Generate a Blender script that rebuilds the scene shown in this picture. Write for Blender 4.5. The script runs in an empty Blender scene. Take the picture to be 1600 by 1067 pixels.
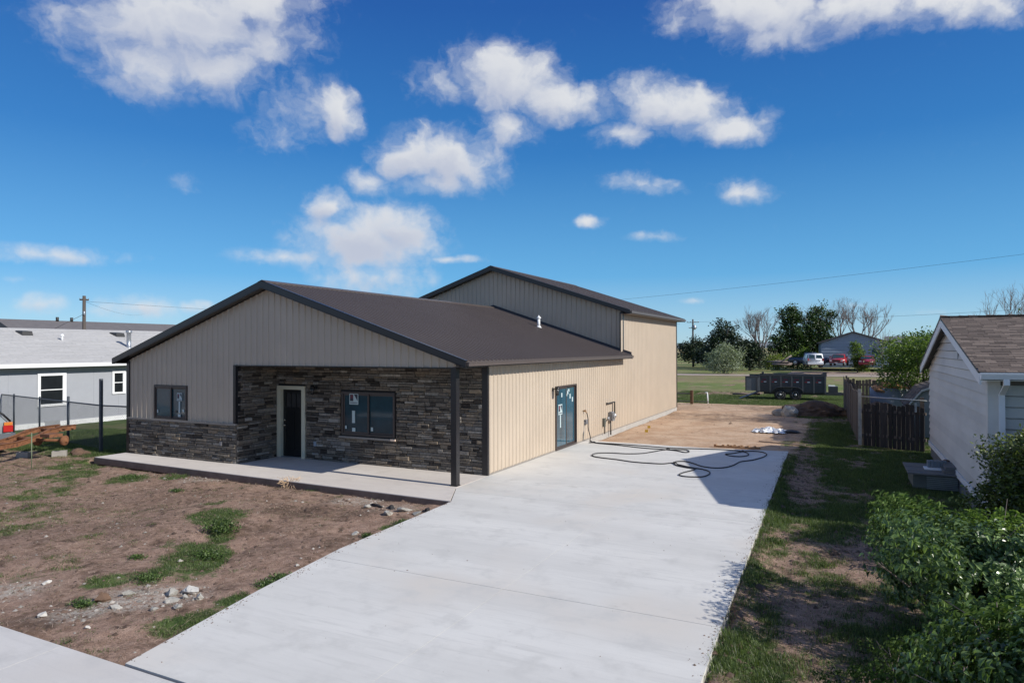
import bpy, bmesh, math, random
import numpy as np
from mathutils import Vector, Matrix
R_ = math.radians
random.seed(7); RNG = np.random.default_rng(11)
sc = bpy.context.scene
COL = sc.collection

# ------------------------------------------------------------------ camera
cam_data = bpy.data.cameras.new('camera'); cam = bpy.data.objects.new('camera', cam_data); COL.objects.link(cam)
cam_data.sensor_width = 36; cam_data.lens = 1046.6/1600*36
cam_data.clip_start = .1; cam_data.clip_end = 6000
cr, cu, cb = (0.89608, 0.44388, -0.00332), (0.00744, -0.00756, 0.99994), (0.44383, -0.89605, -0.01008)
mw = Matrix(((cr[0], cu[0], cb[0], 8.426), (cr[1], cu[1], cb[1], -15.527), (cr[2], cu[2], cb[2], 3.349), (0, 0, 0, 1)))
cam.matrix_world = mw
sc.camera = cam
sc.render.resolution_x, sc.render.resolution_y = 1024, 682
sc.view_settings.view_transform = 'Standard'; sc.view_settings.look = 'None'
sc.view_settings.gamma = 1; sc.view_settings.use_curve_mapping = False
sc.view_settings.exposure = 0.0

# ------------------------------------------------------------------ sun and sky
SUN_EL, SUN_AZ = 32.0, 92.6          # azimuth clockwise from +Y
sd = Vector((math.sin(R_(SUN_AZ))*math.cos(R_(SUN_EL)), math.cos(R_(SUN_AZ))*math.cos(R_(SUN_EL)), math.sin(R_(SUN_EL))))
sun_data = bpy.data.lights.new('sun', 'SUN'); sun_data.energy = 4.9; sun_data.angle = R_(.53); sun_data.color = (1, .955, .88)
sun = bpy.data.objects.new('sun', sun_data); COL.objects.link(sun); sun.location = (30, 0, 40)
sun.rotation_euler = (-sd).to_track_quat('-Z', 'Y').to_euler()

world = bpy.data.worlds.new('World'); sc.world = world; world.use_nodes = True
W = world.node_tree; W.nodes.clear()
def wn(t, **k):
    n = W.nodes.new(t)
    for a, b in k.items(): setattr(n, a, b)
    return n
def wl(a, b): W.links.new(a, b)
def wm(op, a, b=None, c=None, clamp=False):
    n = wn('ShaderNodeMath', operation=op, use_clamp=clamp)
    for i, v in enumerate((a, b, c)):
        if v is None: continue
        if isinstance(v, (int, float)): n.inputs[i].default_value = v
        else: wl(v, n.inputs[i])
    return n.outputs[0]
SKY = 0.085
sky = wn('ShaderNodeTexSky', sky_type='NISHITA'); sky.sun_disc = False
sky.sun_elevation = R_(SUN_EL); sky.sun_rotation = R_(SUN_AZ)
sky.altitude = 1300; sky.air_density = 1.0; sky.dust_density = .15; sky.ozone_density = 3.0
tc = wn('ShaderNodeTexCoord'); sep = wn('ShaderNodeSeparateXYZ'); wl(tc.outputs['Generated'], sep.inputs[0])
az = wm('MULTIPLY', wm('ARCTAN2', sep.outputs[0], sep.outputs[1]), 57.2958)
el = wm('MULTIPLY', wm('ARCSINE', sep.outputs[2]), 57.2958)
ae = wn('ShaderNodeCombineXYZ'); wl(az, ae.inputs[0]); wl(el, ae.inputs[1])
# turbulence that warps and erodes the cloud outlines; finer towards the horizon
def noise(vec, scale, detail=6, rough=.6, dim='3D'):
    n = wn('ShaderNodeTexNoise', noise_dimensions=dim); n.inputs['Scale'].default_value = scale
    n.inputs['Detail'].default_value = detail; n.inputs['Roughness'].default_value = rough
    wl(vec, n.inputs['Vector']); return n
wv = wn('ShaderNodeVectorMath', operation='MULTIPLY'); wv.inputs[1].default_value = (1, 1.35, 1); wl(ae.outputs[0], wv.inputs[0])
nw = noise(wv.outputs[0], .22, 5, .6)
sb = wn('ShaderNodeVectorMath', operation='SUBTRACT'); wl(nw.outputs['Color'], sb.inputs[0]); sb.inputs[1].default_value = (.5, .5, .5)
scl = wn('ShaderNodeVectorMath', operation='MULTIPLY'); wl(sb.outputs[0], scl.inputs[0])
wamp = wm('MULTIPLY_ADD', wm('MINIMUM', wm('MAXIMUM', wm('DIVIDE', el, 22), .06), 1), 1, .0)
cw = wn('ShaderNodeCombineXYZ'); wl(wm('MULTIPLY', wamp, 4.6), cw.inputs[0]); wl(wm('MULTIPLY', wamp, 3.2), cw.inputs[1])
wl(cw.outputs[0], scl.inputs[1])
wp = wn('ShaderNodeVectorMath', operation='ADD'); wl(ae.outputs[0], wp.inputs[0]); wl(scl.outputs[0], wp.inputs[1])
CLOUDS = [(-51.9, 23.7, 8.5, 3.3, 10.0, 1.0), (-54.5, 23.6, 5.1, 2.9, 11.0, 1.0), (-47.8, 25.8, 6.2, 2.1, 8.0, 0.9), (-55.2, 20.3, 3.8, 2.1, 10.0, 0.8), (-50.1, 21.2, 4.2, 2.2, 8.0, 0.8), (-45.3, 23.8, 4.4, 2.6, 7.0, 0.45), (-40.6, 19.1, 1.9, 2.0, 34.0, 0.9), (-43.8, 19.2, 3.5, 2.3, 5.0, 0.5), (-45.3, 17.1, 3.4, 1.7, 5.0, 0.45), (-26.3, 21.9, 5.2, 2.5, -10.0, 1.0), (-22.4, 20.3, 4.6, 1.6, -2.0, 1.0), (-26.8, 18.3, 3.0, 1.7, -0.0, 0.7), (-32.3, 21.6, 3.3, 1.6, 2.0, 0.5), (-12.8, 19.2, 5.4, 1.9, -13.0, 1.0), (-8.7, 17.4, 3.7, 1.1, -5.0, 0.9), (-16.8, 17.4, 2.7, 1.1, -3.0, 0.7), (-5.7, 17.8, 1.5, 0.8, 13.0, 0.5), (-32.0, 15.6, 5.0, 2.2, -7.0, 1.0), (-35.0, 15.7, 2.7, 1.7, 2.0, 1.0), (-38.2, 13.7, 2.1, 1.3, 3.0, 0.6), (-32.3, 13.9, 4.3, 1.1, 1.0, 0.8), (-38.5, 8.9, 6.0, 2.5, 2.0, 1.0), (-36.1, 9.9, 3.5, 2.1, 1.0, 1.0), (-41.7, 11.6, 1.8, 1.3, 3.0, 0.9), (-37.7, 5.9, 4.7, 1.6, 1.0, 0.7), (-45.3, 7.4, 4.4, 0.8, 2.0, 0.55), (-31.8, 7.5, 3.3, 0.4, 0.0, 0.5), (-5.3, 25.3, 7.2, 2.2, -9.0, 1.0), (1.1, 24.4, 7.3, 1.7, -11.0, 0.9), (7.6, 23.3, 5.3, 1.4, -14.0, 0.9), (-5.8, 23.4, 2.9, 1.2, -8.0, 0.75), (-11.5, 25.5, 3.1, 1.3, -6.0, 0.5), (-15.3, 13.6, 3.3, 0.8, -11.0, 0.7), (-7.0, 12.5, 2.4, 1.0, -12.0, 0.65), (-19.5, 10.8, 1.4, 0.6, -2.0, 0.6), (-14.2, 9.2, 3.1, 0.4, -2.0, 0.4), (-52.6, 12.4, 1.6, 0.8, -4.0, 0.35), (-60.9, 6.6, 5.2, 0.7, 1.0, 0.6), (-61.5, 3.2, 1.7, 0.8, 2.0, 0.6), (-55.4, 3.1, 3.2, 0.9, 1.0, 0.65), (-51.9, 3.3, 1.6, 0.6, 1.0, 0.55), (-63.1, 4.7, 1.4, 0.3, 3.0, 0.3), (-11.1, 3.8, 1.5, 0.3, -1.0, 0.4), (5.5, 2.5, 2.4, 0.3, -2.0, 0.3), (1.0, 3.1, 1.7, 0.3, -2.0, 0.3), (-7.9, 0.7, 2.9, 0.7, -0.0, 0.35), (-43.9, 3.9, 4.0, 1.0, 1.0, 0.3)]
def field(vec):
    acc = None
    for (a, e, sx, sy, tilt, s) in CLOUDS:
        mp = wn('ShaderNodeMapping', vector_type='TEXTURE')
        mp.inputs['Location'].default_value = (a, e, 0); mp.inputs['Rotation'].default_value = (0, 0, R_(tilt))
        mp.inputs['Scale'].default_value = (sx*1.5, sy*1.6, 1); wl(vec, mp.inputs['Vector'])
        g = wn('ShaderNodeTexGradient', gradient_type='SPHERICAL'); wl(mp.outputs[0], g.inputs[0])
        v = wm('MULTIPLY', g.outputs['Fac'], s)
        acc = v if acc is None else wm('SMOOTH_MAX', acc, v, .06)
    return acc
fld = field(wp.outputs[0])
upv = wn('ShaderNodeVectorMath', operation='ADD'); wl(wp.outputs[0], upv.inputs[0]); cup = wn('ShaderNodeCombineXYZ')
wl(wm('MULTIPLY_ADD', wamp, .6, .1), cup.inputs[0]); wl(wm('MULTIPLY_ADD', wamp, 1.35, .25), cup.inputs[1]); wl(cup.outputs[0], upv.inputs[1])
fld_up = field(upv.outputs[0])          # how much cloud lies above and sunward of each point: bases go grey, crowns stay white
# the same kind of cloud scattered over the rest of the sky (outside the frame)
farn = noise(wv.outputs[0], .055, 3, .5)
outer = wm('SUBTRACT', 1, wm('MULTIPLY', wm('LESS_THAN', az, 14), wm('MULTIPLY', wm('GREATER_THAN', az, -72), wm('LESS_THAN', el, 30))))
fld = wm('MAXIMUM', fld, wm('MULTIPLY', outer, wm('MULTIPLY', wm('SUBTRACT', farn.outputs['Fac'], .45), 3.6)))
fine = noise(wp.outputs[0], .42, 8, .52)
fine2 = noise(wv.outputs[0], .16, 4, .55)
ero = wm('ADD', wm('MULTIPLY', wm('SUBTRACT', fine.outputs['Fac'], .5), 1.5), wm('MULTIPLY', wm('SUBTRACT', fine2.outputs['Fac'], .5), .45))
dens = wm('ADD', fld, wm('MULTIPLY', ero, wm('MINIMUM', wm('MULTIPLY', fld, 3.0), .85)))
mr = wn('ShaderNodeMapRange', interpolation_type='SMOOTHSTEP'); wl(dens, mr.inputs[0])
mr.inputs[1].default_value = .13; mr.inputs[2].default_value = .84; mr.inputs[3].default_value = 0; mr.inputs[4].default_value = .96
wisp = noise(wp.outputs[0], .9, 7, .6)
ha = wn('ShaderNodeMapRange', interpolation_type='SMOOTHSTEP'); wl(wm('ADD', fld, wm('MULTIPLY', wm('SUBTRACT', wisp.outputs['Fac'], .5), .9)), ha.inputs[0]); ha.inputs[1].default_value = .10; ha.inputs[2].default_value = .62
halo = wm('MULTIPLY', ha.outputs[0], wm('MINIMUM', wm('MULTIPLY', fld, 1.2), .30))
alpha = wm('MULTIPLY', wm('MAXIMUM', mr.outputs[0], halo), wm('GREATER_THAN', el, 0))
# shading of the cloud body: bright crowns and edges, greyer thick middles and bases
sh = wn('ShaderNodeMapRange', interpolation_type='SMOOTHSTEP'); wl(wm('ADD', fld_up, wm('MULTIPLY', wm('SUBTRACT', fine.outputs['Fac'], .5), .75)), sh.inputs[0])
sh.inputs[1].default_value = .22; sh.inputs[2].default_value = 1.0
cc = wn('ShaderNodeMix', data_type='RGBA'); wl(sh.outputs[0], cc.inputs[0])
cc.inputs[6].default_value = (.76, .775, .80, 1); cc.inputs[7].default_value = (.53, .57, .68, 1)
ccs = wn('ShaderNodeVectorMath', operation='SCALE'); wl(cc.outputs[2], ccs.inputs[0]); ccs.inputs[3].default_value = 1/SKY
# clear sky colour of dry high-plains air: deeper and more saturated than the standard mix
hs0 = wn('ShaderNodeVectorMath', operation='MULTIPLY'); wl(sky.outputs[0], hs0.inputs[0]); hs0.inputs[1].default_value = (.85, 1.12, 1.5)
ramp = wn('ShaderNodeValToRGB'); wl(wm('DIVIDE', wm('MAXIMUM', el, 0), 90), ramp.inputs[0]); E_ = ramp.color_ramp.elements
E_[0].position = 0; E_[0].color = (.44, .65, .76, 1); E_[1].position = 1; E_[1].color = (.015, .075, .25, 1)
for p_, c_ in ((2/90, (.36, .62, .79)), (6/90, (.12, .43, .75)), (16/90, (.024, .205, .55)), (27/90, (.010, .105, .41))): q_ = E_.new(p_); q_.color = (*c_, 1)
rs_ = wn('ShaderNodeVectorMath', operation='SCALE'); wl(ramp.outputs[0], rs_.inputs[0]); rs_.inputs[3].default_value = 1/SKY
hs = wn('ShaderNodeMix', data_type='RGBA'); hs.inputs[0].default_value = .75; wl(hs0.outputs[0], hs.inputs[6]); wl(rs_.outputs[0], hs.inputs[7])
mixs = wn('ShaderNodeMix', data_type='RGBA'); wl(alpha, mixs.inputs[0]); wl(hs.outputs[2], mixs.inputs[6]); wl(ccs.outputs[0], mixs.inputs[7])
bg = wn('ShaderNodeBackground'); bg.inputs['Strength'].default_value = SKY; wl(mixs.outputs[2], bg.inputs['Color'])
wo = wn('ShaderNodeOutputWorld'); wl(bg.outputs[0], wo.inputs[0])

# ------------------------------------------------------------------ helpers
ORG = {}
def tag(o, label=None, cat=None, group=None, kind=None):
    for k, v in (('label', label), ('category', cat), ('group', group), ('kind', kind)):
        if v: o[k] = v
    return o
def thing(name, loc, label, cat, group=None):
    o = bpy.data.objects.new(name, None); COL.objects.link(o); o.location = loc; o.empty_display_size = .2
    ORG[o.name] = Vector(loc); return tag(o, label, cat, group)
class MB:
    def __init__(s): s.v = []; s.f = []; s.smooth = set()
    def quad(s, *p):
        n = len(s.v); s.v += [tuple(q) for q in p]; s.f.append(tuple(range(n, n+len(p)))); return s
    def box(s, x0, x1, y0, y1, z0, z1):
        n = len(s.v)
        s.v += [(x, y, z) for z in (z0, z1) for x, y in ((x0, y0), (x1, y0), (x1, y1), (x0, y1))]
        s.f += [tuple(n+i for i in f) for f in ((3, 2, 1, 0), (4, 5, 6, 7), (0, 1, 5, 4), (1, 2, 6, 5), (2, 3, 7, 6), (3, 0, 4, 7))]; return s
    def hexa(s, b, t):
        n = len(s.v); s.v += [tuple(p) for p in b]+[tuple(p) for p in t]
        s.f += [tuple(n+i for i in f) for f in ((3, 2, 1, 0), (4, 5, 6, 7), (0, 1, 5, 4), (1, 2, 6, 5), (2, 3, 7, 6), (3, 0, 4, 7))]; return s
    def tube(s, pts, r, n=6, caps=True):
        pts = [Vector(p) for p in pts]; rs = r if isinstance(r, (list, tuple)) else [r]*len(pts)
        base = len(s.v); up = None
        for i, p in enumerate(pts):
            d = (pts[min(i+1, len(pts)-1)]-pts[max(i-1, 0)]).normalized()
            if up is None: up = Vector((0, 0, 1)) if abs(d.z) < .9 else Vector((1, 0, 0))
            a = d.cross(up)
            if a.length < 1e-4: a = d.cross(Vector((0, 1, 0)))
            a.normalize(); b = a.cross(d).normalized(); up = b
            for k in range(n):
                t = 2*math.pi*k/n; s.v.append(tuple(p+(a*math.cos(t)+b*math.sin(t))*rs[i]))
        for i in range(len(pts)-1):
            for k in range(n):
                q = base+i*n; s.smooth.add(len(s.f)); s.f.append((q+k, q+(k+1) % n, q+n+(k+1) % n, q+n+k))
        if caps and n > 2:
            s.f.append(tuple(base+k for k in range(n))[::-1]); s.f.append(tuple(base+(len(pts)-1)*n+k for k in range(n)))
        return s
    def prism(s, poly, axis, a, b):
        # poly: list of 2D points in the plane normal to axis
        n = len(s.v); m = len(poly)
        def P(q, c): return {'x': (c, q[0], q[1]), 'y': (q[0], c, q[1]), 'z': (q[0], q[1], c)}[axis]
        s.v += [P(q, a) for q in poly]+[P(q, b) for q in poly]
        s.f.append(tuple(n+i for i in range(m))[::-1]); s.f.append(tuple(n+m+i for i in range(m)))
        for i in range(m): j = (i+1) % m; s.f.append((n+i, n+j, n+m+j, n+m+i))
        return s
    def lathe(s, c, axis, prof, n=16):
        # prof: (offset along axis, radius)
        base = len(s.v); c = Vector(c)
        ax = {'x': Vector((1, 0, 0)), 'y': Vector((0, 1, 0)), 'z': Vector((0, 0, 1))}[axis] if isinstance(axis, str) else Vector(axis).normalized()
        u = ax.orthogonal().normalized(); w = ax.cross(u)
        for o, r in prof:
            for k in range(n):
                t = 2*math.pi*k/n; s.v.append(tuple(c+ax*o+(u*math.cos(t)+w*math.sin(t))*r))
        for i in range(len(prof)-1):
            for k in range(n):
                q = base+i*n; s.smooth.add(len(s.f)); s.f.append((q+k, q+(k+1) % n, q+n+(k+1) % n, q+n+k))
        s.f.append(tuple(base+k for k in range(n))[::-1]); s.f.append(tuple(base+(len(prof)-1)*n+k for k in range(n)))
        return s
    def blob(s, c, r, seed=0, jit=.2, sub=2):
        bm = bmesh.new(); bmesh.ops.create_icosphere(bm, subdivisions=sub, radius=1); rr = random.Random(seed); n = len(s.v)
        ph = [rr.uniform(0, 6) for _ in range(6)]
        for v in bm.verts:
            p = v.co; k = 1+jit*(math.sin(p.x*3+ph[0])*math.sin(p.y*3.3+ph[1])+.6*math.sin(p.z*5+ph[2]+p.x*4)+rr.uniform(-.35, .35))
            s.v.append((c[0]+p.x*r[0]*k, c[1]+p.y*r[1]*k, c[2]+p.z*r[2]*k))
        for f in bm.faces: s.f.append(tuple(n+v.index for v in f.verts))
        bm.free(); return s
    def mesh(s, name, off=None, mat=None):
        me = bpy.data.meshes.new(name)
        v = s.v if off is None else [(p[0]-off[0], p[1]-off[1], p[2]-off[2]) for p in s.v]
        me.from_pydata(v, [], s.f)
        if s.smooth:
            sm = np.zeros(len(s.f), bool); sm[list(s.smooth)] = True; me.polygons.foreach_set('use_smooth', sm)
        if mat: me.materials.append(mat)
        me.update(); return me
    def build(s, name, mat, parent=None, **k):
        off = ORG[parent.name] if parent else None
        o = bpy.data.objects.new(name, s.mesh(name, off, mat)); COL.objects.link(o)
        if parent: o.parent = parent; ORG[o.name] = ORG[parent.name]
        else: ORG[o.name] = Vector((0, 0, 0))
        bm = bmesh.new(); bm.from_mesh(o.data)
        if len(bm.faces) < 60000 and not k.get('open'): bmesh.ops.recalc_face_normals(bm, faces=bm.faces)
        bm.to_mesh(o.data); bm.free()
        k.pop('open', None)
        return tag(o, **k)
def npmesh(name, V, F, mat, parent=None, attr=None, **k):
    """V (n,3), F (m,3|4)"""
    me = bpy.data.meshes.new(name); V = np.asarray(V, np.float32); F = np.asarray(F, np.int32)
    if parent: V = V-np.array(ORG[parent.name], np.float32)
    me.vertices.add(len(V)); me.vertices.foreach_set('co', V.ravel())
    q = F.shape[1]; me.loops.add(F.size); me.loops.foreach_set('vertex_index', F.ravel())
    me.polygons.add(len(F)); me.polygons.foreach_set('loop_start', np.arange(0, F.size, q, dtype=np.int32))
    me.update(calc_edges=True)
    if attr:
        for an, av in attr.items():
            a = me.attributes.new(an, 'FLOAT', 'POINT'); a.data.foreach_set('value', np.asarray(av, np.float32).ravel())
    me.materials.append(mat)
    o = bpy.data.objects.new(name, me); COL.objects.link(o)
    if parent: o.parent = parent; ORG[o.name] = ORG[parent.name]
    else: ORG[o.name] = Vector((0, 0, 0))
    return tag(o, **k)
def inst(name, me, parent, loc, rot=None, scale=None):
    o = bpy.data.objects.new(name, me); COL.objects.link(o); o.parent = parent
    o.location = Vector(loc)-ORG[parent.name]
    if rot is not None: o.rotation_euler = rot
    if scale is not None: o.scale = scale
    return o

# ------------------------------------------------------------------ materials
def pmat(name, col, rough=.6, metal=0, var=.12, vs=2.0, bump=0, bs=40, spec=.5, rand=0, hue=None, det=6, stretch=None, col2=None, c2=(.45, .65), coat=0, transm=0):
    m = bpy.data.materials.new(name); m.use_nodes = True; t = m.node_tree; nd = t.nodes; L = t.links.new
    b = nd['Principled BSDF']; b.inputs['Roughness'].default_value = rough; b.inputs['Metallic'].default_value = metal
    b.inputs['Specular IOR Level'].default_value = spec; b.inputs['Coat Weight'].default_value = coat
    b.inputs['Transmission Weight'].default_value = transm
    g = nd.new('ShaderNodeNewGeometry'); mp = nd.new('ShaderNodeMapping'); L(g.outputs['Position'], mp.inputs[0])
    if stretch: mp.inputs['Scale'].default_value = stretch
    n = nd.new('ShaderNodeTexNoise'); n.inputs['Scale'].default_value = vs; n.inputs['Detail'].default_value = det; n.inputs['Roughness'].default_value = .6; L(mp.outputs[0], n.inputs['Vector'])
    r = nd.new('ShaderNodeMapRange'); L(n.outputs['Fac'], r.inputs[0]); r.inputs[1].default_value = .25; r.inputs[2].default_value = .75
    r.inputs[3].default_value = 1-var; r.inputs[4].default_value = 1+var
    cur = None
    if col2:
        mx = nd.new('ShaderNodeMix'); mx.data_type = 'RGBA'; mx.inputs[6].default_value = (*col, 1); mx.inputs[7].default_value = (*col2, 1)
        r2 = nd.new('ShaderNodeMapRange'); r2.interpolation_type = 'SMOOTHSTEP'; r2.inputs[1].default_value = c2[0]; r2.inputs[2].default_value = c2[1]
        n2 = nd.new('ShaderNodeTexNoise'); n2.inputs['Scale'].default_value = vs*1.7; n2.inputs['Detail'].default_value = det; L(mp.outputs[0], n2.inputs['Vector'])
        L(n2.outputs['Fac'], r2.inputs[0]); L(r2.outputs[0], mx.inputs[0]); cur = mx.outputs[2]
    if rand:
        oi = nd.new('ShaderNodeObjectInfo'); ad = nd.new('ShaderNodeMath'); ad.operation = 'ADD'; L(oi.outputs['Random'], ad.inputs[0]); L(g.outputs['Random Per Island'], ad.inputs[1])
        fr = nd.new('ShaderNodeMath'); fr.operation = 'FRACT'; L(ad.outputs[0], fr.inputs[0])
        if hue:
            cr_ = nd.new('ShaderNodeValToRGB'); e = cr_.color_ramp.elements; cr_.color_ramp.interpolation = 'LINEAR'
            e[0].position = hue[0][0]; e[0].color = (*hue[0][1], 1); e[1].position = hue[-1][0]; e[1].color = (*hue[-1][1], 1)
            for p_, c_ in hue[1:-1]: q = e.new(p_); q.color = (*c_, 1)
            L(fr.outputs[0], cr_.inputs[0]); cur = cr_.outputs[0]
        rr = nd.new('ShaderNodeMapRange'); L(fr.outputs[0], rr.inputs[0]); rr.inputs[3].default_value = 1-rand; rr.inputs[4].default_value = 1+rand
        mu = nd.new('ShaderNodeMath'); mu.operation = 'MULTIPLY'; L(r.outputs[0], mu.inputs[0]); L(rr.outputs[0], mu.inputs[1]); fac = mu.outputs[0]
    else: fac = r.outputs[0]
    vm = nd.new('ShaderNodeVectorMath'); vm.operation = 'SCALE'
    if cur: L(cur, vm.inputs[0])
    else: vm.inputs[0].default_value = col
    L(fac, vm.inputs[3]); L(vm.outputs[0], b.inputs['Base Color'])
    if bump:
        bn = nd.new('ShaderNodeTexNoise'); bn.inputs['Scale'].default_value = bs; bn.inputs['Detail'].default_value = 8; L(mp.outputs[0], bn.inputs['Vector'])
        bp = nd.new('ShaderNodeBump'); bp.inputs['Strength'].default_value = bump; bp.inputs['Distance'].default_value = .02; L(bn.outputs['Fac'], bp.inputs['Height']); L(bp.outputs[0], b.inputs['Normal'])
    return m
def leafmat(name, c1, c2, rough=.45, transl=.35, vs=1.5):
    m = pmat(name, c1, rough, var=.25, vs=vs, rand=.35, hue=[(0, c1), (.6, tuple((a+b)/2 for a, b in zip(c1, c2))), (1, c2)])
    t = m.node_tree; nd = t.nodes; b = nd['Principled BSDF']; out = nd['Material Output']
    tr = nd.new('ShaderNodeBsdfTranslucent'); src = b.inputs['Base Color'].links[0].from_socket
    sc_ = nd.new('ShaderNodeVectorMath'); sc_.operation = 'MULTIPLY'; sc_.inputs[1].default_value = (1.5, 1.6, .6); t.links.new(src, sc_.inputs[0]); t.links.new(sc_.outputs[0], tr.inputs[0])
    ms = nd.new('ShaderNodeMixShader'); ms.inputs[0].default_value = transl
    t.links.new(b.outputs[0], ms.inputs[1]); t.links.new(tr.outputs[0], ms.inputs[2]); t.links.new(ms.outputs[0], out.inputs[0])
    return m
M = {}
M['siding'] = pmat('tan_painted_steel', (.495, .415, .328), .42, var=.07, vs=.8, bump=.05, bs=3, spec=.4)
M['roofm'] = pmat('brown_roof_steel', (.092, .073, .064), .36, var=.08, vs=.5, spec=.45)
M['trim'] = pmat('dark_brown_trim', (.019, .018, .020), .30, var=.08, spec=.5)
M['trimb'] = pmat('brown_gutter_steel', (.10, .078, .07), .35, var=.06, spec=.5)
M['core'] = pmat('wall_sheathing', (.16, .15, .14), .9)
M['mortar'] = pmat('dark_mortar', (.03, .028, .027), .95, bump=.3)
M['stone'] = pmat('ledge_stone', (.2, .19, .18), .85, var=.38, vs=14, bump=.8, bs=45, rand=.12, spec=.25,
    hue=[(0, (.045, .037, .032)), (.15, (.12, .102, .085)), (.42, (.17, .148, .125)), (.6, (.215, .182, .145)), (.72, (.21, .165, .12)), (.8, (.14, .13, .12)), (.95, (.25, .225, .195)), (1, (.31, .285, .25))])
M['sill'] = pmat('cast_sill', (.26, .235, .21), .8, bump=.2)
M['conc'] = None
M['white'] = pmat('white_paint', (.78, .79, .80), .5, var=.05, vs=3)
M['jamb'] = pmat('cream_jamb', (.60, .57, .44), .5, var=.06)
M['black'] = pmat('black_door', (.012, .013, .014), .32, var=.1)
M['glass'] = pmat('dark_window_glass', (.014, .048, .066), .06, var=.3, vs=2, spec=.5, coat=.15)
M['glassn'] = pmat('neutral_window_glass', (.014, .017, .019), .06, var=.3, vs=2, spec=.5)
M['film'] = pmat('blue_protective_film', (.035, .095, .135), .10, var=.45, vs=1.3, spec=.8, coat=.4, stretch=(1, 2.2, .35))
M['gpale'] = pmat('frosted_glass', (.05, .05, .05), .2, var=.2)
M['sticker'] = pmat('paper_sticker', (.46, .56, .57), .6, var=.05)
M['stickerd'] = pmat('dark_ink', (.03, .03, .045), .6)
M['stickerr'] = pmat('red_ink', (.14, .03, .05), .6)
M['brass'] = pmat('nickel_knob', (.6, .57, .5), .25, metal=1)
M['galv'] = pmat('galvanized_steel', (.42, .44, .46), .38, metal=.75, var=.15, vs=4)
M['dgalv'] = pmat('weathered_fence_pipe', (.075, .09, .105), .5, metal=.3, var=.2, vs=5)
M['rubber'] = pmat('black_rubber', (.018, .018, .019), .6, var=.2)
M['pipe'] = pmat('black_iron_pipe', (.03, .03, .03), .5)
M['gbox'] = pmat('grey_utility_box', (.22, .22, .23), .5)
M['copper'] = pmat('brass_fitting', (.35, .2, .09), .4, metal=.6)
M['yellow'] = pmat('yellow_plastic', (.75, .5, .05), .5)
M['wood'] = pmat('weathered_fence_wood', (.090, .072, .060), .85, var=.35, vs=3, bump=.5, bs=20, rand=.3, stretch=(6, 6, .6))
M['wooddk'] = pmat('shade_dark_fence_wood', (.040, .033, .030), .9, var=.4, vs=3, bump=.5, bs=20, rand=.35, stretch=(6, 6, .6))  # fence wood darkened: the gate's house shade is put into the colour
M['lumber'] = pmat('orange_lumber', (.38, .22, .11), .75, var=.25, vs=6, bump=.3, stretch=(1, 6, 6))
M['rust'] = pmat('rusted_steel', (.20, .085, .038), .85, var=.35, vs=7, bump=.5, bs=25, col2=(.09, .035, .022), c2=(.5, .72))
M['block'] = pmat('cinder_block', (.33, .31, .28), .9, var=.2, bump=.4)
M['trailer'] = pmat('charcoal_trailer_paint', (.050, .053, .060), .38, var=.2, vs=1.5)
M['tyre'] = pmat('tyre_rubber', (.02, .02, .02), .75, var=.15)
M['rim'] = pmat('grey_wheel_rim', (.35, .37, .39), .35, metal=.3)
M['redp'] = pmat('red_reflector', (.35, .02, .03), .4)
M['soil'] = pmat('dark_soil', (.085, .056, .040), .95, var=.35, vs=3, bump=1, bs=8)
M['soil2'] = pmat('brown_soil', (.14, .085, .055), .95, var=.35, vs=3, bump=1, bs=8)
M['rock'] = pmat('broken_concrete', (.36, .345, .31), .9, var=.25, vs=9, bump=.7, bs=30, rand=.2)
M['asphalt'] = pmat('broken_asphalt', (.035, .033, .033), .9, var=.3, vs=8, bump=.7, bs=25)
M['plastic'] = pmat('white_plastic_sheet', (.75, .77, .80), .4, var=.1)
M['bark'] = pmat('grey_bark', (.12, .098, .085), .9, var=.3, vs=3, bump=.5, bs=10)
M['barkl'] = pmat('pale_bare_bark', (.21, .17, .155), .9, var=.25, vs=2)
M['creo'] = pmat('creosote_pole', (.085, .07, .06), .85, var=.25, vs=2, stretch=(4, 4, .5))
M['wire'] = pmat('black_wire', (.03, .035, .04), .6)

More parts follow.
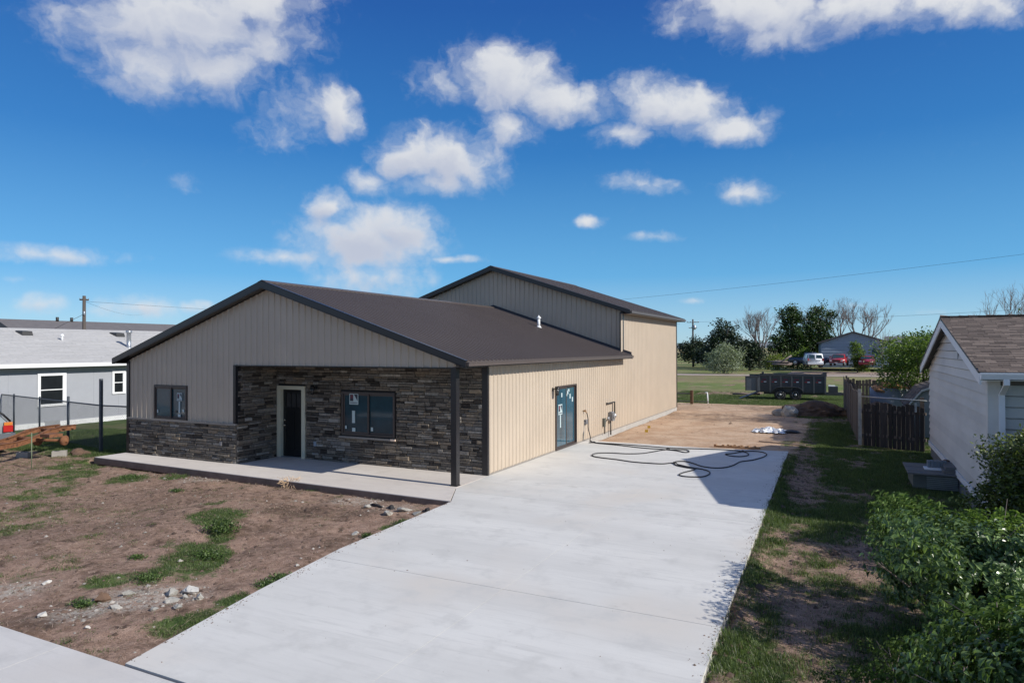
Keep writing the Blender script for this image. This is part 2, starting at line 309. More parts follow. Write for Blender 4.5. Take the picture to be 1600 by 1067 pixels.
# ------------------------------------------------------------------ ground
GP = [(-2.83, -6.03, 0.58, 0.76, 2.44, 0.8), (-1.42, -7.67, 0.6, 0.87, 2.47, 0.9), (-1.88, -6.83, 0.3, 0.55, 2.44, 1.0), (-2.31, -7.49, 0.28, 0.44, 2.51, 0.6), (0.9, -9.62, 0.5, 0.36, 2.48, 1.0), (0.93, -8.93, 0.34, 0.3, 2.43, 0.9), (0.77, -7.96, 0.21, 0.24, 2.36, 0.8), (0.78, -8.28, 0.19, 0.2, 2.37, 0.7), (-0.77, -9.06, 0.38, 0.43, 2.53, 0.6), (-1.11, -8.61, 0.3, 0.4, 2.51, 0.7), (-1.46, -9.1, 0.39, 0.33, 2.56, 0.4), (-0.61, -8.43, 0.4, 0.46, 2.48, 0.7), (-8.74, -3.93, 0.52, 0.82, 2.55, 0.8), (-10.88, -4.34, 0.72, 0.91, 2.61, 0.55), (-9.75, -5.69, 0.98, 1.93, 2.65, 0.4), (-6.98, -7.44, 0.81, 1.7, 2.66, 0.3), (-12.39, -3.0, 1.19, 1.1, 2.6, 0.6), (-11.95, -2.28, 0.28, 0.56, 2.57, 0.8), (-3.47, -2.7, 0.22, 0.48, 2.32, 1.0), (0.57, -4.77, 0.38, 0.24, 2.19, 0.9), (0.52, -5.59, 0.09, 0.26, 2.26, 0.8), (-0.87, -9.93, 0.18, 0.22, 2.6, 0.6), (0.11, -10.74, 0.19, 0.13, 2.61, 0.5), (0.68, -10.72, 0.11, 0.1, 2.57, 0.6), (-7.96, -3.26, 0.35, 0.62, 2.5, 0.5), (-5.41, -6.39, 0.27, 0.52, 2.56, 0.3), (-4.11, -5.12, 0.21, 0.33, 2.44, 0.5), (7.08, 1.67, 0.21, 4.88, 1.65, 0.8), (7.12, -2.03, 0.26, 1.43, 1.67, 0.9), (7.15, -4.78, 0.25, 1.54, 1.69, 0.75), (7.33, -7.71, 0.63, 0.9, 1.7, 1.0), (8.1, -2.03, 0.59, 0.54, 1.59, 0.8), (7.92, 0.63, 0.98, 3.4, 1.6, 0.8), (8.25, 7.24, 1.16, 8.67, 1.58, 0.8), (7.46, -2.79, 0.11, 0.42, 1.64, 0.9), (8.57, -4.97, 0.54, 0.82, 1.55, 0.3), (6.49, 11.05, 0.33, 1.45, 1.64, 0.7), (7.98, 13.74, 0.75, 6.7, 1.58, 0.9), (6.86, 25.29, 1.04, 6.43, 1.61, 0.7), (8.29, -7.42, 0.55, 0.49, 1.58, 0.5), (10.89, -2.3, 0.31, 1.2, 1.38, 0.5)]
GN = [(7.49, 5.1, 0.39, 5.09, 1.61, 1.0), (7.68, -3.85, 0.27, 1.22, 1.64, 0.8), (8.51, -3.45, 0.51, 0.65, 1.56, 0.7), (8.0, -6.44, 0.28, 1.05, 1.61, 0.8), (7.54, 0.45, 0.2, 2.65, 1.63, 0.6)]
GR = [(-0.39, -9.7, 0.61, 0.26, 2.56, 0.8), (-0.44, -9.19, 0.46, 0.23, 2.53, 0.7), (-0.53, -10.13, 0.34, 0.25, 2.6, 0.5), (-2.37, -9.98, 0.42, 0.39, 2.68, 0.8), (-0.77, -9.35, 0.37, 0.29, 2.55, 0.5), (-6.22, -2.44, 1.05, 0.49, 2.41, 0.6), (-1.49, -3.17, 0.73, 0.4, 2.24, 0.6), (-0.27, -3.61, 0.55, 0.47, 2.21, 0.4), (0.08, -9.08, 0.27, 0.33, 2.49, 0.6)]
GD = [(-1.95, -4.73, 0.82, 0.58, 2.34, 0.8), (-1.63, -6.23, 0.61, 0.48, 2.4, 0.5), (-0.66, -4.41, 0.53, 0.55, 2.25, 0.6), (-0.66, -6.69, 0.68, 0.5, 2.36, 0.5), (-0.69, -10.44, 0.5, 0.34, 2.63, 0.5), (-5.79, -5.22, 1.79, 0.9, 2.52, 0.3), (-4.73, -7.72, 1.48, 0.87, 2.61, 0.3), (0.37, -6.2, 0.57, 0.32, 2.28, 0.5), (5.9, 24.86, 2.09, 2.5, 1.63, 0.7), (3.73, 18.33, 2.75, 1.22, 1.71, 0.6), (1.93, 19.9, 1.97, 1.03, 1.75, 0.6), (7.38, 11.46, 0.93, 3.73, 1.61, 0.6)]
HOSE = [(0.21, 7.39, 0.017), (0.6, 6.88, 0.017), (1.41, 6.71, 0.017), (2.44, 6.43, 0.017), (3.08, 6.4, 0.017), (3.55, 6.3, 0.017), (3.86, 6.07, 0.017), (3.96, 6.24, 0.017), (3.82, 6.58, 0.017), (3.5, 6.53, 0.017), (3.12, 6.26, 0.017), (2.73, 5.36, 0.017), (2.3, 5.03, 0.017), (1.74, 4.95, 0.017), (1.41, 4.74, 0.017), (1.36, 4.35, 0.017), (1.62, 4.01, 0.017), (2.33, 3.82, 0.017), (2.92, 3.62, 0.017), (3.67, 3.65, 0.017), (3.96, 3.93, 0.017), (4.16, 3.58, 0.017), (4.51, 3.34, 0.017), (4.73, 3.28, 0.017), (4.7, 2.97, 0.017), (4.56, 2.57, 0.017), (4.52, 2.23, 0.017), (4.67, 2.05, 0.017), (4.91, 2.07, 0.017), (5.13, 2.21, 0.017), (5.22, 2.63, 0.017), (5.15, 3.02, 0.017), (4.93, 3.28, 0.017), (4.65, 3.4, 0.017), (4.3, 3.64, 0.017), (4.01, 3.9, 0.017), (4.0, 4.21, 0.017), (4.22, 4.36, 0.017), (4.5, 4.14, 0.017), (4.84, 3.73, 0.017), (5.19, 3.64, 0.017), (5.45, 3.85, 0.017), (5.6, 4.33, 0.017), (5.7, 5.01, 0.017), (5.98, 5.46, 0.017), (6.21, 6.2, 0.017), (6.24, 6.79, 0.017), (6.07, 7.17, 0.017), (5.78, 7.25, 0.017), (5.48, 6.98, 0.017), (5.26, 6.48, 0.017), (5.08, 6.25, 0.017), (5.29, 5.96, 0.017), (5.61, 6.0, 0.017), (5.75, 6.41, 0.017), (5.61, 6.89, 0.017), (5.33, 7.13, 0.017), (4.86, 7.17, 0.017), (4.11, 7.01, 0.017), (3.26, 6.81, 0.017), (2.32, 6.89, 0.017), (1.48, 6.96, 0.017), (0.65, 6.94, 0.017), (0.34, 6.88, 0.017)]
GP = [(*t[:5], min(1, t[5]*1.6) if t[5] < .6 and t[0] < 0 else t[5]) for t in GP]
def vnoise(x, y, s, seed=0):
    r = np.random.default_rng(seed); T = r.random((256, 256)); X = x/s; Y = y/s
    xi = np.floor(X).astype(int); yi = np.floor(Y).astype(int); fx = X-xi; fy = Y-yi; fx = fx*fx*(3-2*fx); fy = fy*fy*(3-2*fy)
    a = T[xi % 256, yi % 256]; b = T[(xi+1) % 256, yi % 256]; c = T[xi % 256, (yi+1) % 256]; d = T[(xi+1) % 256, (yi+1) % 256]
    return (a*(1-fx)+b*fx)*(1-fy)+(c*(1-fx)+d*fx)*fy
def fbm(x, y, s, seed=0, o=4):
    t = 0; a = .5; w = 0
    for i in range(o): t = t+a*vnoise(x, y, s/2**i, seed+i); w += a; a *= .55
    return t/w
def sst(a, b, x): t = np.clip((x-a)/(b-a), 0, 1); return t*t*(3-2*t)
def ell(L, x, y, wob=.35):
    out = np.zeros_like(x); n1 = fbm(x, y, .5, 77)-.5; n2 = fbm(x, y, 1.4, 99)-.5
    for cx, cy, ra, rb, an, s in L:
        f = (x-cx)*math.cos(an)+(y-cy)*math.sin(an); g = -(x-cx)*math.sin(an)+(y-cy)*math.cos(an)
        d = np.sqrt((g/ra)**2+(f/rb)**2)+wob*2*(n1+n2)
        out = np.maximum(out, s*(1-sst(.35, 1.55, d)))
    return out
def drive_dist(x, y):
    """rough distance outside the concrete (0 on it)"""
    yy = np.array([-10.95, -6.7, -2.95, -1.7, 0, 7.45]); left = np.interp(y, yy, [1.5, .82, .66, .04, .0, .0]); right = np.interp(y, [-10.95, -8.7, -1, 7.6], [7.25, 7.12, 6.97, 6.8])
    dx = np.maximum(np.maximum(left-x, x-right), 0); dy = np.maximum(np.maximum(-10.95-y, y-7.5), 0)
    return np.hypot(dx, dy)
def H(x, y):
    x = np.asarray(x, float); y = np.asarray(y, float)
    rise = sst(30, 80, y)*1.02
    z = -.13+rise
    near = 1-sst(14, 60, np.hypot(x-0, y+2))
    z = z+near*((fbm(x, y, 2.6, 3)-.5)*.12+(fbm(x, y, .5, 9)-.5)*.05)
    lot = sst(-1, -2.6, y-0*x)*(1-sst(.5, 2.5, x))      # front yard is rougher
    z = z+lot*((fbm(x, y, .9, 21)-.5)*.13)
    # bank of loose earth
    z = z+.10*ell([(-3.2, -6.2, 1.2, 1.4, 2.2, 1)], x, y)
    dd = drive_dist(x, y)
    z = np.where(x > 3, np.maximum(z, -.13)+.10*(1-sst(0, .5, dd)), z)
    z = np.where((dd > 0) & (x < 2), z*1.0+(-.0)*dd, z)
    # keep everything under and against slabs and buildings low
    k = 1-sst(0, .35, dd); z = np.minimum(z, np.where(dd < .015, -.2, np.where(x > 3, -.008, -.03)))
    inb = (x > -12.75) & (x < .1) & (y > -2.95) & (y < 22.6); z = np.where(inb, -.25, z)
    nb = (x > -12.9) & (x < .9) & (y > -3.3) & (y < -2.5); z = np.where(nb & ~inb, np.minimum(z, -.11), z)
    sw = (y < -10.9); z = np.where(sw, -.22, z)
    nh = (x > 10.95) & (y > -.4) & (y < 9.2); z = np.where(nh, -.3, z)
    far = sst(300, 2500, np.hypot(x, y)); 
    return z+far*1.2
def H1(x, y): return float(H(np.array([x]), np.array([y]))[0])
def grass_mask(x, y):
    n = fbm(x, y, 1.1, 5); n2 = fbm(x, y, .35, 6)
    g = np.full_like(x, .08)+.22*sst(.45, .7, fbm(x, y, 1.7, 71))*(x < 2)
    strip = sst(6.9, 7.1, x)*(1-sst(27, 28, y)); g = np.where(strip > .5, .50, g)
    left = sst(-2.6, -.6, y+.0*x)*sst(-12.4, -13.2, x); g = np.maximum(g, left)
    g = np.maximum(g, .75*sst(-10, -14, x)*sst(-3.6, -1.5, y))
    g = np.maximum(g, sst(26.3, 27.3, y+1.2*(n-.5))*.92)
    g = np.maximum(g, .8*sst(8.3, 9.2, x))
    g = np.maximum(g, ell(GP, x, y))
    g = g*(1-.5*ell(GN, x, y)); g = g*(1-.9*np.clip(ell(GR, x, y), 0, 1))
    back = (y > 7.5) & (y < 27.2) & (x < 6.3) & (x > -1); g = np.where(back, np.minimum(g, .03+.6*sst(5, 6.4, x)), g)
    # dirt cross track beyond the dump trailer
    g = g*(1-.55*sst(35, 35.6, y)*(1-sst(38.5, 39.5, y))*(x < 3.4)*(x > -1.5))
    g = g*np.where(y > 40, .78+.5*(fbm(x*.35, y, 3.5, 15)-.45), 1)
    return np.clip(g*(.62+1.5*(n-.5)+.9*(n2-.05)*.6+.35*(fbm(x, y, .15, 61)-.5)), 0, 1)
def axis(lo, hi, st, far, n):
    a = np.arange(lo, hi+1e-6, st); t = np.geomspace(st*1.6, far, n)
    return np.concatenate([lo-t[::-1], a, hi+t])
GX = axis(-17, 12.5, .11, 3500, 46); GY = axis(-12.5, 27, .12, 3500, 60)
XX, YY = np.meshgrid(GX, GY, indexing='ij'); ZZ = H(XX, YY)
nx, ny = XX.shape; V = np.stack([XX.ravel(), YY.ravel(), ZZ.ravel()], 1)
i, j = np.meshgrid(np.arange(nx-1), np.arange(ny-1), indexing='ij'); a = (i*ny+j).ravel()
F = np.stack([a, a+ny, a+ny+1, a+1], 1)
gm = grass_mask(XX, YY)
gr = np.clip(ell(GR, XX, YY, .5), 0, 1); gd = np.clip(ell(GD, XX, YY, .5), 0, 1)
bk = ((YY > 7.4) & (YY < 27.5) & (XX > -2) & (XX < 7))*1.0
def ground_mat():
    m = bpy.data.materials.new('dirt_and_grass'); m.use_nodes = True; t = m.node_tree; nd = t.nodes; L = t.links.new
    b = nd['Principled BSDF']; b.inputs['Roughness'].default_value = .95; b.inputs['Specular IOR Level'].default_value = .15
    g = nd.new('ShaderNodeNewGeometry')
    def N(s, d=8, r=.6, st=None):
        n = nd.new('ShaderNodeTexNoise'); n.inputs['Scale'].default_value = s; n.inputs['Detail'].default_value = d; n.inputs['Roughness'].default_value = r
        if st: mp = nd.new('ShaderNodeMapping'); mp.inputs['Scale'].default_value = st; L(g.outputs['Position'], mp.inputs[0]); L(mp.outputs[0], n.inputs['Vector'])
        else: L(g.outputs['Position'], n.inputs['Vector'])
        return n.outputs['Fac']
    def A(n): q = nd.new('ShaderNodeAttribute'); q.attribute_name = n; return q.outputs['Fac']
    def mix(f, c1, c2):
        q = nd.new('ShaderNodeMix'); q.data_type = 'RGBA'
        if isinstance(f, float): q.inputs[0].default_value = f
        else: L(f, q.inputs[0])
        for s_, c in ((6, c1), (7, c2)):
            if isinstance(c, tuple): q.inputs[s_].default_value = (*c, 1)
            else: L(c, q.inputs[s_])
        return q.outputs[2]
    def rng(f, a, b_, c=0, d=1):
        q = nd.new('ShaderNodeMapRange'); q.interpolation_type = 'SMOOTHSTEP'; L(f, q.inputs[0]); q.inputs[1].default_value = a; q.inputs[2].default_value = b_; q.inputs[3].default_value = c; q.inputs[4].default_value = d; return q.outputs[0]
    def ma(op, a, b_):
        q = nd.new('ShaderNodeMath'); q.operation = op
        for k, v in ((0, a), (1, b_)):
            if isinstance(v, (float, int)): q.inputs[k].default_value = v
            else: L(v, q.inputs[k])
        return q.outputs[0]
    dirt = mix(rng(N(1.3), .35, .65), (.18, .118, .083), (.285, .188, .140))
    dirt = mix(rng(N(6, 9, .7), .40, .68), dirt, (.38, .262, .20))
    dirt = mix(rng(N(3.1, 8, .65), .55, .70), dirt, (.095, .062, .045))
    back = mix(rng(N(.9), .4, .6), (.55, .40, .28), (.46, .31, .205))
    back = mix(rng(N(5, 9, .7), .55, .75), back, (.27, .175, .12))
    dirt = mix(A('back'), dirt, back)
    dirt = mix(ma('MULTIPLY', A('dark'), rng(N(4, 8), .3, .6)), dirt, (.06, .04, .03))
    dirt = mix(ma('MULTIPLY', A('gravel'), rng(N(11, 9, .75), .40, .56)), dirt, (.48, .44, .38))
    fineg = N(60, 6, .8); sp = nd.new('ShaderNodeVectorMath'); sp.operation = 'SCALE'; L(dirt, sp.inputs[0]); L(rng(fineg, .25, .75, .55, 1.45), sp.inputs[3]); dirt = sp.outputs[0]
    gcol = mix(rng(N(2.2), .35, .65), (.055, .09, .026), (.10, .14, .045))
    gcol = mix(rng(N(.5, 6, .6, (.25, 1, 1)), .5, .66), gcol, (.16, .14, .075))
    gcol = mix(rng(N(14, 8, .8), .52, .7), gcol, (.025, .035, .012))
    farc = mix(rng(N(.12, 8, .65, (.25, 1, 1)), .42, .6), (.14, .19, .052), (.26, .235, .11))
    sepn = nd.new('ShaderNodeSeparateXYZ'); L(g.outputs['Position'], sepn.inputs[0])
    farc = mix(rng(N(.7, 9, .7, (.3, 1, 1)), .52, .66), farc, (.30, .27, .15)); farc = mix(rng(N(1.6, 8, .7, (.4, 1, 1)), .52, .66), farc, (.085, .115, .045))
    gcol = mix(rng(sepn.outputs[1], 28, 45), gcol, farc)
    prairie = mix(rng(N(.004, 6), .4, .6), (.42, .34, .20), (.16, .19, .07))
    gcol = mix(rng(sepn.outputs[1], 230, 420), gcol, prairie)
    gm_ = rng(ma('ADD', A('grass'), ma('MULTIPLY', ma('SUBTRACT', N(9, 9, .75), .5), 1.1)), .34, .62)
    gm_ = ma('MAXIMUM', gm_, rng(sepn.outputs[1], 200, 230))
    L(mix(gm_, dirt, gcol), b.inputs['Base Color'])
    bp = nd.new('ShaderNodeBump'); bp.inputs['Strength'].default_value = .9; bp.inputs['Distance'].default_value = .035
    L(ma('ADD', N(9, 10, .7), ma('MULTIPLY', N(55, 6, .7), .35)), bp.inputs['Height']); L(bp.outputs[0], b.inputs['Normal'])
    return m
M['ground'] = ground_mat()
npmesh('ground', V, F, M['ground'], attr={'grass': gm.ravel(), 'gravel': gr.ravel(), 'dark': gd.ravel(), 'back': bk.ravel()}, kind='structure')

def conc_mat(name, c1, c2, warm):
    m = bpy.data.materials.new(name); m.use_nodes = True; t = m.node_tree; nd = t.nodes; L = t.links.new
    b = nd['Principled BSDF']; b.inputs['Roughness'].default_value = .8; b.inputs['Specular IOR Level'].default_value = .3
    g = nd.new('ShaderNodeNewGeometry')
    def N(s, d, r, st=(1, 1, 1)):
        mp = nd.new('ShaderNodeMapping'); mp.inputs['Scale'].default_value = st; L(g.outputs['Position'], mp.inputs[0])
        n = nd.new('ShaderNodeTexNoise'); n.inputs['Scale'].default_value = s; n.inputs['Detail'].default_value = d; n.inputs['Roughness'].default_value = r; L(mp.outputs[0], n.inputs['Vector']); return n.outputs['Fac']
    def mix(f, c1, c2, a=.35, e=.65):
        r = nd.new('ShaderNodeMapRange'); r.interpolation_type = 'SMOOTHSTEP'; L(f, r.inputs[0]); r.inputs[1].default_value = a; r.inputs[2].default_value = e
        q = nd.new('ShaderNodeMix'); q.data_type = 'RGBA'; L(r.outputs[0], q.inputs[0])
        for s_, c in ((6, c1), (7, c2)):
            if isinstance(c, tuple): q.inputs[s_].default_value = (*c, 1)
            else: L(c, q.inputs[s_])
        return q.outputs[2]
    c = mix(N(.55, 8, .6, (.35, 1.6, 1)), c1, c2, .30, .70)                # broom finish streaks across the drive
    c = mix(N(2.2, 9, .7, (.3, 2.2, 1)), c, tuple(k*.90 for k in c1), .5, .8)
    c = mix(N(7, 8, .75, (.10, 1.4, 1)), c, tuple(k*.93 for k in c1), .5, .72)
    c = mix(N(.35, 4, .5), c, warm, .50, .74)
    c = mix(N(1.7, 9, .65), c, tuple(k*.92 for k in c1), .48, .72)
    c = mix(N(3.5, 10, .8), c, tuple(k*.78 for k in c1), .62, .76)
    c = mix(N(.9, 10, .75, (.6, 1, 1)), c, tuple(k*a for k, a in zip(c1, (.84, .82, .78))), .60, .74)
    c = mix(N(140, 3, .8), c, tuple(k*.9 for k in c1), .55, .7)
    L(c, b.inputs['Base Color'])
    bp = nd.new('ShaderNodeBump'); bp.inputs['Strength'].default_value = .25; bp.inputs['Distance'].default_value = .004; L(N(40, 8, .8, (.15, 1, 1)), bp.inputs['Height']); L(bp.outputs[0], b.inputs['Normal'])
    return m
M['conc'] = conc_mat('new_concrete', (.60, .587, .552), (.70, .686, .645), (.63, .59, .53))
M['conc2'] = conc_mat('porch_concrete', (.62, .565, .51), (.70, .65, .595), (.60, .54, .48))
M['conc3'] = conc_mat('sidewalk_concrete', (.57, .55, .52), (.66, .635, .60), (.58, .55, .51))
M['joint'] = pmat('dark_joint', (.13, .125, .12), .95)
# driveway: slabs divided by sawn joints at x=4.15 and y=-7.2, -1.9
def clip_poly(poly, axis_, c, keep_less):
    out = []
    for k in range(len(poly)):
        p, q = poly[k], poly[(k+1) % len(poly)]; ip = (p[axis_] <= c) == keep_less; iq = (q[axis_] <= c) == keep_less
        if ip: out.append(p)
        if ip != iq:
            t = (c-p[axis_])/(q[axis_]-p[axis_]); out.append((p[0]+(q[0]-p[0])*t, p[1]+(q[1]-p[1])*t))
    return out
drv = [(1.52, -10.92), (7.3, -10.92), (7.12, -8.7), (7.08, -7.2), (6.97, -1), (6.80, 7.8), (4.2, 7.42), (.03, 7.5), (.03, -.02), (.06, -1.67), (.69, -2.94), (.82, -6.72), (1.1, -8.7)]
root_d = thing('driveway', (4, 0, 0), None, None); root_d['kind'] = 'structure'
def slab(name, poly, z1, z0, mat, parent):
    bm = bmesh.new(); vs = [bm.verts.new((p[0], p[1], z1)) for p in poly]; f = bm.faces.new(vs)
    if f.normal.z < 0: f.normal_flip()
    r = bmesh.ops.extrude_face_region(bm, geom=[f]); 
    for e in r['geom']:
        if isinstance(e, bmesh.types.BMVert): e.co.z = z0
    bmesh.ops.recalc_face_normals(bm, faces=bm.faces)
    ed = [e for e in bm.edges if all(v.co.z == z1 for v in e.verts)]
    off = ORG[parent.name]; bmesh.ops.translate(bm, verts=bm.verts, vec=-off)
    me = bpy.data.meshes.new(name); bm.to_mesh(me); bm.free(); me.materials.append(mat)
    o = bpy.data.objects.new(name, me); COL.objects.link(o); o.parent = parent; ORG[o.name] = ORG[parent.name]; return o
gap = .0038
for ya, yb in ((-11, -7.2), (-7.2, -1.95), (-1.95, 3.4), (3.4, 8)):
    for xa, xb in ((-1, 4.15), (4.15, 8)):
        p = clip_poly(drv, 1, ya+gap, False); p = clip_poly(p, 1, yb-gap, True); p = clip_poly(p, 0, xa+gap*.6, False); p = clip_poly(p, 0, xb-gap*.6, True)
        if len(p) > 2: slab('concrete_slab', p, 0, -.2, M['conc'], root_d)
bed = MB(); bed.prism([(x*.999+.004, y*.999) for x, y in drv], 'z', -.19, -.0032); bed.build('joint_bed', M['joint'], root_d)
root_p = thing('porch_slab', (-6, -2, 0), None, None); root_p['kind'] = 'structure'
slab('concrete_slab', [(-12.53, -2.56), (.66, -2.94), (.04, -1.67), (.02, -.0), (-7.4, 0), (-7.45, -1.4), (-12.5, -1.4)], 0.004, -.2, M['conc2'], root_p)
es = MB(); es.hexa([(-12.54, -2.575, -.2), (.62, -2.952, -.2), (.62, -2.935, -.2), (-12.54, -2.558, -.2)], [(-12.54, -2.575, -.012), (.62, -2.952, -.012), (.62, -2.935, -.012), (-12.54, -2.558, -.012)])
es.build('edge_strip', pmat('brown_slab_edge', (.16, .115, .095), .9, var=.3, vs=4), root_p)  # thin dark brown strip set proud along the slab's front edge
root_w = thing('sidewalk', (0, -11.8, 0), None, None); root_w['kind'] = 'structure'
xs = [-14, -12, -10.5, -9.05, -7.6, -6.15, -4.7, -3.2, -1.7, .46-.0, 3.1, 5.0, 6.9, 8.8, 10.7, 13]
for k in range(len(xs)-1): slab('concrete_slab', [(xs[k]+.003, -12.75), (xs[k+1]-.003, -12.75), (xs[k+1]-.003, -10.96), (xs[k]+.003, -10.96)], -.004, -.2, M['conc3'], root_w)
bed = MB(); bed.box(-14, 13, -12.74, -10.97, -.19, -.0072); bed.build('joint_bed', M['joint'], root_w)
st = MB(); st.box(-60, 60, -25, -12.77, -.32, -.14); st.build('street', pmat('street_asphalt', (.06, .06, .06), .9, bump=.3), None, kind='structure')
# gravel lane beyond the field
V = []; F = []
for k, x in enumerate(np.linspace(-160, 140, 61)):
    yc = 70.5+.06*0*x; w = 2.9
    for s_ in (-1, 1): V.append((x, yc+s_*w+.14*x, H1(x, yc+s_*w+.14*x)+.03))
for k in range(60): F.append((2*k, 2*k+2, 2*k+3, 2*k+1))
npmesh('gravel_road', V, F, pmat('pale_gravel', (.38, .31, .25), .95, var=.2, vs=.8, bump=.2), kind='structure')
V = [(x, y, H1(x, y)+.035) for x, y in ((2, 74.5), (24, 77.5), (24, 86), (2, 86))]
npmesh('parking_pad', V, [(0, 1, 2, 3)], pmat('gravel_yard', (.32, .24, .19), .95, var=.2, vs=.8), kind='structure')
# low hills on the horizon
hv = []; hf = []; az_ = np.linspace(-80, 40, 121)
for k, a_ in enumerate(az_):
    h = 9+16*vnoise(np.array([k*1.0]), np.array([0.]), 7, 5)[0]+5*vnoise(np.array([k*1.0]), np.array([3.]), 2, 6)[0]
    for r_, z_ in ((2600, -2), (2900, h), (3300, h*.9)): hv.append((r_*math.sin(R_(a_)), r_*math.cos(R_(a_)), z_))
for k in range(120):
    for q in (0, 1): hf.append((3*k+q, 3*k+3+q, 3*k+4+q, 3*k+1+q))
npmesh('distant_hills', hv, hf, pmat('hazy_hills', (.17, .20, .22), 1, var=.15, vs=.004), kind='structure')

# ------------------------------------------------------------------ grass, straw and pebbles
def blades(name, pts, h, w, per, mat, lean=.6, spread=.05, seed=0, label=None, cat=None):
    r = np.random.default_rng(seed); n = len(pts)*per; P = np.repeat(pts, per, 0); hh = np.repeat(h, per)*r.uniform(.5, 1.2, n)
    base = P+np.stack([r.normal(0, spread, n), r.normal(0, spread, n), np.zeros(n)], 1); base[:, 2] -= .01
    an = r.uniform(0, 2*math.pi, n); ln = r.uniform(.1, lean, n); wd = w*r.uniform(.6, 1.4, n)
    d = np.stack([np.cos(an), np.sin(an), np.zeros(n)], 1); s = np.stack([-np.sin(an), np.cos(an), np.zeros(n)], 1)
    tip = base+d*(hh*ln)[:, None]+np.array([0, 0, 1])*(hh*np.sqrt(1-.5*ln**2))[:, None]
    V = np.stack([base-s*wd[:, None], base+s*wd[:, None], tip], 1).reshape(-1, 3); F = np.arange(n*3).reshape(-1, 3)
    return npmesh(name, V, F, mat, kind='stuff', label=label, cat=cat)
M['grass'] = leafmat('grass_blades', (.045, .080, .022), (.14, .185, .06), .5, .35)
M['grassd'] = leafmat('dry_grass', (.16, .13, .06), (.28, .22, .12), .8, .2)
def scatter(x0, x1, y0, y1, n, f, seed):
    r = np.random.default_rng(seed); x = r.uniform(x0, x1, n); y = r.uniform(y0, y1, n); g = f(x, y); k = r.random(n) < g
    return x[k], y[k], g[k]
def free(x, y):
    ok = (drive_dist(x, y) > .0) & ~((x > -12.6) & (x < .7) & (y > -2.95) & (y < 22.4)) & (y > -10.9)
    return ok & ~((x > 10.9) & (y > -.5) & (y < 9.3))
def gdens(x, y): return np.where(free(x, y), .22*((x > 6.5) & (drive_dist(x, y) < .25) & (y < 8))+(.07+.16*sst(-7, -13, x)+.25*sst(.5, .72, fbm(x, y, 1.3, 72)))*(x < 2)*fbm(x, y, .35, 73)+.14*(x > 6.9)+sst(.26, .72, grass_mask(x, y)+1.15*(fbm(x, y, .2, 44)-.5))*.95+.012, 0)
pts = []; hs_ = []
for (x0, x1, y0, y1, n, hh) in ((-14, 1.6, -10.9, -2.6, 80000, .040), (6.7, 11, -11, 12, 80000, .055), (-21, -12.6, -5, 3, 30000, .07), (6.3, 9, 12, 27, 16000, .07), (-3, 10, 25.5, 38, 30000, .07)):
    x, y, g = scatter(x0, x1, y0, y1, n, gdens, int(n)); pts.append(np.stack([x, y, H(x, y)], 1)); hs_.append(hh*(.5+.9*g))
blades('grass', np.concatenate(pts), np.concatenate(hs_), .0045, 6, M['grass'], .95, .035, 3, 'short green grass and weeds growing in patches over the bare dirt', 'grass')
x, y, g = scatter(-13, 1.6, -10.9, -2.7, 40000, lambda x, y: np.where(free(x, y), .25+.6*sst(.45, .7, fbm(x, y, 1.2, 51)), 0), 5)
x2, y2, g2 = scatter(7, 11, -11, 10, 14000, lambda x, y: np.where(free(x, y), .5, 0), 6); x = np.concatenate([x, x2]); y = np.concatenate([y, y2])
n = len(x); r = np.random.default_rng(8); an = r.uniform(0, 6.28, n); ln = r.uniform(.015, .06, n); w_ = .0022
P = np.stack([x, y, H(x, y)+.008], 1); d = np.stack([np.cos(an), np.sin(an), r.uniform(-.1, .35, n)], 1)*ln[:, None]; s_ = np.stack([-np.sin(an), np.cos(an), 0*an], 1)*w_
npmesh('straw', np.stack([P-d-s_, P-d+s_, P+d+s_, P+d-s_], 1).reshape(-1, 3), np.arange(n*4).reshape(-1, 4), pmat('pale_straw', (.42, .31, .235), .8, rand=.45, spec=.2), kind='stuff', label='scattered dry straw and dead stalks lying on the bare dirt', cat='straw')
def pebbles(name, X, Y, S, mat, label, cat, seed=0, z0=None):
    r = np.random.default_rng(seed); n = len(X)
    o = np.array([[1, 0, 0], [0, 1, 0], [-1, 0, 0], [0, -1, 0], [0, 0, 1], [.2, .1, .8]], float)[:5]
    V = o[None]*S[:, None, None]*r.uniform(.6, 1.3, (n, 5, 3)); V[:, :, 2] *= .7
    a = r.uniform(0, 6.28, n); c, s = np.cos(a), np.sin(a); x_ = V[:, :, 0]*c[:, None]-V[:, :, 1]*s[:, None]; y_ = V[:, :, 0]*s[:, None]+V[:, :, 1]*c[:, None]
    V = np.stack([x_+X[:, None], y_+Y[:, None], V[:, :, 2]+(H(X, Y) if z0 is None else z0+0*X)[:, None]], 2).reshape(-1, 3)
    F = np.array([[0, 1, 4], [1, 2, 4], [2, 3, 4], [3, 0, 4]]); F = (F[None]+5*np.arange(n)[:, None, None]).reshape(-1, 3)
    npmesh(name, V, F, mat, kind='stuff', label=label, cat=cat)
gv = lambda x, y: np.where(free(x, y), np.clip(ell(GR, x, y, .5), 0, 1)*.8+.03, 0)
x, y, g = scatter(-13, 1.6, -10.9, -2.6, 22000, gv, 31); pebbles('gravel', x, y, RNG.gamma(2, .006, len(x))+.005, pmat('pale_rubble', (.36, .33, .29), .9, rand=.4), 'pale broken concrete crumbs scattered in the front yard dirt', 'gravel')
x, y, g = scatter(-13, 1.6, -10.9, -2.6, 26000, lambda x, y: np.where(free(x, y), .10+.6*ell(GD, x, y), 0), 32)
x2, y2, g2 = scatter(-.9, 7, 7.6, 27, 9000, lambda x, y: .15+.5*ell(GD, x, y), 33)
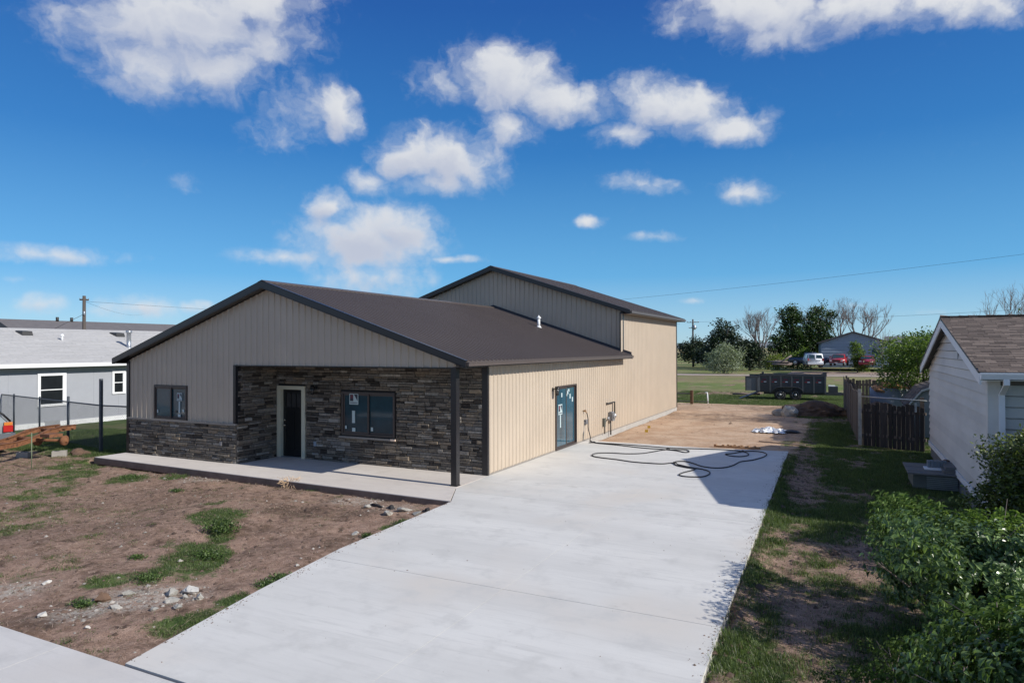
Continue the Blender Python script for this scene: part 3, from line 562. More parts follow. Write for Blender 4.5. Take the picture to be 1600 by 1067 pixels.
x3, y3, g3 = scatter(6.9, 10, -11, 7, 9000, lambda x, y: np.where(free(x, y), .3, 0), 34)
pebbles('dirt_clods', x2[::3], y2[::3], RNG.gamma(2, .009, len(x2[::3]))+.006, pmat('pale_dirt_clod', (.34, .235, .16), .95, rand=.35, bump=.5), 'loose tan dirt clods over the graded lot behind the driveway', 'dirt', 6)
x = np.concatenate([x, x3]); y = np.concatenate([y, y3]); pebbles('dirt_clods', x, y, RNG.gamma(2, .009, len(x))+.006, pmat('dirt_clod', (.13, .085, .062), .95, rand=.45, bump=.5), 'loose brown dirt clods lying over the bare ground', 'dirt', 4)

r = np.random.default_rng(91); n = 2600; yy = r.uniform(-10.9, 7.4, n); side = r.random(n) < .5
lx = np.interp(yy, [-10.95, -6.7, -2.95, -1.7, 0, 7.45], [1.5, .82, .66, .04, .0, .0]); rx_ = np.interp(yy, [-10.95, -8.7, -1, 7.6], [7.25, 7.12, 6.97, 6.8])
off = r.exponential(.07, n)+.01; xx_ = np.where(side, lx+off, rx_-off); k = ~(side & (yy > -3)) & (fbm(xx_*0, yy, .6, 3) > .42); n2 = 110
xx_ = np.concatenate([xx_[k], r.uniform(1.5, 6.5, n2)]); yy = np.concatenate([yy[k], r.uniform(-10, 7, n2)])
pebbles('dirt_crumbs', xx_, yy, r.gamma(2, .0028, len(xx_))+.0015, pmat('dirt_crumb', (.20, .145, .11), .95, rand=.4), 'small crumbs of dirt washed over the driveway edges', 'dirt', 5, .0005)

# ------------------------------------------------------------------ main building
B = thing('metal_building', (-6.2, 0, 0), 'long tan steel building with brown roofs, stone-faced porch front and taller rear shop', 'building')
XW, XE, XR = -12.43, 0.0, -6.21
SL = 1/3.
def zl(x, z=5.27): return z-SL*abs(x-XR)          # top of the low roof
def zs(x): return zl(x, 7.16)                      # top of the shop roof
def spans(us, lo, hi, ops):
    """split each [u,u'] into z intervals outside the openings"""
    us = sorted(set([round(u, 4) for u in us]+[round(o[k], 4) for o in ops for k in (0, 1) if us[0] < o[k] < us[-1]]))
    for a, b in zip(us[:-1], us[1:]):
        m = (a+b)/2; cuts = [(o[2], o[3]) for o in ops if o[0] < m < o[1]]
        segs = [(None, None)]; z0 = lo
        res = []; cur = lo
        for c0, c1 in sorted(cuts):
            if c0 > cur: res.append((cur, cur, c0, c0))
            cur = max(cur, c1)
        res.append((cur, cur, hi(a), hi(b)))
        for s in res:
            if s[3] > s[1]+.01 or s[2] > s[0]+.01: yield a, b, s
def wall_core(name, ax, c0, c1, u0, u1, lo, hi, ops, mat=None, extra=()):
    mb = MB(); us = [u0, u1]+[e for e in extra if u0 < e < u1]; us.sort()
    for a, b, (l0, l1, h0, h1) in spans(us, lo, hi, ops):
        if ax == 'y': mb.hexa([(a, c0, l0), (b, c0, l1), (b, c1, l1), (a, c1, l0)], [(a, c0, h0), (b, c0, h1), (b, c1, h1), (a, c1, h0)])
        else: mb.hexa([(c0, a, l0), (c1, a, l0), (c1, b, l1), (c0, b, l1)], [(c0, a, h0), (c1, a, h0), (c1, b, h1), (c0, b, h1)])
    return mb.build(name, mat or M['core'], B)
PROF = [(-.036, 0), (-.014, .030), (.014, .030), (.036, 0)]
def siding(ax, c, sgn, u0, u1, lo, hi, ops, peak=None, phase=0.):
    """one object per 0.914 m sheet with four 22 mm ribs"""
    k0 = math.floor((u0-phase)/.9144); u = phase+k0*.9144
    while u < u1:
        a, b = max(u, u0), min(u+.9144, u1)
        prof = {}
        for r in range(4):
            rc = u+.1143+r*.2286
            for dx, dz in PROF:
                if a < rc+dx < b: prof[round(rc+dx, 4)] = dz
        def dep(q):
            for r in range(4):
                rc = u+.1143+r*.2286; e = abs(q-rc)
                if e < .036: return .030*min(1, (.036-e)/.022)
            return 0
        us = [a, b]+list(prof)+([peak] if peak and a < peak < b else [])
        mb = MB()
        for p, q, (l0, l1, h0, h1) in spans(sorted(us), lo, hi, ops):
            dp, dq = c+sgn*dep(p), c+sgn*dep(q)
            if ax == 'y': mb.quad((p, dp, l0), (q, dq, l1), (q, dq, h1), (p, dp, h0))
            else: mb.quad((dp, p, l0), (dq, q, l1), (dq, q, h1), (dp, p, h0))
        if mb.f: mb.build('siding_panel', M['siding'], B, open=True)
        u += .9144
e = .02
PY = -1.53; XI = -7.5
W_L = (-11.13, -9.61, 1.16, 2.22); W_P = (-4.89, -2.97, .82, 2.09); DR = (-7.37, -6.36, 0, 2.17); SLD = (4.62, 6.50, .02, 2.10)
rake = lambda x: zl(x)-.20
# front gable wall, west part and over the porch
wall_core('wall', 'y', PY, PY+.14, XW, XI, 0, rake, [W_L], extra=())
wall_core('wall', 'y', PY, PY+.14, XI+.002, -.02, 2.9, rake, [], extra=(XR,))
siding('y', PY-.012, -1, XW+.08, XI-.06, 1.17, lambda x: rake(x)-.01, [(W_L[0]-.02, W_L[1]+.02, 0, W_L[3]+.02)], phase=.05)
siding('y', PY-.012, -1, XI-.06, -.02, 2.885, lambda x: rake(x)-.01, [], peak=XR, phase=.05)
# porch side wall, back wall, house side walls
wall_core('wall', 'x', XI-.14, XI, PY+.142, 0, 0, lambda y: 2.9, [])
wall_core('wall', 'y', 0.0+.03, .17, XI, -.02, 0, lambda x: 2.9, [W_P, DR], mat=M['mortar'])
wall_core('wall', 'x', -.15, -.012, .172, 12.1, 0, lambda y: 2.93, [SLD])
wall_core('wall', 'x', XW+.012, XW+.15, PY+.15, 12.1, 0, lambda y: 2.93, [])
siding('x', 0., 1, .03, 22.26, .03, lambda y: 2.84 if y < 11.75 else 4.74, [SLD], phase=.0) if False else None
def sidehi(y): return 2.93
siding('x', -.002, 1, .05, 11.82, .04, sidehi, [SLD], phase=.02)
siding('x', -.002, 1, 11.82, 22.27, .04, lambda y: 4.80, [], phase=.02)
siding('x', XW+.0, -1, PY+.05, 12.1, .04, lambda y: 2.9, [])
siding('x', XW+.0, -1, 12.1, 22.25, .04, lambda y: 4.8, [])
# shop walls
wall_core('wall', 'y', 12.12, 12.25, XW, XE-.02, 0, lambda x: zs(x)-.2, [], extra=(XR,))
wall_core('wall', 'x', -.15, -.012, 12.252, 22.15, 0, lambda y: 4.8, [])
wall_core('wall', 'x', XW+.012, XW+.15, 12.252, 22.15, 0, lambda y: 4.8, [])
wall_core('wall', 'y', 22.15, 22.28, XW, XE-.02, 0, lambda x: zs(x)-.2, [], extra=(XR,))
siding('y', 12.1, -1, XW+.05, -.09, 3.0, lambda x: zs(x)-.2, [], peak=XR, phase=.05)
tr = MB()
tr.box(-.125, .03, 12.062, 12.11, 3.0, 4.86); tr.box(-.0, .03, 12.11, 12.17, 2.9, 4.86); tr.build('corner_trim', M['trim'], B)
tr = MB(); tr.box(-.01, .032, 22.2, 22.31, 0.02, 4.86); tr.box(-.1, -.01, 22.282, 22.31, .02, 4.86); tr.build('corner_trim', M['trim'], B)
tr = MB(); tr.box(XW-.03, XW+.1, PY-.05, PY-.0, 0.0, 2.98); tr.box(XW-.03, XW, PY, PY+.12, 0, 2.98); tr.build('corner_trim', M['trim'], B)
tr = MB(); tr.box(XI-.09, XI+.015, PY-.055, PY-.014, 1.18, 2.885); tr.box(XI, XI+.045, PY-.014, PY+.1, 1.18, 2.9); tr.build('corner_trim', M['trim'], B)
tr = MB(); tr.box(-.135, .03, -.035, .005, 0.01, 2.86); tr.box(.0, .03, .005, .05, 0.01, 2.86); tr.build('corner_trim', M['trim'], B)
tr = MB(); tr.box(-.0, .022, .05, 4.58, .012, .045); tr.box(0, .022, 6.54, 22.2, .012, .045); tr.build('base_trim', M['sill'], B)
fn = MB(); fn.box(-.1, .008, 7.52, 22.27, -.25, .01); fn.box(-.1, .008, .05, 7.48, -.15, .008); fn.build('foundation', pmat('foundation_concrete', (.42, .40, .37), .9, bump=.3), B)
# porch beam trim, ceiling, post
bt = MB(); bt.box(XI, -.02, PY-.045, PY+.15, 2.855, 2.885); bt.box(-.02, .0, PY+.15, .0, 2.855, 2.93); bt.build('porch_beam_trim', M['trim'], B)
ce = MB()
for k in range(9): ce.box(XI+.01+k*.83, XI+.01+k*.83+.824, PY+.151, .0, 2.90, 2.915)
ce.build('porch_ceiling', M['trim'], B)
po = MB(); po.box(-.165, -.008, PY-.03, PY+.13, 0.004, 2.855)
o = po.build('porch_post', M['trimb'], B)
o.data.materials.clear(); o.data.materials.append(M['trim'])
bs = MB(); bs.box(-.18, .005, PY-.045, PY+.145, 0.004, .02); bs.build('post_base', M['trim'], B)

# stone veneer ---------------------------------------------------------------
stone_meshes = []
for s_ in range(10):
    r = random.Random(s_); mb = MB(); j = lambda a: r.uniform(-a, a)
    bk_ = [(-.5, 0, -.5), (.5, 0, -.5), (.5, 0, .5), (-.5, 0, .5)]
    md = [(-.5, -.62+j(.1), -.5), (.5, -.62+j(.1), -.5), (.5, -.62+j(.1), .5), (-.5, -.62+j(.1), .5)]
    fr = [(-.46+j(.02), -1+j(.18), -.38+j(.06)), (.46+j(.02), -1+j(.18), -.38+j(.06)), (.46+j(.02), -1+j(.18), .38+j(.06)), (-.46+j(.02), -1+j(.18), .38+j(.06))]
    mb.v = bk_+md+fr
    for k in range(4): q = (k+1) % 4; mb.f += [(k, q, 4+q, 4+k), (4+k, 4+q, 8+q, 8+k)]
    mb.f.append((8, 9, 10, 11)); stone_meshes.append(mb.mesh('stone', None, M['stone']))
stones = []
def stone_field(ax, c, u0, u1, z0, z1, ops, seed, vis):
    r = random.Random(seed); z = z0
    while z < z1-.02:
        h = r.choice((.055, .07, .085, .085, .1, .12)); h = min(h, z1-z)
        if z1-z-h < .04: h = z1-z
        u = u0-r.uniform(0, .3)
        while u < u1:
            w = r.uniform(.14, .52); a, b = max(u, u0), min(u+w, u1)
            if u1-b < .08: b = u1; w = b-u+1
            hits = [o for o in ops if a < o[1] and b > o[0] and z < o[3]-.01 and z+h > o[2]+.01]
            segs = [(a, b)]
            for o in hits:
                ns = []
                for p, q in segs:
                    if q <= o[0] or p >= o[1]: ns.append((p, q)); continue
                    if p < o[0]-.02: ns.append((p, o[0]))
                    if q > o[1]+.02: ns.append((o[1], q))
                segs = ns
            for p, q in segs:
                if q-p > .02:
                    # two thin stones in place of one thick one now and then
                    parts_ = [(z, h)] if (h < .1 or r.random() < .6) else [(z, h*.5), (z+h*.5, h*.5)]
                    for zz, hh in parts_: stones.append((ax, c, (p+q)/2, zz+hh/2, q-p-.006, hh-.006, r.uniform(.022, .062), r.randrange(10), vis, r.random() < .5))
            u += w
        z += h
so = .0
stone_field('y', PY, XW+.1, XI+.0, 0.004, 1.115, [], 1, 1.0)
stone_field('y', .03, XI, -.14, .004, 2.9, [(W_P[0]-.05, W_P[1]+.05, W_P[2]-.09, W_P[3]+.03), (DR[0]-.07, DR[1]+.07, 0, DR[3]+.05)], 2, 1.0)
stone_field('x', XI, PY+.0, -.03, .004, 2.9, [], 3, .9)
order = sorted(range(len(stones)), key=lambda k: -(stones[k][4]*stones[k][5]*(1/(9+abs(stones[k][1]*0)+.5*abs(stones[k][2]))**0)*stones[k][8]))
rest = MB()
def stone_M(s):
    ax, c, u, z, w, h, d, k, vis, fl = s
    d = d/.9
    if ax == 'y': return Vector((u, c, z)), 0, (w if not fl else w, d, h), k
    return Vector((c, u, z)), R_(90), (w, d, h), k
for rank, k in enumerate(order):
    loc, rz, scl_, mk = stone_M(stones[k])
    if rank < 300: inst('stone', stone_meshes[mk], B, loc, (0, 0, rz), scl_)
    else:
        mt = Matrix.Translation(loc) @ Matrix.Rotation(rz, 4, 'Z') @ Matrix.Diagonal((*scl_, 1)); n = len(rest.v); me = stone_meshes[mk]
        rest.v += [tuple(mt @ v.co) for v in me.vertices]; rest.f += [tuple(n+i for i in p.vertices) for p in me.polygons]
rest.build('small_stones', M['stone'], B, kind='stuff')
sc_ = MB(); sc_.box(XI, -.02, .0, .03, .002, .03); 
x = XW+.06; r = random.Random(4)
while x < XI-.05:
    w = min(r.uniform(.5, .62), XI+.02-x); q = MB(); q.box(x, x+w-.006, PY-.085, PY-.0, 1.115, 1.17); q.build('ledge_stone', M['sill'], B); x += w
x = W_P[0]-.06
for w in (.66, .66, .55): q = MB(); q.box(x, x+w-.006, -.07, .03, .735, .79); q.build('ledge_stone', M['sill'], B); x += w
q = MB(); q.box(x, x+.16, -.075, .03, .738, .792); q.build('ledge_stone', pmat('pale_tan_block', (.75, .58, .45), .7), B)

# windows --------------------------------------------------------------------
def bar(mb, ax, u0, u1, z0, z1, d0, d1):
    if ax == 'y': mb.box(u0, u1, d0, d1, z0, z1)
    else: mb.box(d0, d1, u0, u1, z0, z1)
def logo(ax, d, u, z, s, par, sg=1):
    """square protective-film label: white card, dark square, dark corner triangle, small line of print"""
    def card(mb, a, b, z0, z1, t): bar(mb, ax, a, b, z0, z1, *sorted((d-t*sgn_, d)))
    sgn_ = 1 if ax == 'y' else -1
    q = MB(); card(q, u, u+s, z, z+s, .002); w = q.build('sticker', M['sticker'], par)
    q = MB(); card(q, u+.08*s, u+.44*s, z+.30*s, z+.88*s, .004); q.build('print', M['stickerd'], w)
    q = MB(); card(q, u+.14*s, u+.44*s, z+.55*s, z+.86*s, .005); q.build('print', M['stickerr'], w)
    q = MB(); dd = d-.004*sgn_; pts_ = [(u+.52*s, z+.9*s), (u+.92*s, z+.9*s), (u+.92*s, z+.32*s)]
    q.quad(*[((p[0], dd, p[1]) if ax == 'y' else (dd, p[0], p[1])) for p in pts_]); q.build('print', M['stickerd'], w)
    q = MB()
    for k in range(7): card(q, u+(.1+.12*k)*s, u+(.17+.12*k)*s, z+.09*s, z+.2*s, .004)
    q.build('print', M['stickerd'], w)
    return w
def window(ax, c, sg, u0, u1, z0, z1, glassm, label=None, name='window'):
    """sliding unit: brown frame, two sashes with a pane each; sg = outward direction of the wall along its normal axis"""
    f = MB(); out, inn = c+sg*.045, c-sg*.06; lo_, hi_ = sorted((out, inn)); t = .055
    bar(f, ax, u0, u1, z0, z0+t, lo_, hi_); bar(f, ax, u0, u1, z1-t, z1, lo_, hi_); bar(f, ax, u0, u0+t, z0+t, z1-t, lo_, hi_); bar(f, ax, u1-t, u1, z0+t, z1-t, lo_, hi_)
    fo = f.build(name, M['trimw'], B); mid = (u0+u1)/2
    if label: fo['label'] = label
    for a, b, dd in ((u0+t, mid+.03, .02), (mid-.03, u1-t, -.012)):
        s = MB(); s0, s1 = sorted((c+sg*dd, c+sg*(dd-.03))); w = .05
        bar(s, ax, a, b, z0+t, z0+t+w, s0, s1); bar(s, ax, a, b, z1-t-w, z1-t, s0, s1); bar(s, ax, a, a+w, z0+t+w, z1-t-w, s0, s1); bar(s, ax, b-w, b, z0+t+w, z1-t-w, s0, s1)
        s.build('sash', M['trimw'], fo)
        g = MB(); g0, g1 = sorted((c+sg*(dd-.012), c+sg*(dd-.018))); bar(g, ax, a+w, b-w, z0+t+w, z1-t-w, g0, g1); g.build('pane', glassm, fo)
    return fo
M['trimw'] = pmat('brown_window_frame', (.060, .046, .042), .4, var=.05)
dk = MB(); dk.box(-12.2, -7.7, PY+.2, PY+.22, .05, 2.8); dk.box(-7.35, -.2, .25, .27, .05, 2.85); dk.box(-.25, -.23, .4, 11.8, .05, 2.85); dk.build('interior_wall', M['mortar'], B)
w1 = window('y', PY, -1, *W_L, M['glass'])
d1 = PY+.005
def flat(ax, d, u0, u1, z0, z1, mat, par, sgn_=1, t=.002):
    q = MB(); bar(q, ax, u0, u1, z0, z1, *sorted((d-t*sgn_, d))); return q.build('sticker', mat, par)
logo('y', d1, -10.10, 1.76, .24, w1); flat('y', d1, -10.02, -9.95, 1.38, 1.74, M['sticker'], w1); flat('y', d1, -10.05, -9.93, 1.26, 1.35, M['sticker'], w1)
flat('y', d1, -9.85, -9.77, 1.42, 1.50, M['sticker'], w1); flat('y', PY-.028, -10.98, -10.93, 1.36, 1.46, M['sticker'], w1); flat('y', d1-.0, -10.17, -10.11, 1.38, 1.46, M['gpale'], w1)
w2 = window('y', .03, -1, *W_P, M['glass'])
logo('y', -.003+.0, -4.60, 1.72, .33, w2); flat('y', -.003, -4.50, -4.39, 1.18, 1.54, M['sticker'], w2); flat('y', -.003, -4.50, -4.38, .93, 1.04, M['sticker'], w2)
flat('y', -.003, -4.76, -4.70, 1.0, 1.09, M['sticker'], w2); flat('y', .028, -3.84, -3.76, .97, 1.08, M['sticker'], w2)
# front door
j = MB(); j.box(DR[0]-.07, DR[0]+.09, -.045, .17, .004, DR[3]+.04); j.box(DR[1]-.07, DR[1]+.07, -.045, .17, .004, DR[3]+.04); j.box(DR[0]+.09, DR[1]-.07, -.045, .17, DR[3]-.07, DR[3]+.04)
jo = j.build('door_frame', M['jamb'], B)
x0, x1, zt = DR[0]+.092, DR[1]-.072, DR[3]-.072; yb = .07
d = MB(); t = .11
d.box(x0, x0+t, yb, yb+.045, .03, zt); d.box(x1-t, x1, yb, yb+.045, .03, zt); d.box(x0+t, x1-t, yb, yb+.045, zt-.12, zt); d.box(x0+t, x1-t, yb, yb+.045, 1.42, 1.55); d.box(x0+t, x1-t, yb, yb+.045, .03, .25)
d.box((x0+x1)/2-.04, (x0+x1)/2+.04, yb, yb+.045, .25, 1.42); d.box(x0+t, (x0+x1)/2-.04, yb+.014, yb+.04, .25, 1.42); d.box((x0+x1)/2+.04, x1-t, yb+.014, yb+.04, .25, 1.42)
for k in (1, 2): xm = x0+t+(x1-x0-2*t)*k/3; d.box(xm-.012, xm+.012, yb+.002, yb+.044, 1.55, zt-.12)
do = d.build('door', M['black'], B)
for k in range(3):
    xa = x0+t+(x1-x0-2*t)*k/3+.012; xb_ = x0+t+(x1-x0-2*t)*(k+1)/3-.012; q = MB(); q.box(xa, xb_, yb+.018, yb+.026, 1.55, zt-.12); q.build('pane', M['gpale'], do)
q = MB(); q.lathe((x0+.06, yb, .98), 'y', [(0, .03), (-.01, .03), (-.015, .012), (-.035, .014), (-.045, .03), (-.065, .03), (-.075, .015)], 12); q.build('handle', M['brass'], do)
q = MB(); q.lathe((x0+.06, yb, 1.14), 'y', [(0, .028), (-.012, .028), (-.016, .02)], 12); q.build('handle', M['brass'], do)
q = MB(); q.box(x0, x1, -.03, .12, .004, .03); q.build('threshold', M['galv'], do)
# sliding glass door in the side wall
w3 = window('x', 0.0, 1, *SLD, M['film'], name='sliding_door')
dd = .013
logo('x', dd+.0, 4.87, 1.15, .34, w3, -1)
flat('x', dd, 5.00, 5.09, .72, 1.14, M['sticker'], w3, -1); flat('x', dd, 5.12, 5.22, 1.72, 1.86, M['sticker'], w3, -1)
for (a, z_, w_, h_) in ((5.72, 1.78, .12, .12), (5.80, 1.86, .14, .09), (5.95, 1.62, .10, .16), (6.17, 1.50, .10, .16), (5.68, 1.72, .06, .08)): flat('x', -.018, a, a+w_, z_, z_+h_, M['sticker'], w3, -1)
# wall lamps
def lamp(x, y, z, ax, name='wall_lamp'):
    q = MB(); n = Vector((0, -1, 0)) if ax == 'y' else Vector((1, 0, 0)); s = Vector((1, 0, 0)) if ax == 'y' else Vector((0, 1, 0)); p = Vector((x, y, z))
    q.lathe(p, n, [(0, .06), (.02, .06), (.025, .04)], 12); q.tube([p+n*.02, p+n*.12+Vector((0, 0, .05)), p+n*.16], .012)
    a = q.build('wall_lamp', M['black'], B)
    q = MB(); c = p+n*.16
    q.lathe(c+Vector((0, 0, .04)), 'z', [(.06, .01), (.05, .05), (.0, .085), (-.01, .085)], 12); q.lathe(c+Vector((0, 0, -.2)), 'z', [(0, .03), (.02, .055), (.03, .055)], 12)
    for k in range(4): t_ = k*math.pi/2+.4; q.tube([c+Vector((.08*math.cos(t_), .08*math.sin(t_), .03)), c+Vector((.052*math.cos(t_), .052*math.sin(t_), -.18))], .006, 4)
    q.build('lantern', M['black'], a); q = MB(); q.lathe(c+Vector((0, 0, -.17)), 'z', [(0, .045), (.19, .07)], 10); q.build('lantern_glass', M['gpale'], a)
lamp(-5.86, -.02, 2.17, 'y'); lamp(.0, 4.42, 2.02, 'x')
q = MB(); q.box(-5.95, -5.85, -.035, .03, .42, .56); q.build('outlet_box', pmat('grey_blue_outlet', (.25, .30, .36), .5), B)
q = MB(); q.box(-8.13, -8.05, PY-.07, PY, .50, .62); q.build('outlet_box', pmat('grey_outlet', (.26, .25, .25), .6), B)

sc2 = MB(); 
for y_ in np.arange(.17, 22.2, .2286):
    for z_ in (.35, 1.15, 1.95, 2.7, 3.5, 4.3):
        if z_ > 2.8 and y_ < 12: continue
        if SLD[0]-.1 < y_ < SLD[1]+.1 and z_ < 2.2: continue
        sc2.box(-.002, .004, y_-.006, y_+.006, z_-.006, z_+.006)
for x_ in np.arange(-12.2, -.2, .2286):
    for z_ in (1.35, 2.05, 2.98, 3.7, 4.5):
        if (z_ < 2.9 and x_ > XI-.1) or z_ > rake(x_)-.15 or (W_L[0]-.1 < x_ < W_L[1]+.1 and z_ < 2.3): continue
        sc2.box(x_-.006, x_+.006, PY-.018, PY-.012, z_-.006, z_+.006)
sc2.build('screw_heads', M['sill'], B, kind='stuff')
# roofs ----------------------------------------------------------------------
def roof(y0, y1, zt, name='roof'):
    ov = .406; L_ = 0; deck = MB(); th = .15
    zz = lambda x: zt-SL*abs(x-XR)
    xa, xb_ = XW-ov, XE+ov
    deck.prism([(xa+.03, zz(xa)-.04), (XR, zt-.03), (xb_-.03, zz(xb_)-.04), (xb_-.03, zz(xb_)-.12), (XR, zt-.16), (xa+.03, zz(xa)-.12)], 'y', y0+.03, y1-.03)
    rf = deck.build('roof', M['trim'], B)
    n = int(math.ceil((y1-y0)/.9144)); wd = (y1-y0)/n
    for side in (-1, 1):
        mb = MB(); pr = [(0, 0)]
        for r in range(4):
            rc = wd*(r+.5)/4
            pr += [(rc-.034, 0), (rc-.016, .036), (rc+.016, .036), (rc+.034, 0)]
        pr += [(wd, 0)]
        xe = XR+side*(6.21+ov+.0); top = []
        for (u, h) in pr: top.append(((XR+side*.02, u, zt+h-.006), (xe, u, zt-SL*abs(xe-XR)+h)))
        for k in range(len(top)-1):
            a, b = top[k], top[k+1]; mb.quad(a[0], b[0], b[1], a[1])
            lo = lambda p: (p[0], p[1], zt-SL*abs(p[0]-XR)-.012); mb.quad(a[1], b[1], lo(b[1]), lo(a[1])); mb.quad(a[0], b[0], (b[0][0], b[0][1], zt-.012), (a[0][0], a[0][1], zt-.012))
            mb.quad(lo(a[0]), lo(b[0]), lo(b[1]), lo(a[1]))
        me = mb.mesh('roof_panel', None, M['roofm'])
        bm = bmesh.new(); bm.from_mesh(me); bmesh.ops.remove_doubles(bm, verts=bm.verts, dist=.0002); bmesh.ops.recalc_face_normals(bm, faces=bm.faces); bm.to_mesh(me); bm.free()
        for k in range(n):
            o = bpy.data.objects.new('roof_panel', me); COL.objects.link(o); o.parent = rf; ORG[o.name] = ORG[rf.name]; o.location = Vector((0, y0+k*wd, 0))-ORG[rf.name]
    for yy, s in ((y0, -1), (y1, 1)):
        q = MB()
        for side in (-1, 1):
            xe = XR+side*(6.21+ov+.01); a = yy-.02 if s < 0 else yy-.02; b = a+.04
            q.hexa([(XR, a, zt-.155), (xe, a, zz(xe)-.125), (xe, b, zz(xe)-.125), (XR, b, zt-.155)], [(XR, a, zt+.035), (xe, a, zz(xe)+.03), (xe, b, zz(xe)+.03), (XR, b, zt+.035)])
            a2, b2 = (a-.0, a+.11) if s < 0 else (a-.07, b)
            q.hexa([(XR, a2, zt+.025), (xe, a2, zz(xe)+.022), (xe, b2, zz(xe)+.022), (XR, b2, zt+.025)], [(XR, a2, zt+.04), (xe, a2, zz(xe)+.036), (xe, b2, zz(xe)+.036), (XR, b2, zt+.04)])
            q.hexa([(XR, a-.0, zt-.175), (xe, a, zz(xe)-.143), (xe, a+.09, zz(xe)-.143), (XR, a+.09, zt-.175)], [(XR, a, zt-.15), (xe, a, zz(xe)-.118), (xe, a+.09, zz(xe)-.118), (XR, a+.09, zt-.15)])
        q.build('rake_trim', M['trim'], rf)
    q = MB()
    for side in (-1, 1): q.hexa([(XR, y0, zt+.02), (XR+side*.16, y0, zt-.035), (XR+side*.16, y1, zt-.035), (XR, y1, zt+.02)], [(XR, y0, zt+.058), (XR+side*.16, y0, zt+.005), (XR+side*.16, y1, zt+.005), (XR, y1, zt+.058)])
    q.build('ridge_cap', M['roofm'], rf)
    # eave trim / gutter both sides, soffit underneath
    for side in (-1, 1):
        xe = XR+side*(6.21+ov); q = MB(); xx = sorted((xe, xe+side*.075))
        q.box(xx[0], xx[1], y0+.03, y1-.0, zz(xe)-.105, zz(xe)-.03); xx = sorted((xe-side*.02, xe+side*.085)); q.box(xx[0], xx[1], y0+.03, y1, zz(xe)-.03, zz(xe)-.012); q.build('gutter', M['trimb'], rf)
        q = MB(); xw = XE+.024 if side > 0 else XW-.024; xx = sorted((xw, xe)); q.box(xx[0], xx[1], y0+.04, y1-.04, zz(xe)-.135, zz(xe)-.12); q.build('soffit', M['trimb'], rf)
    return rf
rf1 = roof(-1.81, 12.08, 5.235); rf2 = roof(11.80, 22.57, 7.125)
# flashing where the low roof meets the shop wall
q = MB()
for side in (-1, 1):
    xe = XR+side*6.6 if side > 0 else XW
    q.hexa([(XR, 11.98, zl(XR)-.03), (xe, 11.98, zl(xe)-.03), (xe, 12.075, zl(xe)-.03), (XR, 12.075, zl(XR)-.03)], [(XR, 12.04, zl(XR)+.10), (xe, 12.04, zl(xe)+.10), (xe, 12.075, zl(xe)+.10), (XR, 12.075, zl(XR)+.10)])
q.build('flashing', M['trim'], B)
# vent pipe with cone cap on the low roof
vx, vy = -3.15, 10.4; vz = zl(vx)
q = MB(); q.lathe((vx, vy, vz-.05), 'z', [(0, .06), (.40, .06)], 14); q.lathe((vx, vy, vz+.33), 'z', [(0, .035), (.03, .10), (.05, .105), (.13, .03), (.16, .02)], 14); q.lathe((vx, vy, vz-.05), 'z', [(0, .13), (.09, .075)], 12)
v_ = q.build('roof_vent', M['white'], rf1)

# meter, spigot and hose ----------------------------------------------------
gm_ = thing('gas_meter', (.06, 10.2, 0), 'grey gas meter and regulator piped up beside the tan side wall', 'gas meter')
q = MB(); q.tube([(.02, 9.75, 1.17), (.10, 9.75, 1.17), (.10, 10.62, 1.17), (.10, 10.62, .62)], .028, 8); q.tube([(.10, 9.35, .02), (.10, 9.35, .30)], .022, 8); q.tube([(.1, 10.1, -.1), (.1, 10.1, .45)], .028, 8); q.tube([(.1, 9.75, .55), (.1, 9.5, .5), (.1, 9.35, .30)], .02, 8); q.build('pipe', M['pipe'], gm_)
q = MB(); q.box(.04, .22, 9.98, 10.30, .46, .76); q.lathe((.13, 10.14, .76), 'z', [(0, .12), (.05, .09), (.06, .03)], 12); q.lathe((.22, 10.14, .62), 'x', [(0, .09), (.03, .09), (.04, .06)], 14); q.build('meter_body', M['gbox'], gm_)
q = MB(); q.lathe((.1, 10.5, .62), (0, 1, 0), [(-.08, .03), (-.03, .11), (.03, .11), (.08, .03)], 14); q.lathe((.12, 9.72, .58), 'x', [(-.03, .07), (.05, .07)], 12); q.build('regulator', M['galv'], gm_)
q = MB(); q.box(.03, .12, 9.28, 9.42, .30, .62); q.build('tag', pmat('dark_green_grey_box', (.12, .13, .11), .6), gm_)
sp = thing('wall_spigot', (.03, 7.25, 1.0), 'small brass spigot and grey junction box on the tan side wall beside the glass door', 'spigot')
q = MB(); q.lathe((.0, 7.22, 1.08), 'x', [(0, .03), (.05, .022), (.10, .03), (.12, .03)], 10); q.box(.06, .10, 7.16, 7.28, 1.12, 1.135); q.tube([(.10, 7.22, 1.08), (.14, 7.23, 1.02)], .016, 8); q.build('tap', M['copper'], sp)
q = MB(); q.box(.0, .09, 7.30, 7.46, .60, .76); q.box(.0, .06, 7.25, 7.34, .62, .70); q.build('junction_box', M['gbox'], sp)
q = MB(); q.tube([(.03, 7.28, .6), (.03, 7.2, .3), (.03, 7.15, .02)], .012, 6); q.build('conduit', M['gbox'], sp)
def catmull(P, n=8):
    P = [Vector(p) for p in P]; P = [P[0]*2-P[1]]+P+[P[-1]*2-P[-2]]; out = []
    for i in range(1, len(P)-2):
        for k in range(n):
            t = k/n; a, b, c, d_ = P[i-1:i+3]
            out.append(.5*((2*b)+(-a+c)*t+(2*a-5*b+4*c-d_)*t*t+(-a+3*b-3*c+d_)*t**3))
    return out+[P[-2]]
hz = .017
hp = HOSE
hose = catmull([(.14, 7.23, 1.02), (.17, 7.28, .8), (.16, 7.33, .45), (.25, 7.3, .15)]+hp, 8)
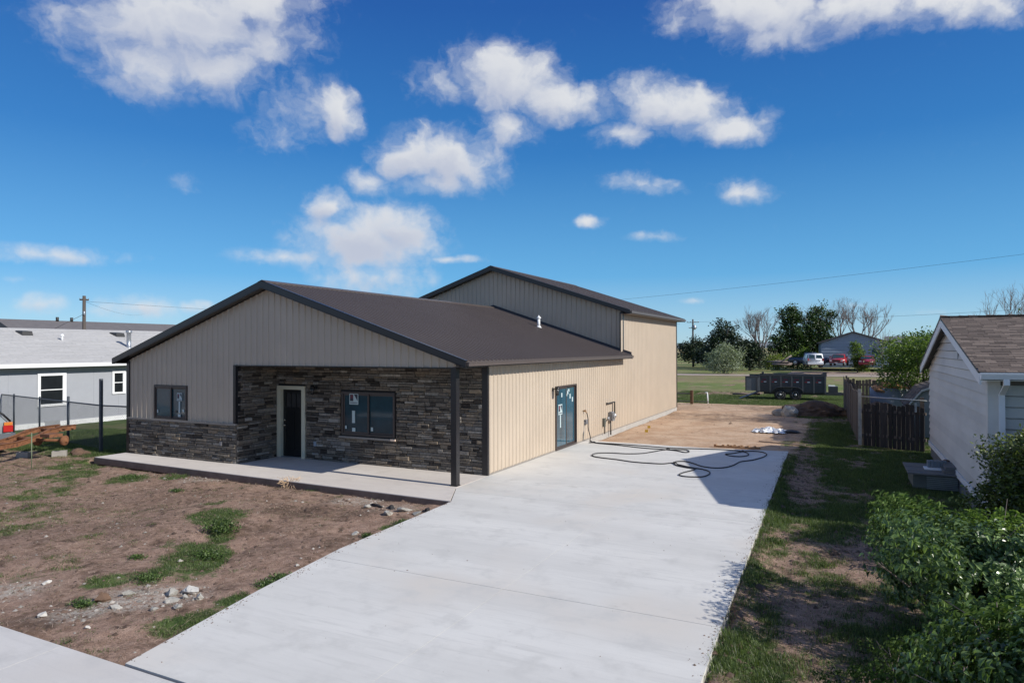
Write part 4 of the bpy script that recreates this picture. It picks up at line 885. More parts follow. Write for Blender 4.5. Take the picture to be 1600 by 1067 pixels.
# lift crossings slightly so turns lie over each other
L2 = []
for k, p in enumerate(hose):
    z = p.z
    if p.z < .06:
        over = any((Vector((p.x-q.x, p.y-q.y)).length < .05) for q in hose[:max(0, k-14)] if q.z < .06); z = hz+(.03 if over else 0)
    L2.append(Vector((p.x, p.y, z)))
q = MB(); q.tube(L2, .0165, 6); tag(q.build('garden_hose', M['rubber'], None), 'long black hose looped loosely across the far end of the concrete driveway', 'hose')

# ------------------------------------------------------------------ neighbour's white house on the right
NH = thing('neighbor_house', (13, 4.5, 0), 'white clapboard house with brown shingle roof and white gutter, right of the driveway', 'house')
NX, NY0, NY1 = 10.85, -.42, 9.3; RY, RZ = 4.55, 4.09; EY0, EY1 = -.85, 9.75
EZ0 = 2.90; EZ1 = 2.74; s0 = (RZ-EZ0)/(RY-EY0); s1 = (RZ-EZ1)/(EY1-RY)
nz = lambda y: RZ-(s0*(RY-y) if y < RY else s1*(y-RY))
M['clap'] = pmat('white_clapboard_paint', (.60, .575, .535), .6, var=.12, rand=.09, vs=1.5, bump=.15, bs=14, stretch=(1, .4, 1))
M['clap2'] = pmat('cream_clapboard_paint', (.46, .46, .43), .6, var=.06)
M['shingle'] = pmat('brown_shingle', (.2, .16, .14), .95, var=.18, vs=30, rand=.22, hue=[(0, (.125, .095, .077)), (.35, (.155, .118, .096)), (.75, (.178, .138, .112)), (1, (.205, .16, .13))], bump=.3, bs=120)
XF = 20.0
q = MB(); q.prism([(NY0+.02, .1), (NY1, .1), (NY1, nz(NY1)-.12), (RY, RZ-.14), (NY0+.02, nz(NY0)-.12)], 'x', NX+.03, XF); q.build('wall', M['core'], NH)
z = .40
while z < RZ-.2:      # gable boards, cut to the rake; dark gaps below stand in for lap shadows
    h = .203; q = MB()
    lim = lambda zz: (max(NY0, RY-max(0, RZ-.13-zz)/s0), min(NY1, RY+max(0, RZ-.13-zz)/s1))
    (ya, yb), (yc, yd) = lim(z), lim(z+h)
    if yb-ya > .15:
        q.hexa([(NX-.030, ya, z+.014), (NX+.03, ya, z+.014), (NX+.03, yb, z+.014), (NX-.030, yb, z+.014)], [(NX+.002, yc, min(z+h, RZ-.13)), (NX+.03, yc, min(z+h, RZ-.13)), (NX+.03, yd, min(z+h, RZ-.13)), (NX+.002, yd, min(z+h, RZ-.13))]); q.build('clapboard', M['clap'], NH)
    z += h
z = .40
while z < 2.6:
    h = .203; q = MB(); q.hexa([(NX+.16, NY0-.030, z+.014), (XF, NY0-.030, z+.014), (XF, NY0+.02, z+.014), (NX+.16, NY0+.02, z+.014)], [(NX+.16, NY0+.002, z+h), (XF, NY0+.002, z+h), (XF, NY0+.02, z+h), (NX+.16, NY0+.02, z+h)]); q.build('clapboard', M['clap2'], NH); z += h  # gap under each board bares the dark core as a drawn lap shadow
q = MB(); q.box(NX-.04, NX+.158, NY0-.045, NY0+.02, .3, 2.75); q.box(NX-.042, NX, NY0+.02, NY0+.13, .4, 2.75); q.build('corner_board', M['clap'], NH)
q = MB(); q.box(NX-.05, NX+.03, NY0-.03, NY1, .26, .40); q.build('base_board', M['white'], NH)
q = MB(); q.box(NX+.01, XF, NY0+.02, NY1, -.3, .26); q.build('foundation', pmat('grey_foundation', (.16, .165, .17), .9, bump=.3), NH)
deck = MB(); deck.prism([(EY0, EZ0-.05), (RY, RZ-.05), (EY1, EZ1-.05), (EY1, EZ1-.11), (RY, RZ-.12), (EY0, EZ0-.11)], 'x', 10.66, XF+.3); NR = deck.build('roof', M['core'], NH)
for (ya, yb, za, zb) in ((EY0, RY, EZ0, RZ), (RY, EY1, RZ, EZ1)):
    q = MB(); q.hexa([(10.63, ya, za-.24), (10.66, ya, za-.24), (10.66, yb, zb-.24), (10.63, yb, zb-.24)], [(10.63, ya, za-.03), (10.66, ya, za-.03), (10.66, yb, zb-.03), (10.63, yb, zb-.03)]); q.build('barge_board', M['white'], NR)
    q = MB(); q.hexa([(10.61, ya, za-.03), (10.9, ya, za-.03), (10.9, yb, zb-.03), (10.61, yb, zb-.03)], [(10.61, ya, za-.005), (10.9, ya, za-.005), (10.9, yb, zb-.005), (10.61, yb, zb-.005)]); q.build('drip_edge', M['black'], NR)
# shingle tabs, laid in lapped courses; the biggest in view are single pieces
ms = MB(); ms.hexa([(0, 0, 0), (1, 0, 0), (1, 1, -.006), (0, 1, -.006)], [(0, 0, .012), (1, 0, .012), (1, 1, .002), (0, 1, .002)]); shm = ms.mesh('shingle', None, M['shingle'])
rest = MB(); cnt = 0; sl = math.hypot(RY-EY0, RZ-EZ0); nr = int(sl/.145); ang = math.atan(s0); r = random.Random(5); tabs = []
for k in range(nr+1):
    x = 10.62-r.uniform(0, .3)
    while x < XF+.3:
        w = r.choice((.3, .3, .3, .18)); a = max(x, 10.62); 
        if x+w-a > .03: tabs.append((a, k*.145, x+w-.006-a, .165 if k < nr else .1))
        x += w
tabs.sort(key=lambda t: (t[0] > 13.6, -t[2]/(11+t[1]*.8)))
for n_, (a, d_, w, l_) in enumerate(tabs):
    y = EY0-.03+d_*math.cos(ang); z = EZ0-.005+(d_-.03)*math.sin(ang)
    if n_ < 300: inst('shingle', shm, NR, (a, y, z), (ang, 0, 0), (w, l_, 1))
    else:
        mt = Matrix.Translation((a, y, z)) @ Matrix.Rotation(ang, 4, 'X') @ Matrix.Diagonal((w, l_, 1, 1)); n = len(rest.v)
        rest.v += [tuple(mt @ Vector(v)) for v in ms.v]; rest.f += [tuple(n+i for i in f) for f in ms.f]
sl2 = math.hypot(EY1-RY, RZ-EZ1); a2 = math.atan(s1)
for k in range(int(sl2/.145)+1):
    y = EY1+.03-k*.145*math.cos(a2); z = EZ1-.01+k*.145*math.sin(a2); rest.hexa([(10.62, y-.165, z+.03), (XF, y-.165, z+.03), (XF, y, z), (10.62, y, z)], [(10.62, y-.165, z+.045), (XF, y-.165, z+.045), (XF, y, z+.012), (10.62, y, z+.012)])
rest.build('shingle_courses', M['shingle'], NR, kind='stuff')
rc = MB(); x = 10.62
while x < XF: rc.hexa([(x, RY-.13, RZ-.035+.005), (x+.26, RY-.13, RZ-.035), (x+.26, RY, RZ+.015), (x, RY, RZ+.02)], [(x, RY-.13, RZ-.015+r.uniform(0, .02)), (x+.26, RY-.13, RZ-.018), (x+.26, RY, RZ+.03), (x, RY, RZ+.04+r.uniform(0, .03))]); rc.hexa([(x, RY, RZ+.02), (x+.26, RY, RZ+.015), (x+.26, RY+.13, RZ-.035), (x, RY+.13, RZ-.03)], [(x, RY, RZ+.04), (x+.26, RY, RZ+.03), (x+.26, RY+.13, RZ-.018), (x, RY+.13, RZ-.01)]); x += .2
rc.build('ridge_shingles', M['shingle'], NR, kind='stuff')
q = MB(); q.prism([(EY0-.12, EZ0-.02), (EY0-.12, EZ0-.05), (EY0-.09, EZ0-.14), (EY0, EZ0-.14), (EY0, EZ0-.02), (EY0-.01, EZ0-.02), (EY0-.01, EZ0-.12), (EY0-.085, EZ0-.12), (EY0-.105, EZ0-.02)], 'x', 10.64, XF+.3); q.build('gutter', M['white'], NR)
q = MB(); q.box(10.66, XF, EY0+.0, NY0-.0, EZ0-.17, EZ0-.155); q.build('soffit', M['white'], NR)
q = MB(); c = [(11.02, EY0-.06, EZ0-.14), (11.02, EY0-.06, EZ0-.24), (11.02, NY0-.07, EZ0-.44), (11.02, NY0-.07, .15), (11.02, NY0-.25, .02)]
for p, p2 in zip(c[:-1], c[1:]):
    w = .045; q.hexa([(p[0]-w, p[1]-.035, p[2]), (p[0]+w, p[1]-.035, p[2]), (p[0]+w, p[1]+.035, p[2]), (p[0]-w, p[1]+.035, p[2])][::1], [(p2[0]-w, p2[1]-.035, p2[2]), (p2[0]+w, p2[1]-.035, p2[2]), (p2[0]+w, p2[1]+.035, p2[2]), (p2[0]-w, p2[1]+.035, p2[2])])
q.build('downspout', M['white'], NH)
q = MB(); q.box(NX-.03, NX-.0, 3.2, 3.24, 3.05, 3.35); q.build('vent_slot', M['black'], NH)

# cellar hatch box with boards on it
cb_ = thing('wood_cover_box', (10.3, 4.2, H1(10.3, 4.2)), 'low weathered wooden box with a tin side and grey lid, against the white house wall', 'box')
M['greyw'] = pmat('grey_boards', (.16, .155, .15), .85, var=.3, vs=3, bump=.5, bs=15, stretch=(1, 6, 6))
q = MB(); q.box(9.92, 10.80, 3.5, 4.95, -.15, .26); q.build('box_side', pmat('dull_green_boards', (.13, .14, .125), .8, var=.3), cb_)
for k in range(5): q = MB(); q.box(9.80, 10.82, 3.38+k*.33, 3.38+k*.33+.322, .262+.004*(k % 2), .30+.004*(k % 2)); q.build('lid_board', M['greyw'], cb_)
q = MB()
for k in range(7): q.box(10.2, 10.84, 3.46, 3.498, -.08+k*.045, -.055+k*.045)
q.build('corrugated_panel', M['galv'], cb_)
o = MB().box(10.2, 10.78, 3.9, 4.3, .31, .34).build('white_sheet', M['white'], None); tag(o, 'white painted sheet lying on the lid of the weathered wooden box', 'sheet')  # a flat white-painted panel, material unspecified
o = MB(); 
for k in range(6): o.box(10.28+.07*k, 10.34+.07*k, 4.1+.01*k, 4.32, .345, .50+.01*(k % 2))
o = o.build('grey_crate', pmat('blue_grey_plastic', (.17, .20, .23), .6), None); tag(o, 'small ribbed blue-grey crate standing on the white painted sheet', 'crate')
o = MB().box(10.55, 10.83, 3.55, 4.6, .305, .38).box(10.6, 10.83, 3.6, 4.5, .385, .45).build('stacked_board', M['greyw'], None); tag(o, 'pair of grey boards stacked on the wooden box against the white house', 'board')
o = MB().blob((10.72, 4.75, .38), (.14, .14, .09), 3).build('rock', M['soil2'], None); tag(o, 'brown rounded rock resting at the rear corner of the wooden box lid', 'rock')

# ------------------------------------------------------------------ wooden picket fence
WF = thing('wood_fence', (8.7, 16, -.1), 'tall weathered wooden picket fence running back beside the grass strip', 'fence')
def picket(par, p, dirv, w, h, t=.02, seed=0, m='wood'):
    r = random.Random(seed); d = Vector((dirv[0], dirv[1], 0)).normalized(); n = Vector((-d.y, d.x, 0)); z0 = H1(p[0], p[1])+.02
    a = Vector((p[0], p[1], z0)); q = MB(); h += r.uniform(-.05, .05); lean = r.uniform(-.02, .02); c = .03
    fr = [(0, 0), (w, 0), (w+lean, h-c), (w+lean-c, h), (lean+c, h), (lean, h-c)]
    n0 = len(q.v); tw = r.uniform(-.015, .015)
    for s in (0, t): q.v += [tuple(a+d*x+Vector((0, 0, z))+n*(s+tw*(x/w))) for x, z in fr]
    q.f += [(5, 4, 3, 2, 1, 0), (6, 7, 8, 9, 10, 11)]+[(i, (i+1) % 6, 6+(i+1) % 6, 6+i) for i in range(6)]
    q.build('picket', M[m], par)
A_, B_ = Vector((8.90, 11.15, 0)), Vector((8.42, 26.4, 0)); D_ = (B_-A_); LN = D_.length; D_.normalize(); u = .1; k = 0
while u < LN-.15:
    w = .135; p = A_+D_*u; picket(WF, p, D_, w, 1.78+.06*math.sin(u*1.3), seed=k); u += w+random.uniform(.006, .022); k += 1
def rail(par, p, p2, z, th=.045, hh=.09):
    d = (p2-p).normalized(); n = Vector((-d.y, d.x, 0)); q = MB()
    q.hexa([p-n*(th+.03)+Vector((0, 0, z)), p2-n*(th+.03)+Vector((0, 0, z)), p2-n*.004+Vector((0, 0, z)), p-n*.004+Vector((0, 0, z))], [p-n*(th+.03)+Vector((0, 0, z+hh)), p2-n*(th+.03)+Vector((0, 0, z+hh)), p2-n*.004+Vector((0, 0, z+hh)), p-n*.004+Vector((0, 0, z+hh))]); q.build('rail', M['wood'], par)
for z_ in (.3, 1.35): rail(WF, A_, B_, z_)
for k in range(7): p = A_+D_*(k*LN/6); q = MB(); q.box(p.x+.08, p.x+.17, p.y-.045, p.y+.045, -.15, 1.75); q.build('post', M['wood'], WF)
FG = thing('fence_gate', (9.8, 10.6, -.1), 'shaded wooden gate section with a metal top rail joining the fence to the white house', 'gate')
A2, B2 = Vector((8.98, 11.05, 0)), Vector((10.84, 10.1, 0)); D2 = (B2-A2); LN2 = D2.length; D2.normalize(); u = .05; k = 100
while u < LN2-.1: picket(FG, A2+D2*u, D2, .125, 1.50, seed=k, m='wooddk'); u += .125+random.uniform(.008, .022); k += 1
for z_ in (.25, 1.1): 
    rail(FG, A2+Vector((0, .09, 0)), B2+Vector((0, .09, 0)), z_)
q = MB(); q.tube([A2+Vector((0, -.03, 1.62)), B2+Vector((0, -.03, 1.58))], .022, 8); q.build('top_rail', M['galv'], FG)
q = MB(); q.box(8.86, 8.97, 11.04, 11.15, -.1, 1.86); q.build('gate_post', pmat('pale_grey_post', (.42, .38, .33), .8, var=.3, vs=6), FG)
q = MB(); q.box(10.66, 10.78, 10.2, 10.32, -.1, 1.68); q.build('gate_post', M['wood'], FG)
q = MB(); q.box(10.5, 10.56, 10.1, 10.2, 1.2, 1.5); q.build('latch', M['galv'], FG)
BF = thing('back_fence', (11, 27, -.1), 'dark wooden back fence closing the yard behind the sheds', 'fence')
A3, B3 = Vector((8.5, 26.6, 0)), Vector((13.5, 27.3, 0)); D3 = (B3-A3); u = 0; k = 300; L3 = D3.length; D3.normalize()
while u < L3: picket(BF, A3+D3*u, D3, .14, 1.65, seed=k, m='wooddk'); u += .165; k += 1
for z_ in (.3, 1.2): rail(BF, A3+Vector((0, .1, 0)), B3+Vector((0, .1, 0)), z_)

# ------------------------------------------------------------------ garden shed and bin behind the fence
SH = thing('garden_shed', (12.0, 16.2, -.1), 'grey barn-roofed garden shed with brown shingles behind the wooden gate', 'shed')
sx0, sx1, sy0, sy1 = 10.55, 13.1, 14.3, 17.2
gam = [(sx0, 1.05), (sx0+.52, 1.72), ((sx0+sx1)/2, 2.02), (sx1-.52, 1.72), (sx1, 1.05)]
q = MB(); q.prism([(sx0+.06, -.1), (sx1-.06, -.1)]+[(p[0]+(.06 if k == 0 else -.06 if k == 4 else 0), p[1]-.03) for k, p in list(enumerate(gam))[::-1]], 'y', sy0+.1, sy1-.1); q.build('wall', pmat('grey_shed_paint', (.30, .31, .31), .7, var=.1), SH)
q = MB()
for k in range(4):
    a, b = gam[k], gam[k+1]; n_ = 4
    for j in range(n_):
        t0, t1 = j/n_, (j+1)/n_; p0 = (a[0]+(b[0]-a[0])*t0, a[1]+(b[1]-a[1])*t0); p1 = (a[0]+(b[0]-a[0])*t1, a[1]+(b[1]-a[1])*t1); up = .02 if True else 0
        y = sy0
        while y < sy1-.01: q.hexa([(p0[0], y, p0[1]), (p1[0], y, p1[1]), (p1[0], y+.3, p1[1]), (p0[0], y+.3, p0[1])], [(p0[0], y, p0[1]+.045), (p1[0], y, p1[1]+.025), (p1[0], y+.294, p1[1]+.025), (p0[0], y+.294, p0[1]+.045)]); y += .3
sr = q.build('roof', M['shingle'], SH)
q = MB()
for k in range(4):
    a, b = gam[k], gam[k+1]; q.hexa([(a[0], sy0-.03, a[1]-.09), (b[0], sy0-.03, b[1]-.09), (b[0], sy0+.0, b[1]-.09), (a[0], sy0+.0, a[1]-.09)], [(a[0], sy0-.03, a[1]), (b[0], sy0-.03, b[1]), (b[0], sy0, b[1]), (a[0], sy0, a[1])])
q.build('barge_board', M['clap'], SH)
q = MB(); q.box(11.45, 12.2, sy0+.06, sy0+.098, 0, 1.45); q.build('door', pmat('shed_door_grey', (.22, .23, .24), .7), SH)
BN = thing('round_bin', (10.0, 19, -.1), 'round grey metal bin topped with orange-brown wood chips behind the fence', 'bin')
q = MB(); q.lathe((10.35, 20.3, -.1), 'z', [(0, .85), (1.55, .85), (1.56, .78), (1.3, .76)], 28); q.build('bin_wall', pmat('grey_bin_metal', (.28, .30, .34), .5), BN)
q = MB(); q.blob((10.35, 20.3, 1.45), (.75, .75, .32), 5, .25, 3); q.build('wood_chips', pmat('orange_wood_chips', (.50, .25, .12), .9, var=.4, vs=9, bump=.8), BN)
yp = MB(); r = random.Random(9)
for k in range(14): yp.blob((9.3+r.uniform(-.3, 1.2), 16.5+r.uniform(-2, 2.5), .1+r.uniform(0, .9)), (r.uniform(.15, .4), r.uniform(.15, .4), r.uniform(.1, .3)), k, .3, 1)
tag(yp.build('brush_pile', pmat('brown_yard_debris', (.16, .11, .085), .9, var=.4, vs=5, bump=.8), None), 'heap of brown yard debris behind the wooden gate', 'brush pile', kind='stuff')

# ------------------------------------------------------------------ left neighbour: grey house with pale roof
LH = thing('grey_house', (-28, 0, -.1), 'grey sided house with a pale shingle roof and white window trim, left edge', 'house')
M['lgrey'] = pmat('blue_grey_siding', (.335, .35, .385), .65, var=.04, bump=.05)
M['lroof'] = pmat('pale_grey_shingle', (.42, .415, .41), .95, var=.10, vs=12, rand=.07, stretch=(1, .5, 1))
LX = -23.7; ly0, ly1 = -14, 14.5; LRX, LRZ = -28.5, 4.42; LEX, LEZ = -23.25, 2.74; WB, WS = (1.79, 3.02, .80, 2.29), (5.18, 5.86, 1.17, 2.28)
q = MB(); q.prism([(LX+0-.03, -.2), (LX-.03, 2.6), (LRX, LRZ-.2), (-33.3, 2.6), (-33.3, -.2)], 'y', ly0, ly1); q.build('wall', M['lgrey'], LH)
u = ly0
while u < ly1:
    mb = MB(); hi = lambda y: 2.58
    for a, b, (l0, l1, h0, h1) in spans([u, u+.012, u+1.22-.012, u+1.22], .10, hi, [WB, WS]):
        dp = lambda t: 0 if (abs(t-u) < .001 or abs(t-u-1.22) < .001) else .010
        mb.quad((LX-.02+dp(a), a, l0), (LX-.02+dp(b), b, l1), (LX-.02+dp(b), b, h1), (LX-.02+dp(a), a, h0))
    mb.build('siding_panel', M['lgrey'], LH, open=True); u += 1.22
q = MB(); q.box(LX-.01, LX+.02, ly0, 2.1, -.16, .10); q.box(LX-.01, LX+.02, 2.75, ly1, -.16, .10); q.build('base_board', M['white'], LH)
q = MB(); q.box(LX-.01, LX+.03, 2.1, 2.75, -.1, .16); q.build('crawl_vent', pmat('grey_vent', (.3, .31, .33), .6), LH)
for (y0, y1, z0, z1) in (WB, WS):
    f = MB(); t = .11 if y1-y0 > 1 else .09
    f.box(LX-.0, LX+.045, y0, y1, z0, z0+t); f.box(LX, LX+.045, y0, y1, z1-t, z1); f.box(LX, LX+.045, y0, y0+t, z0+t, z1-t); f.box(LX, LX+.045, y1-t, y1, z0+t, z1-t)
    fo = f.build('window', M['white'], LH); zm = (z0+z1)/2
    s = MB(); s.box(LX-.02, LX+.03, y0+t, y1-t, zm-.02, zm+.02); s.box(LX-.015, LX+.02, y1-t-.04, y1-t, z0+t, z1-t); s.box(LX-.015, LX+.02, y0+t, y0+t+.03, z0+t, z1-t); s.build('sash', M['white'], fo)
    s = MB(); s.box(LX-.016, LX-.006, y0+t+.03, y1-t-.04, zm+.02, z1-t); s.build('pane', M['glassn'], fo); s = MB(); s.box(LX-.014, LX-.002, y0+t+.03, y1-t-.04, z0+t, zm-.02); s.build('pane', M['glassn'], fo)
lslope = (LRZ-LEZ)/(LEX-LRX)
q = MB(); q.prism([(LEX, LEZ-.02), (LRX, LRZ-.02), (-33.8, LEZ-.02), (-33.8, LEZ-.12), (LRX, LRZ-.12), (LEX, LEZ-.12)], 'y', ly0-.3, ly1+.3); LR = q.build('roof', M['lroof'], LH)
rest = MB(); L_ = math.hypot(LEX-LRX, LRZ-LEZ); n_ = int(L_/.143); r = random.Random(3)
for k in range(n_+1):
    d_ = k*.143; x = LEX+.02-d_*math.cos(math.atan(lslope)); z = LEZ-.01+d_*math.sin(math.atan(lslope)); y = ly0-.3+r.uniform(-.9, 0)
    while y < ly1+.3:
        w = .92; j = r.uniform(0, .006)
        rest.hexa([(x, y, z-.008), (x, y+w, z-.008), (x-.15, y+w, z+.05), (x-.15, y, z+.05)], [(x, y+.0, z+.014+j), (x, y+w-.01, z+.014+j), (x-.15, y+w-.01, z+.054), (x-.15, y, z+.054)]); y += w
rest.build('shingle_courses', M['lroof'], LR, kind='stuff')
q = MB(); q.box(LEX, LEX+.05, ly0-.3, ly1+.3, LEZ-.17, LEZ+.0); q.build('fascia', M['white'], LR)
q = MB(); q.box(LX, LEX, ly0, ly1, LEZ-.17, LEZ-.155); q.build('soffit', M['white'], LR)
lz = lambda x: LEZ+lslope*(LEX-x)
for (x, y) in ((-27.6, 3.3), (-27.6, 8.0), (-27.6, 12.7)):
    q = MB(); q.hexa([(x-.35, y-.25, lz(x-.35)), (x+.3, y-.25, lz(x+.3)-.02), (x+.3, y+.25, lz(x+.3)-.02), (x-.35, y+.25, lz(x-.35))], [(x-.3, y-.22, lz(x)+.17), (x+.25, y-.22, lz(x)+.13), (x+.25, y+.22, lz(x)+.13), (x-.3, y+.22, lz(x)+.17)]); q.build('roof_vent', M['pipe'], LR)
q = MB(); q.lathe((-26.6, 4.5, lz(-26.6)-.05), 'z', [(0, .05), (.35, .05)], 10); q.lathe((-26.6, 4.5, lz(-26.6)+.2), 'z', [(0, .08), (.03, .1), (.12, .05)], 10); q.build('roof_vent', M['white'], LR)
q = MB(); q.lathe((-25.5, 7.25, lz(-25.5)-.1), 'z', [(0, .15), (.08, .15), (.10, .11), (.85, .11), (.86, .15), (.98, .15), (.99, .1)], 14); q.build('flue', M['galv'], LR)
OH = thing('low_house', (-42, 20, 0), 'dark grey metal roof of a second house just showing above the pale roof', 'house')
q = MB(); q.box(-47, -38, 9.8, 40, -.1, 2.8); q.build('wall', M['lgrey'], OH)
q = MB(); q.prism([(-37.5, 3.4), (-42.5, 5.45), (-47.5, 3.4), (-47.5, 3.2), (-37.5, 3.2)], 'y', 9.3, 40); q.build('roof', pmat('dark_grey_roof', (.14, .13, .13), .7), OH)
for yy in (13.2, 14.2): 
    q = MB(); q.lathe((-42.4, yy, 5.4), 'z', [(0, .1), (.3, .1)], 8); q.build('roof_vent', M['pipe'], OH)

# ------------------------------------------------------------------ chain link fence
CL = thing('chain_link_fence', (-16, -1, -.1), 'black chain link fence with a tall steel corner post between the yards', 'fence')
c0, c1, c2 = Vector((-14.1, -1.38, 0)), Vector((-12.47, -1.30, 0)), Vector((-27.5, 1.1, 0)); zt = 1.46
def post(p, h, r_): q = MB(); q.tube([(p.x, p.y, -.2), (p.x, p.y, h)], r_, 8); q.lathe((p.x, p.y, h), 'z', [(0, r_*1.15), (.03, r_*.8), (.045, .01)], 8); q.build('post', M['dgalv'], CL)
q = MB(); q.box(c0.x-.043, c0.x+.043, c0.y-.043, c0.y+.043, -.2, 2.36); q.build('post', M['dgalv'], CL)
dv = (c2-c0).normalized()
post(c0+dv*2.75, 1.62, .045); post(c0+dv*5.5, 1.5, .035); post(c0+dv*8.3, 1.5, .035); post(c1, 1.55, .04)
def linkpanel(p, p2):
    q = MB(); d = (p2-p); L_ = d.length; d.normalize(); s = .085; hgt = zt-.02
    k = -int(hgt/s)
    while k*s < L_:
        for sg in (1, -1):
            u0 = k*s; u1 = u0+hgt; z0, z1 = 0, hgt
            if u0 < 0: z0 = -u0; u0 = 0
            if u1 > L_: z1 = hgt-(u1-L_); u1 = L_
            if z1 > z0:
                a, b = (z0, z1) if sg > 0 else (hgt-z0, hgt-z1); q.tube([p+d*u0+Vector((0, 0, a+.0)), p+d*u1+Vector((0, 0, b+.0))], .0034, 3, False)
        k += 1
    q.build('chain_link', M['dgalv'], CL, kind='stuff'); q = MB(); q.tube([p+Vector((0, 0, zt)), p2+Vector((0, 0, zt))], .024, 8); q.build('top_rail', M['dgalv'], CL)
linkpanel(c0, c1); linkpanel(c0, c0+dv*5.5); linkpanel(c0+dv*5.5, c2)

# ------------------------------------------------------------------ vehicles
M['carsilver'] = pmat('silver_blue_paint', (.42, .48, .50), .28, metal=.4, var=.03, coat=.5)
M['carred'] = pmat('red_car_paint', (.33, .022, .03), .3, var=.03, coat=.5)
M['carred2'] = pmat('dark_red_car_paint', (.24, .015, .03), .3, var=.03, coat=.5)
M['carwhite'] = pmat('white_van_paint', (.68, .70, .74), .35, var=.03, coat=.3)
M['carblue'] = pmat('dark_blue_truck_paint', (.025, .04, .085), .35, var=.03, coat=.4)
M['bumper'] = pmat('grey_bumper_plastic', (.10, .11, .13), .55, var=.1)
M['lens_r'] = pmat('red_tail_lens', (.42, .02, .02), .2, coat=.5); M['lens_o'] = pmat('amber_lens', (.6, .2, .04), .2, coat=.5); M['lens_w'] = pmat('clear_headlamp', (.55, .57, .58), .15, coat=.5)
M['plate'] = pmat('licence_plate', (.5, .55, .58), .5)
def vehicle(name, label, cat, loc, heading, L, W, Hh, prof, glass, mat, tyre_r=.33, kind='rear', lamps='rear', wheels_x=(.17, .80)):
    """prof: list of (x along, z, half width factor) round the side silhouette; built along +x (nose), then turned to heading"""
    t = thing(name, loc, label, cat); ORG[t.name] = Vector((0, 0, 0)); t.rotation_euler = (0, 0, heading); hw = W/2
    n = len(prof); q = MB()
    for s in (-1, 1): q.v += [(x, s*hw*w, z) for x, z, w in prof]
    q.f.append(tuple(range(n))[::-1]); q.f.append(tuple(range(n, 2*n)))
    for i in range(n): j = (i+1) % n; q.f.append((i, j, n+j, n+i))
    body = q.build('body', mat, t); bm = bmesh.new(); bm.from_mesh(body.data); bmesh.ops.bevel(bm, geom=list(bm.edges), offset=.045, segments=2, affect='EDGES', clamp_overlap=True); bm.to_mesh(body.data); bm.free()
    for p in body.data.polygons: p.use_smooth = True
    for g in glass:          # quads given as 4 points
        q = MB(); P = [Vector(p) for p in g]; nn = (P[1]-P[0]).cross(P[2]-P[0]).normalized(); c = sum(P, Vector())/len(P)
        q.v = [tuple(p+nn*.012) for p in P]+[tuple(p-nn*.02) for p in P]; m = len(P); q.f = [tuple(range(m)), tuple(range(m, 2*m))[::-1]]+[(i, (i+1) % m, m+(i+1) % m, m+i) for i in range(m)]
        q.build('window', M['glass'], t)
    for wx in wheels_x:
        for s in (-1, 1):
            q = MB(); yc = s*(hw-.10); q.lathe((L*wx, yc, tyre_r), 'y', [(-.11, tyre_r*.86), (-.09, tyre_r), (.09, tyre_r), (.11, tyre_r*.86)], 20); w = q.build('wheel', M['tyre'], t)
            q = MB(); q.lathe((L*wx, yc+s*.105, tyre_r), (0, s, 0), [(0, tyre_r*.62), (.012, tyre_r*.6), (.02, tyre_r*.2), (.03, tyre_r*.15)], 14); q.build('rim', M['rim'], w)
    return t
def sub(t, nm, mat, *boxes, **k):
    q = MB()
    for b in boxes: q.box(*b)
    return q.build(nm, mat, t, **k)
# white van seen from behind (nose away from us)
gz_ = .90
vp = [(0, .35, .95), (0, 1.0, 1), (.12, 1.55, .88), (.2, 1.66, .84), (3.3, 1.64, .84), (4.1, 1.15, .92), (4.9, .95, .92), (5.0, .4, .92), (4.8, .25, .9), (.1, .25, .9)]
v = vehicle('white_van', 'white cargo van seen from behind, parked before the blue-grey house', 'van', (5.25, 76.6, gz_), R_(100), 5.0, 1.9, 1.66, vp,
    [[(.02, -.80, 1.05), (.02, -.08, 1.05), (.115, -.08, 1.48), (.115, -.70, 1.48)], [(.02, .08, 1.05), (.02, .80, 1.05), (.115, .70, 1.48), (.115, .08, 1.48)], [(.7, .93, 1.1), (1.9, .93, 1.1), (1.9, .84, 1.5), (.7, .84, 1.5)], [(.7, -.93, 1.1), (.7, -.84, 1.5), (1.9, -.84, 1.5), (1.9, -.93, 1.1)]], M['carwhite'])
sub(v, 'bumper', M['carwhite'], (-.1, .05, -.92, .92, .32, .52)); sub(v, 'licence_plate', M['plate'], (-.03, .0, -.55, -.15, .72, .86)); 
for s in (-1, 1): sub(v, 'tail_light', M['lens_r'], (-.02, .08, s*.86-.06, s*.86+.06, .75, 1.05))
sub(v, 'door_handle', M['bumper'], (-.03, .01, .05, .2, .95, 1.0))
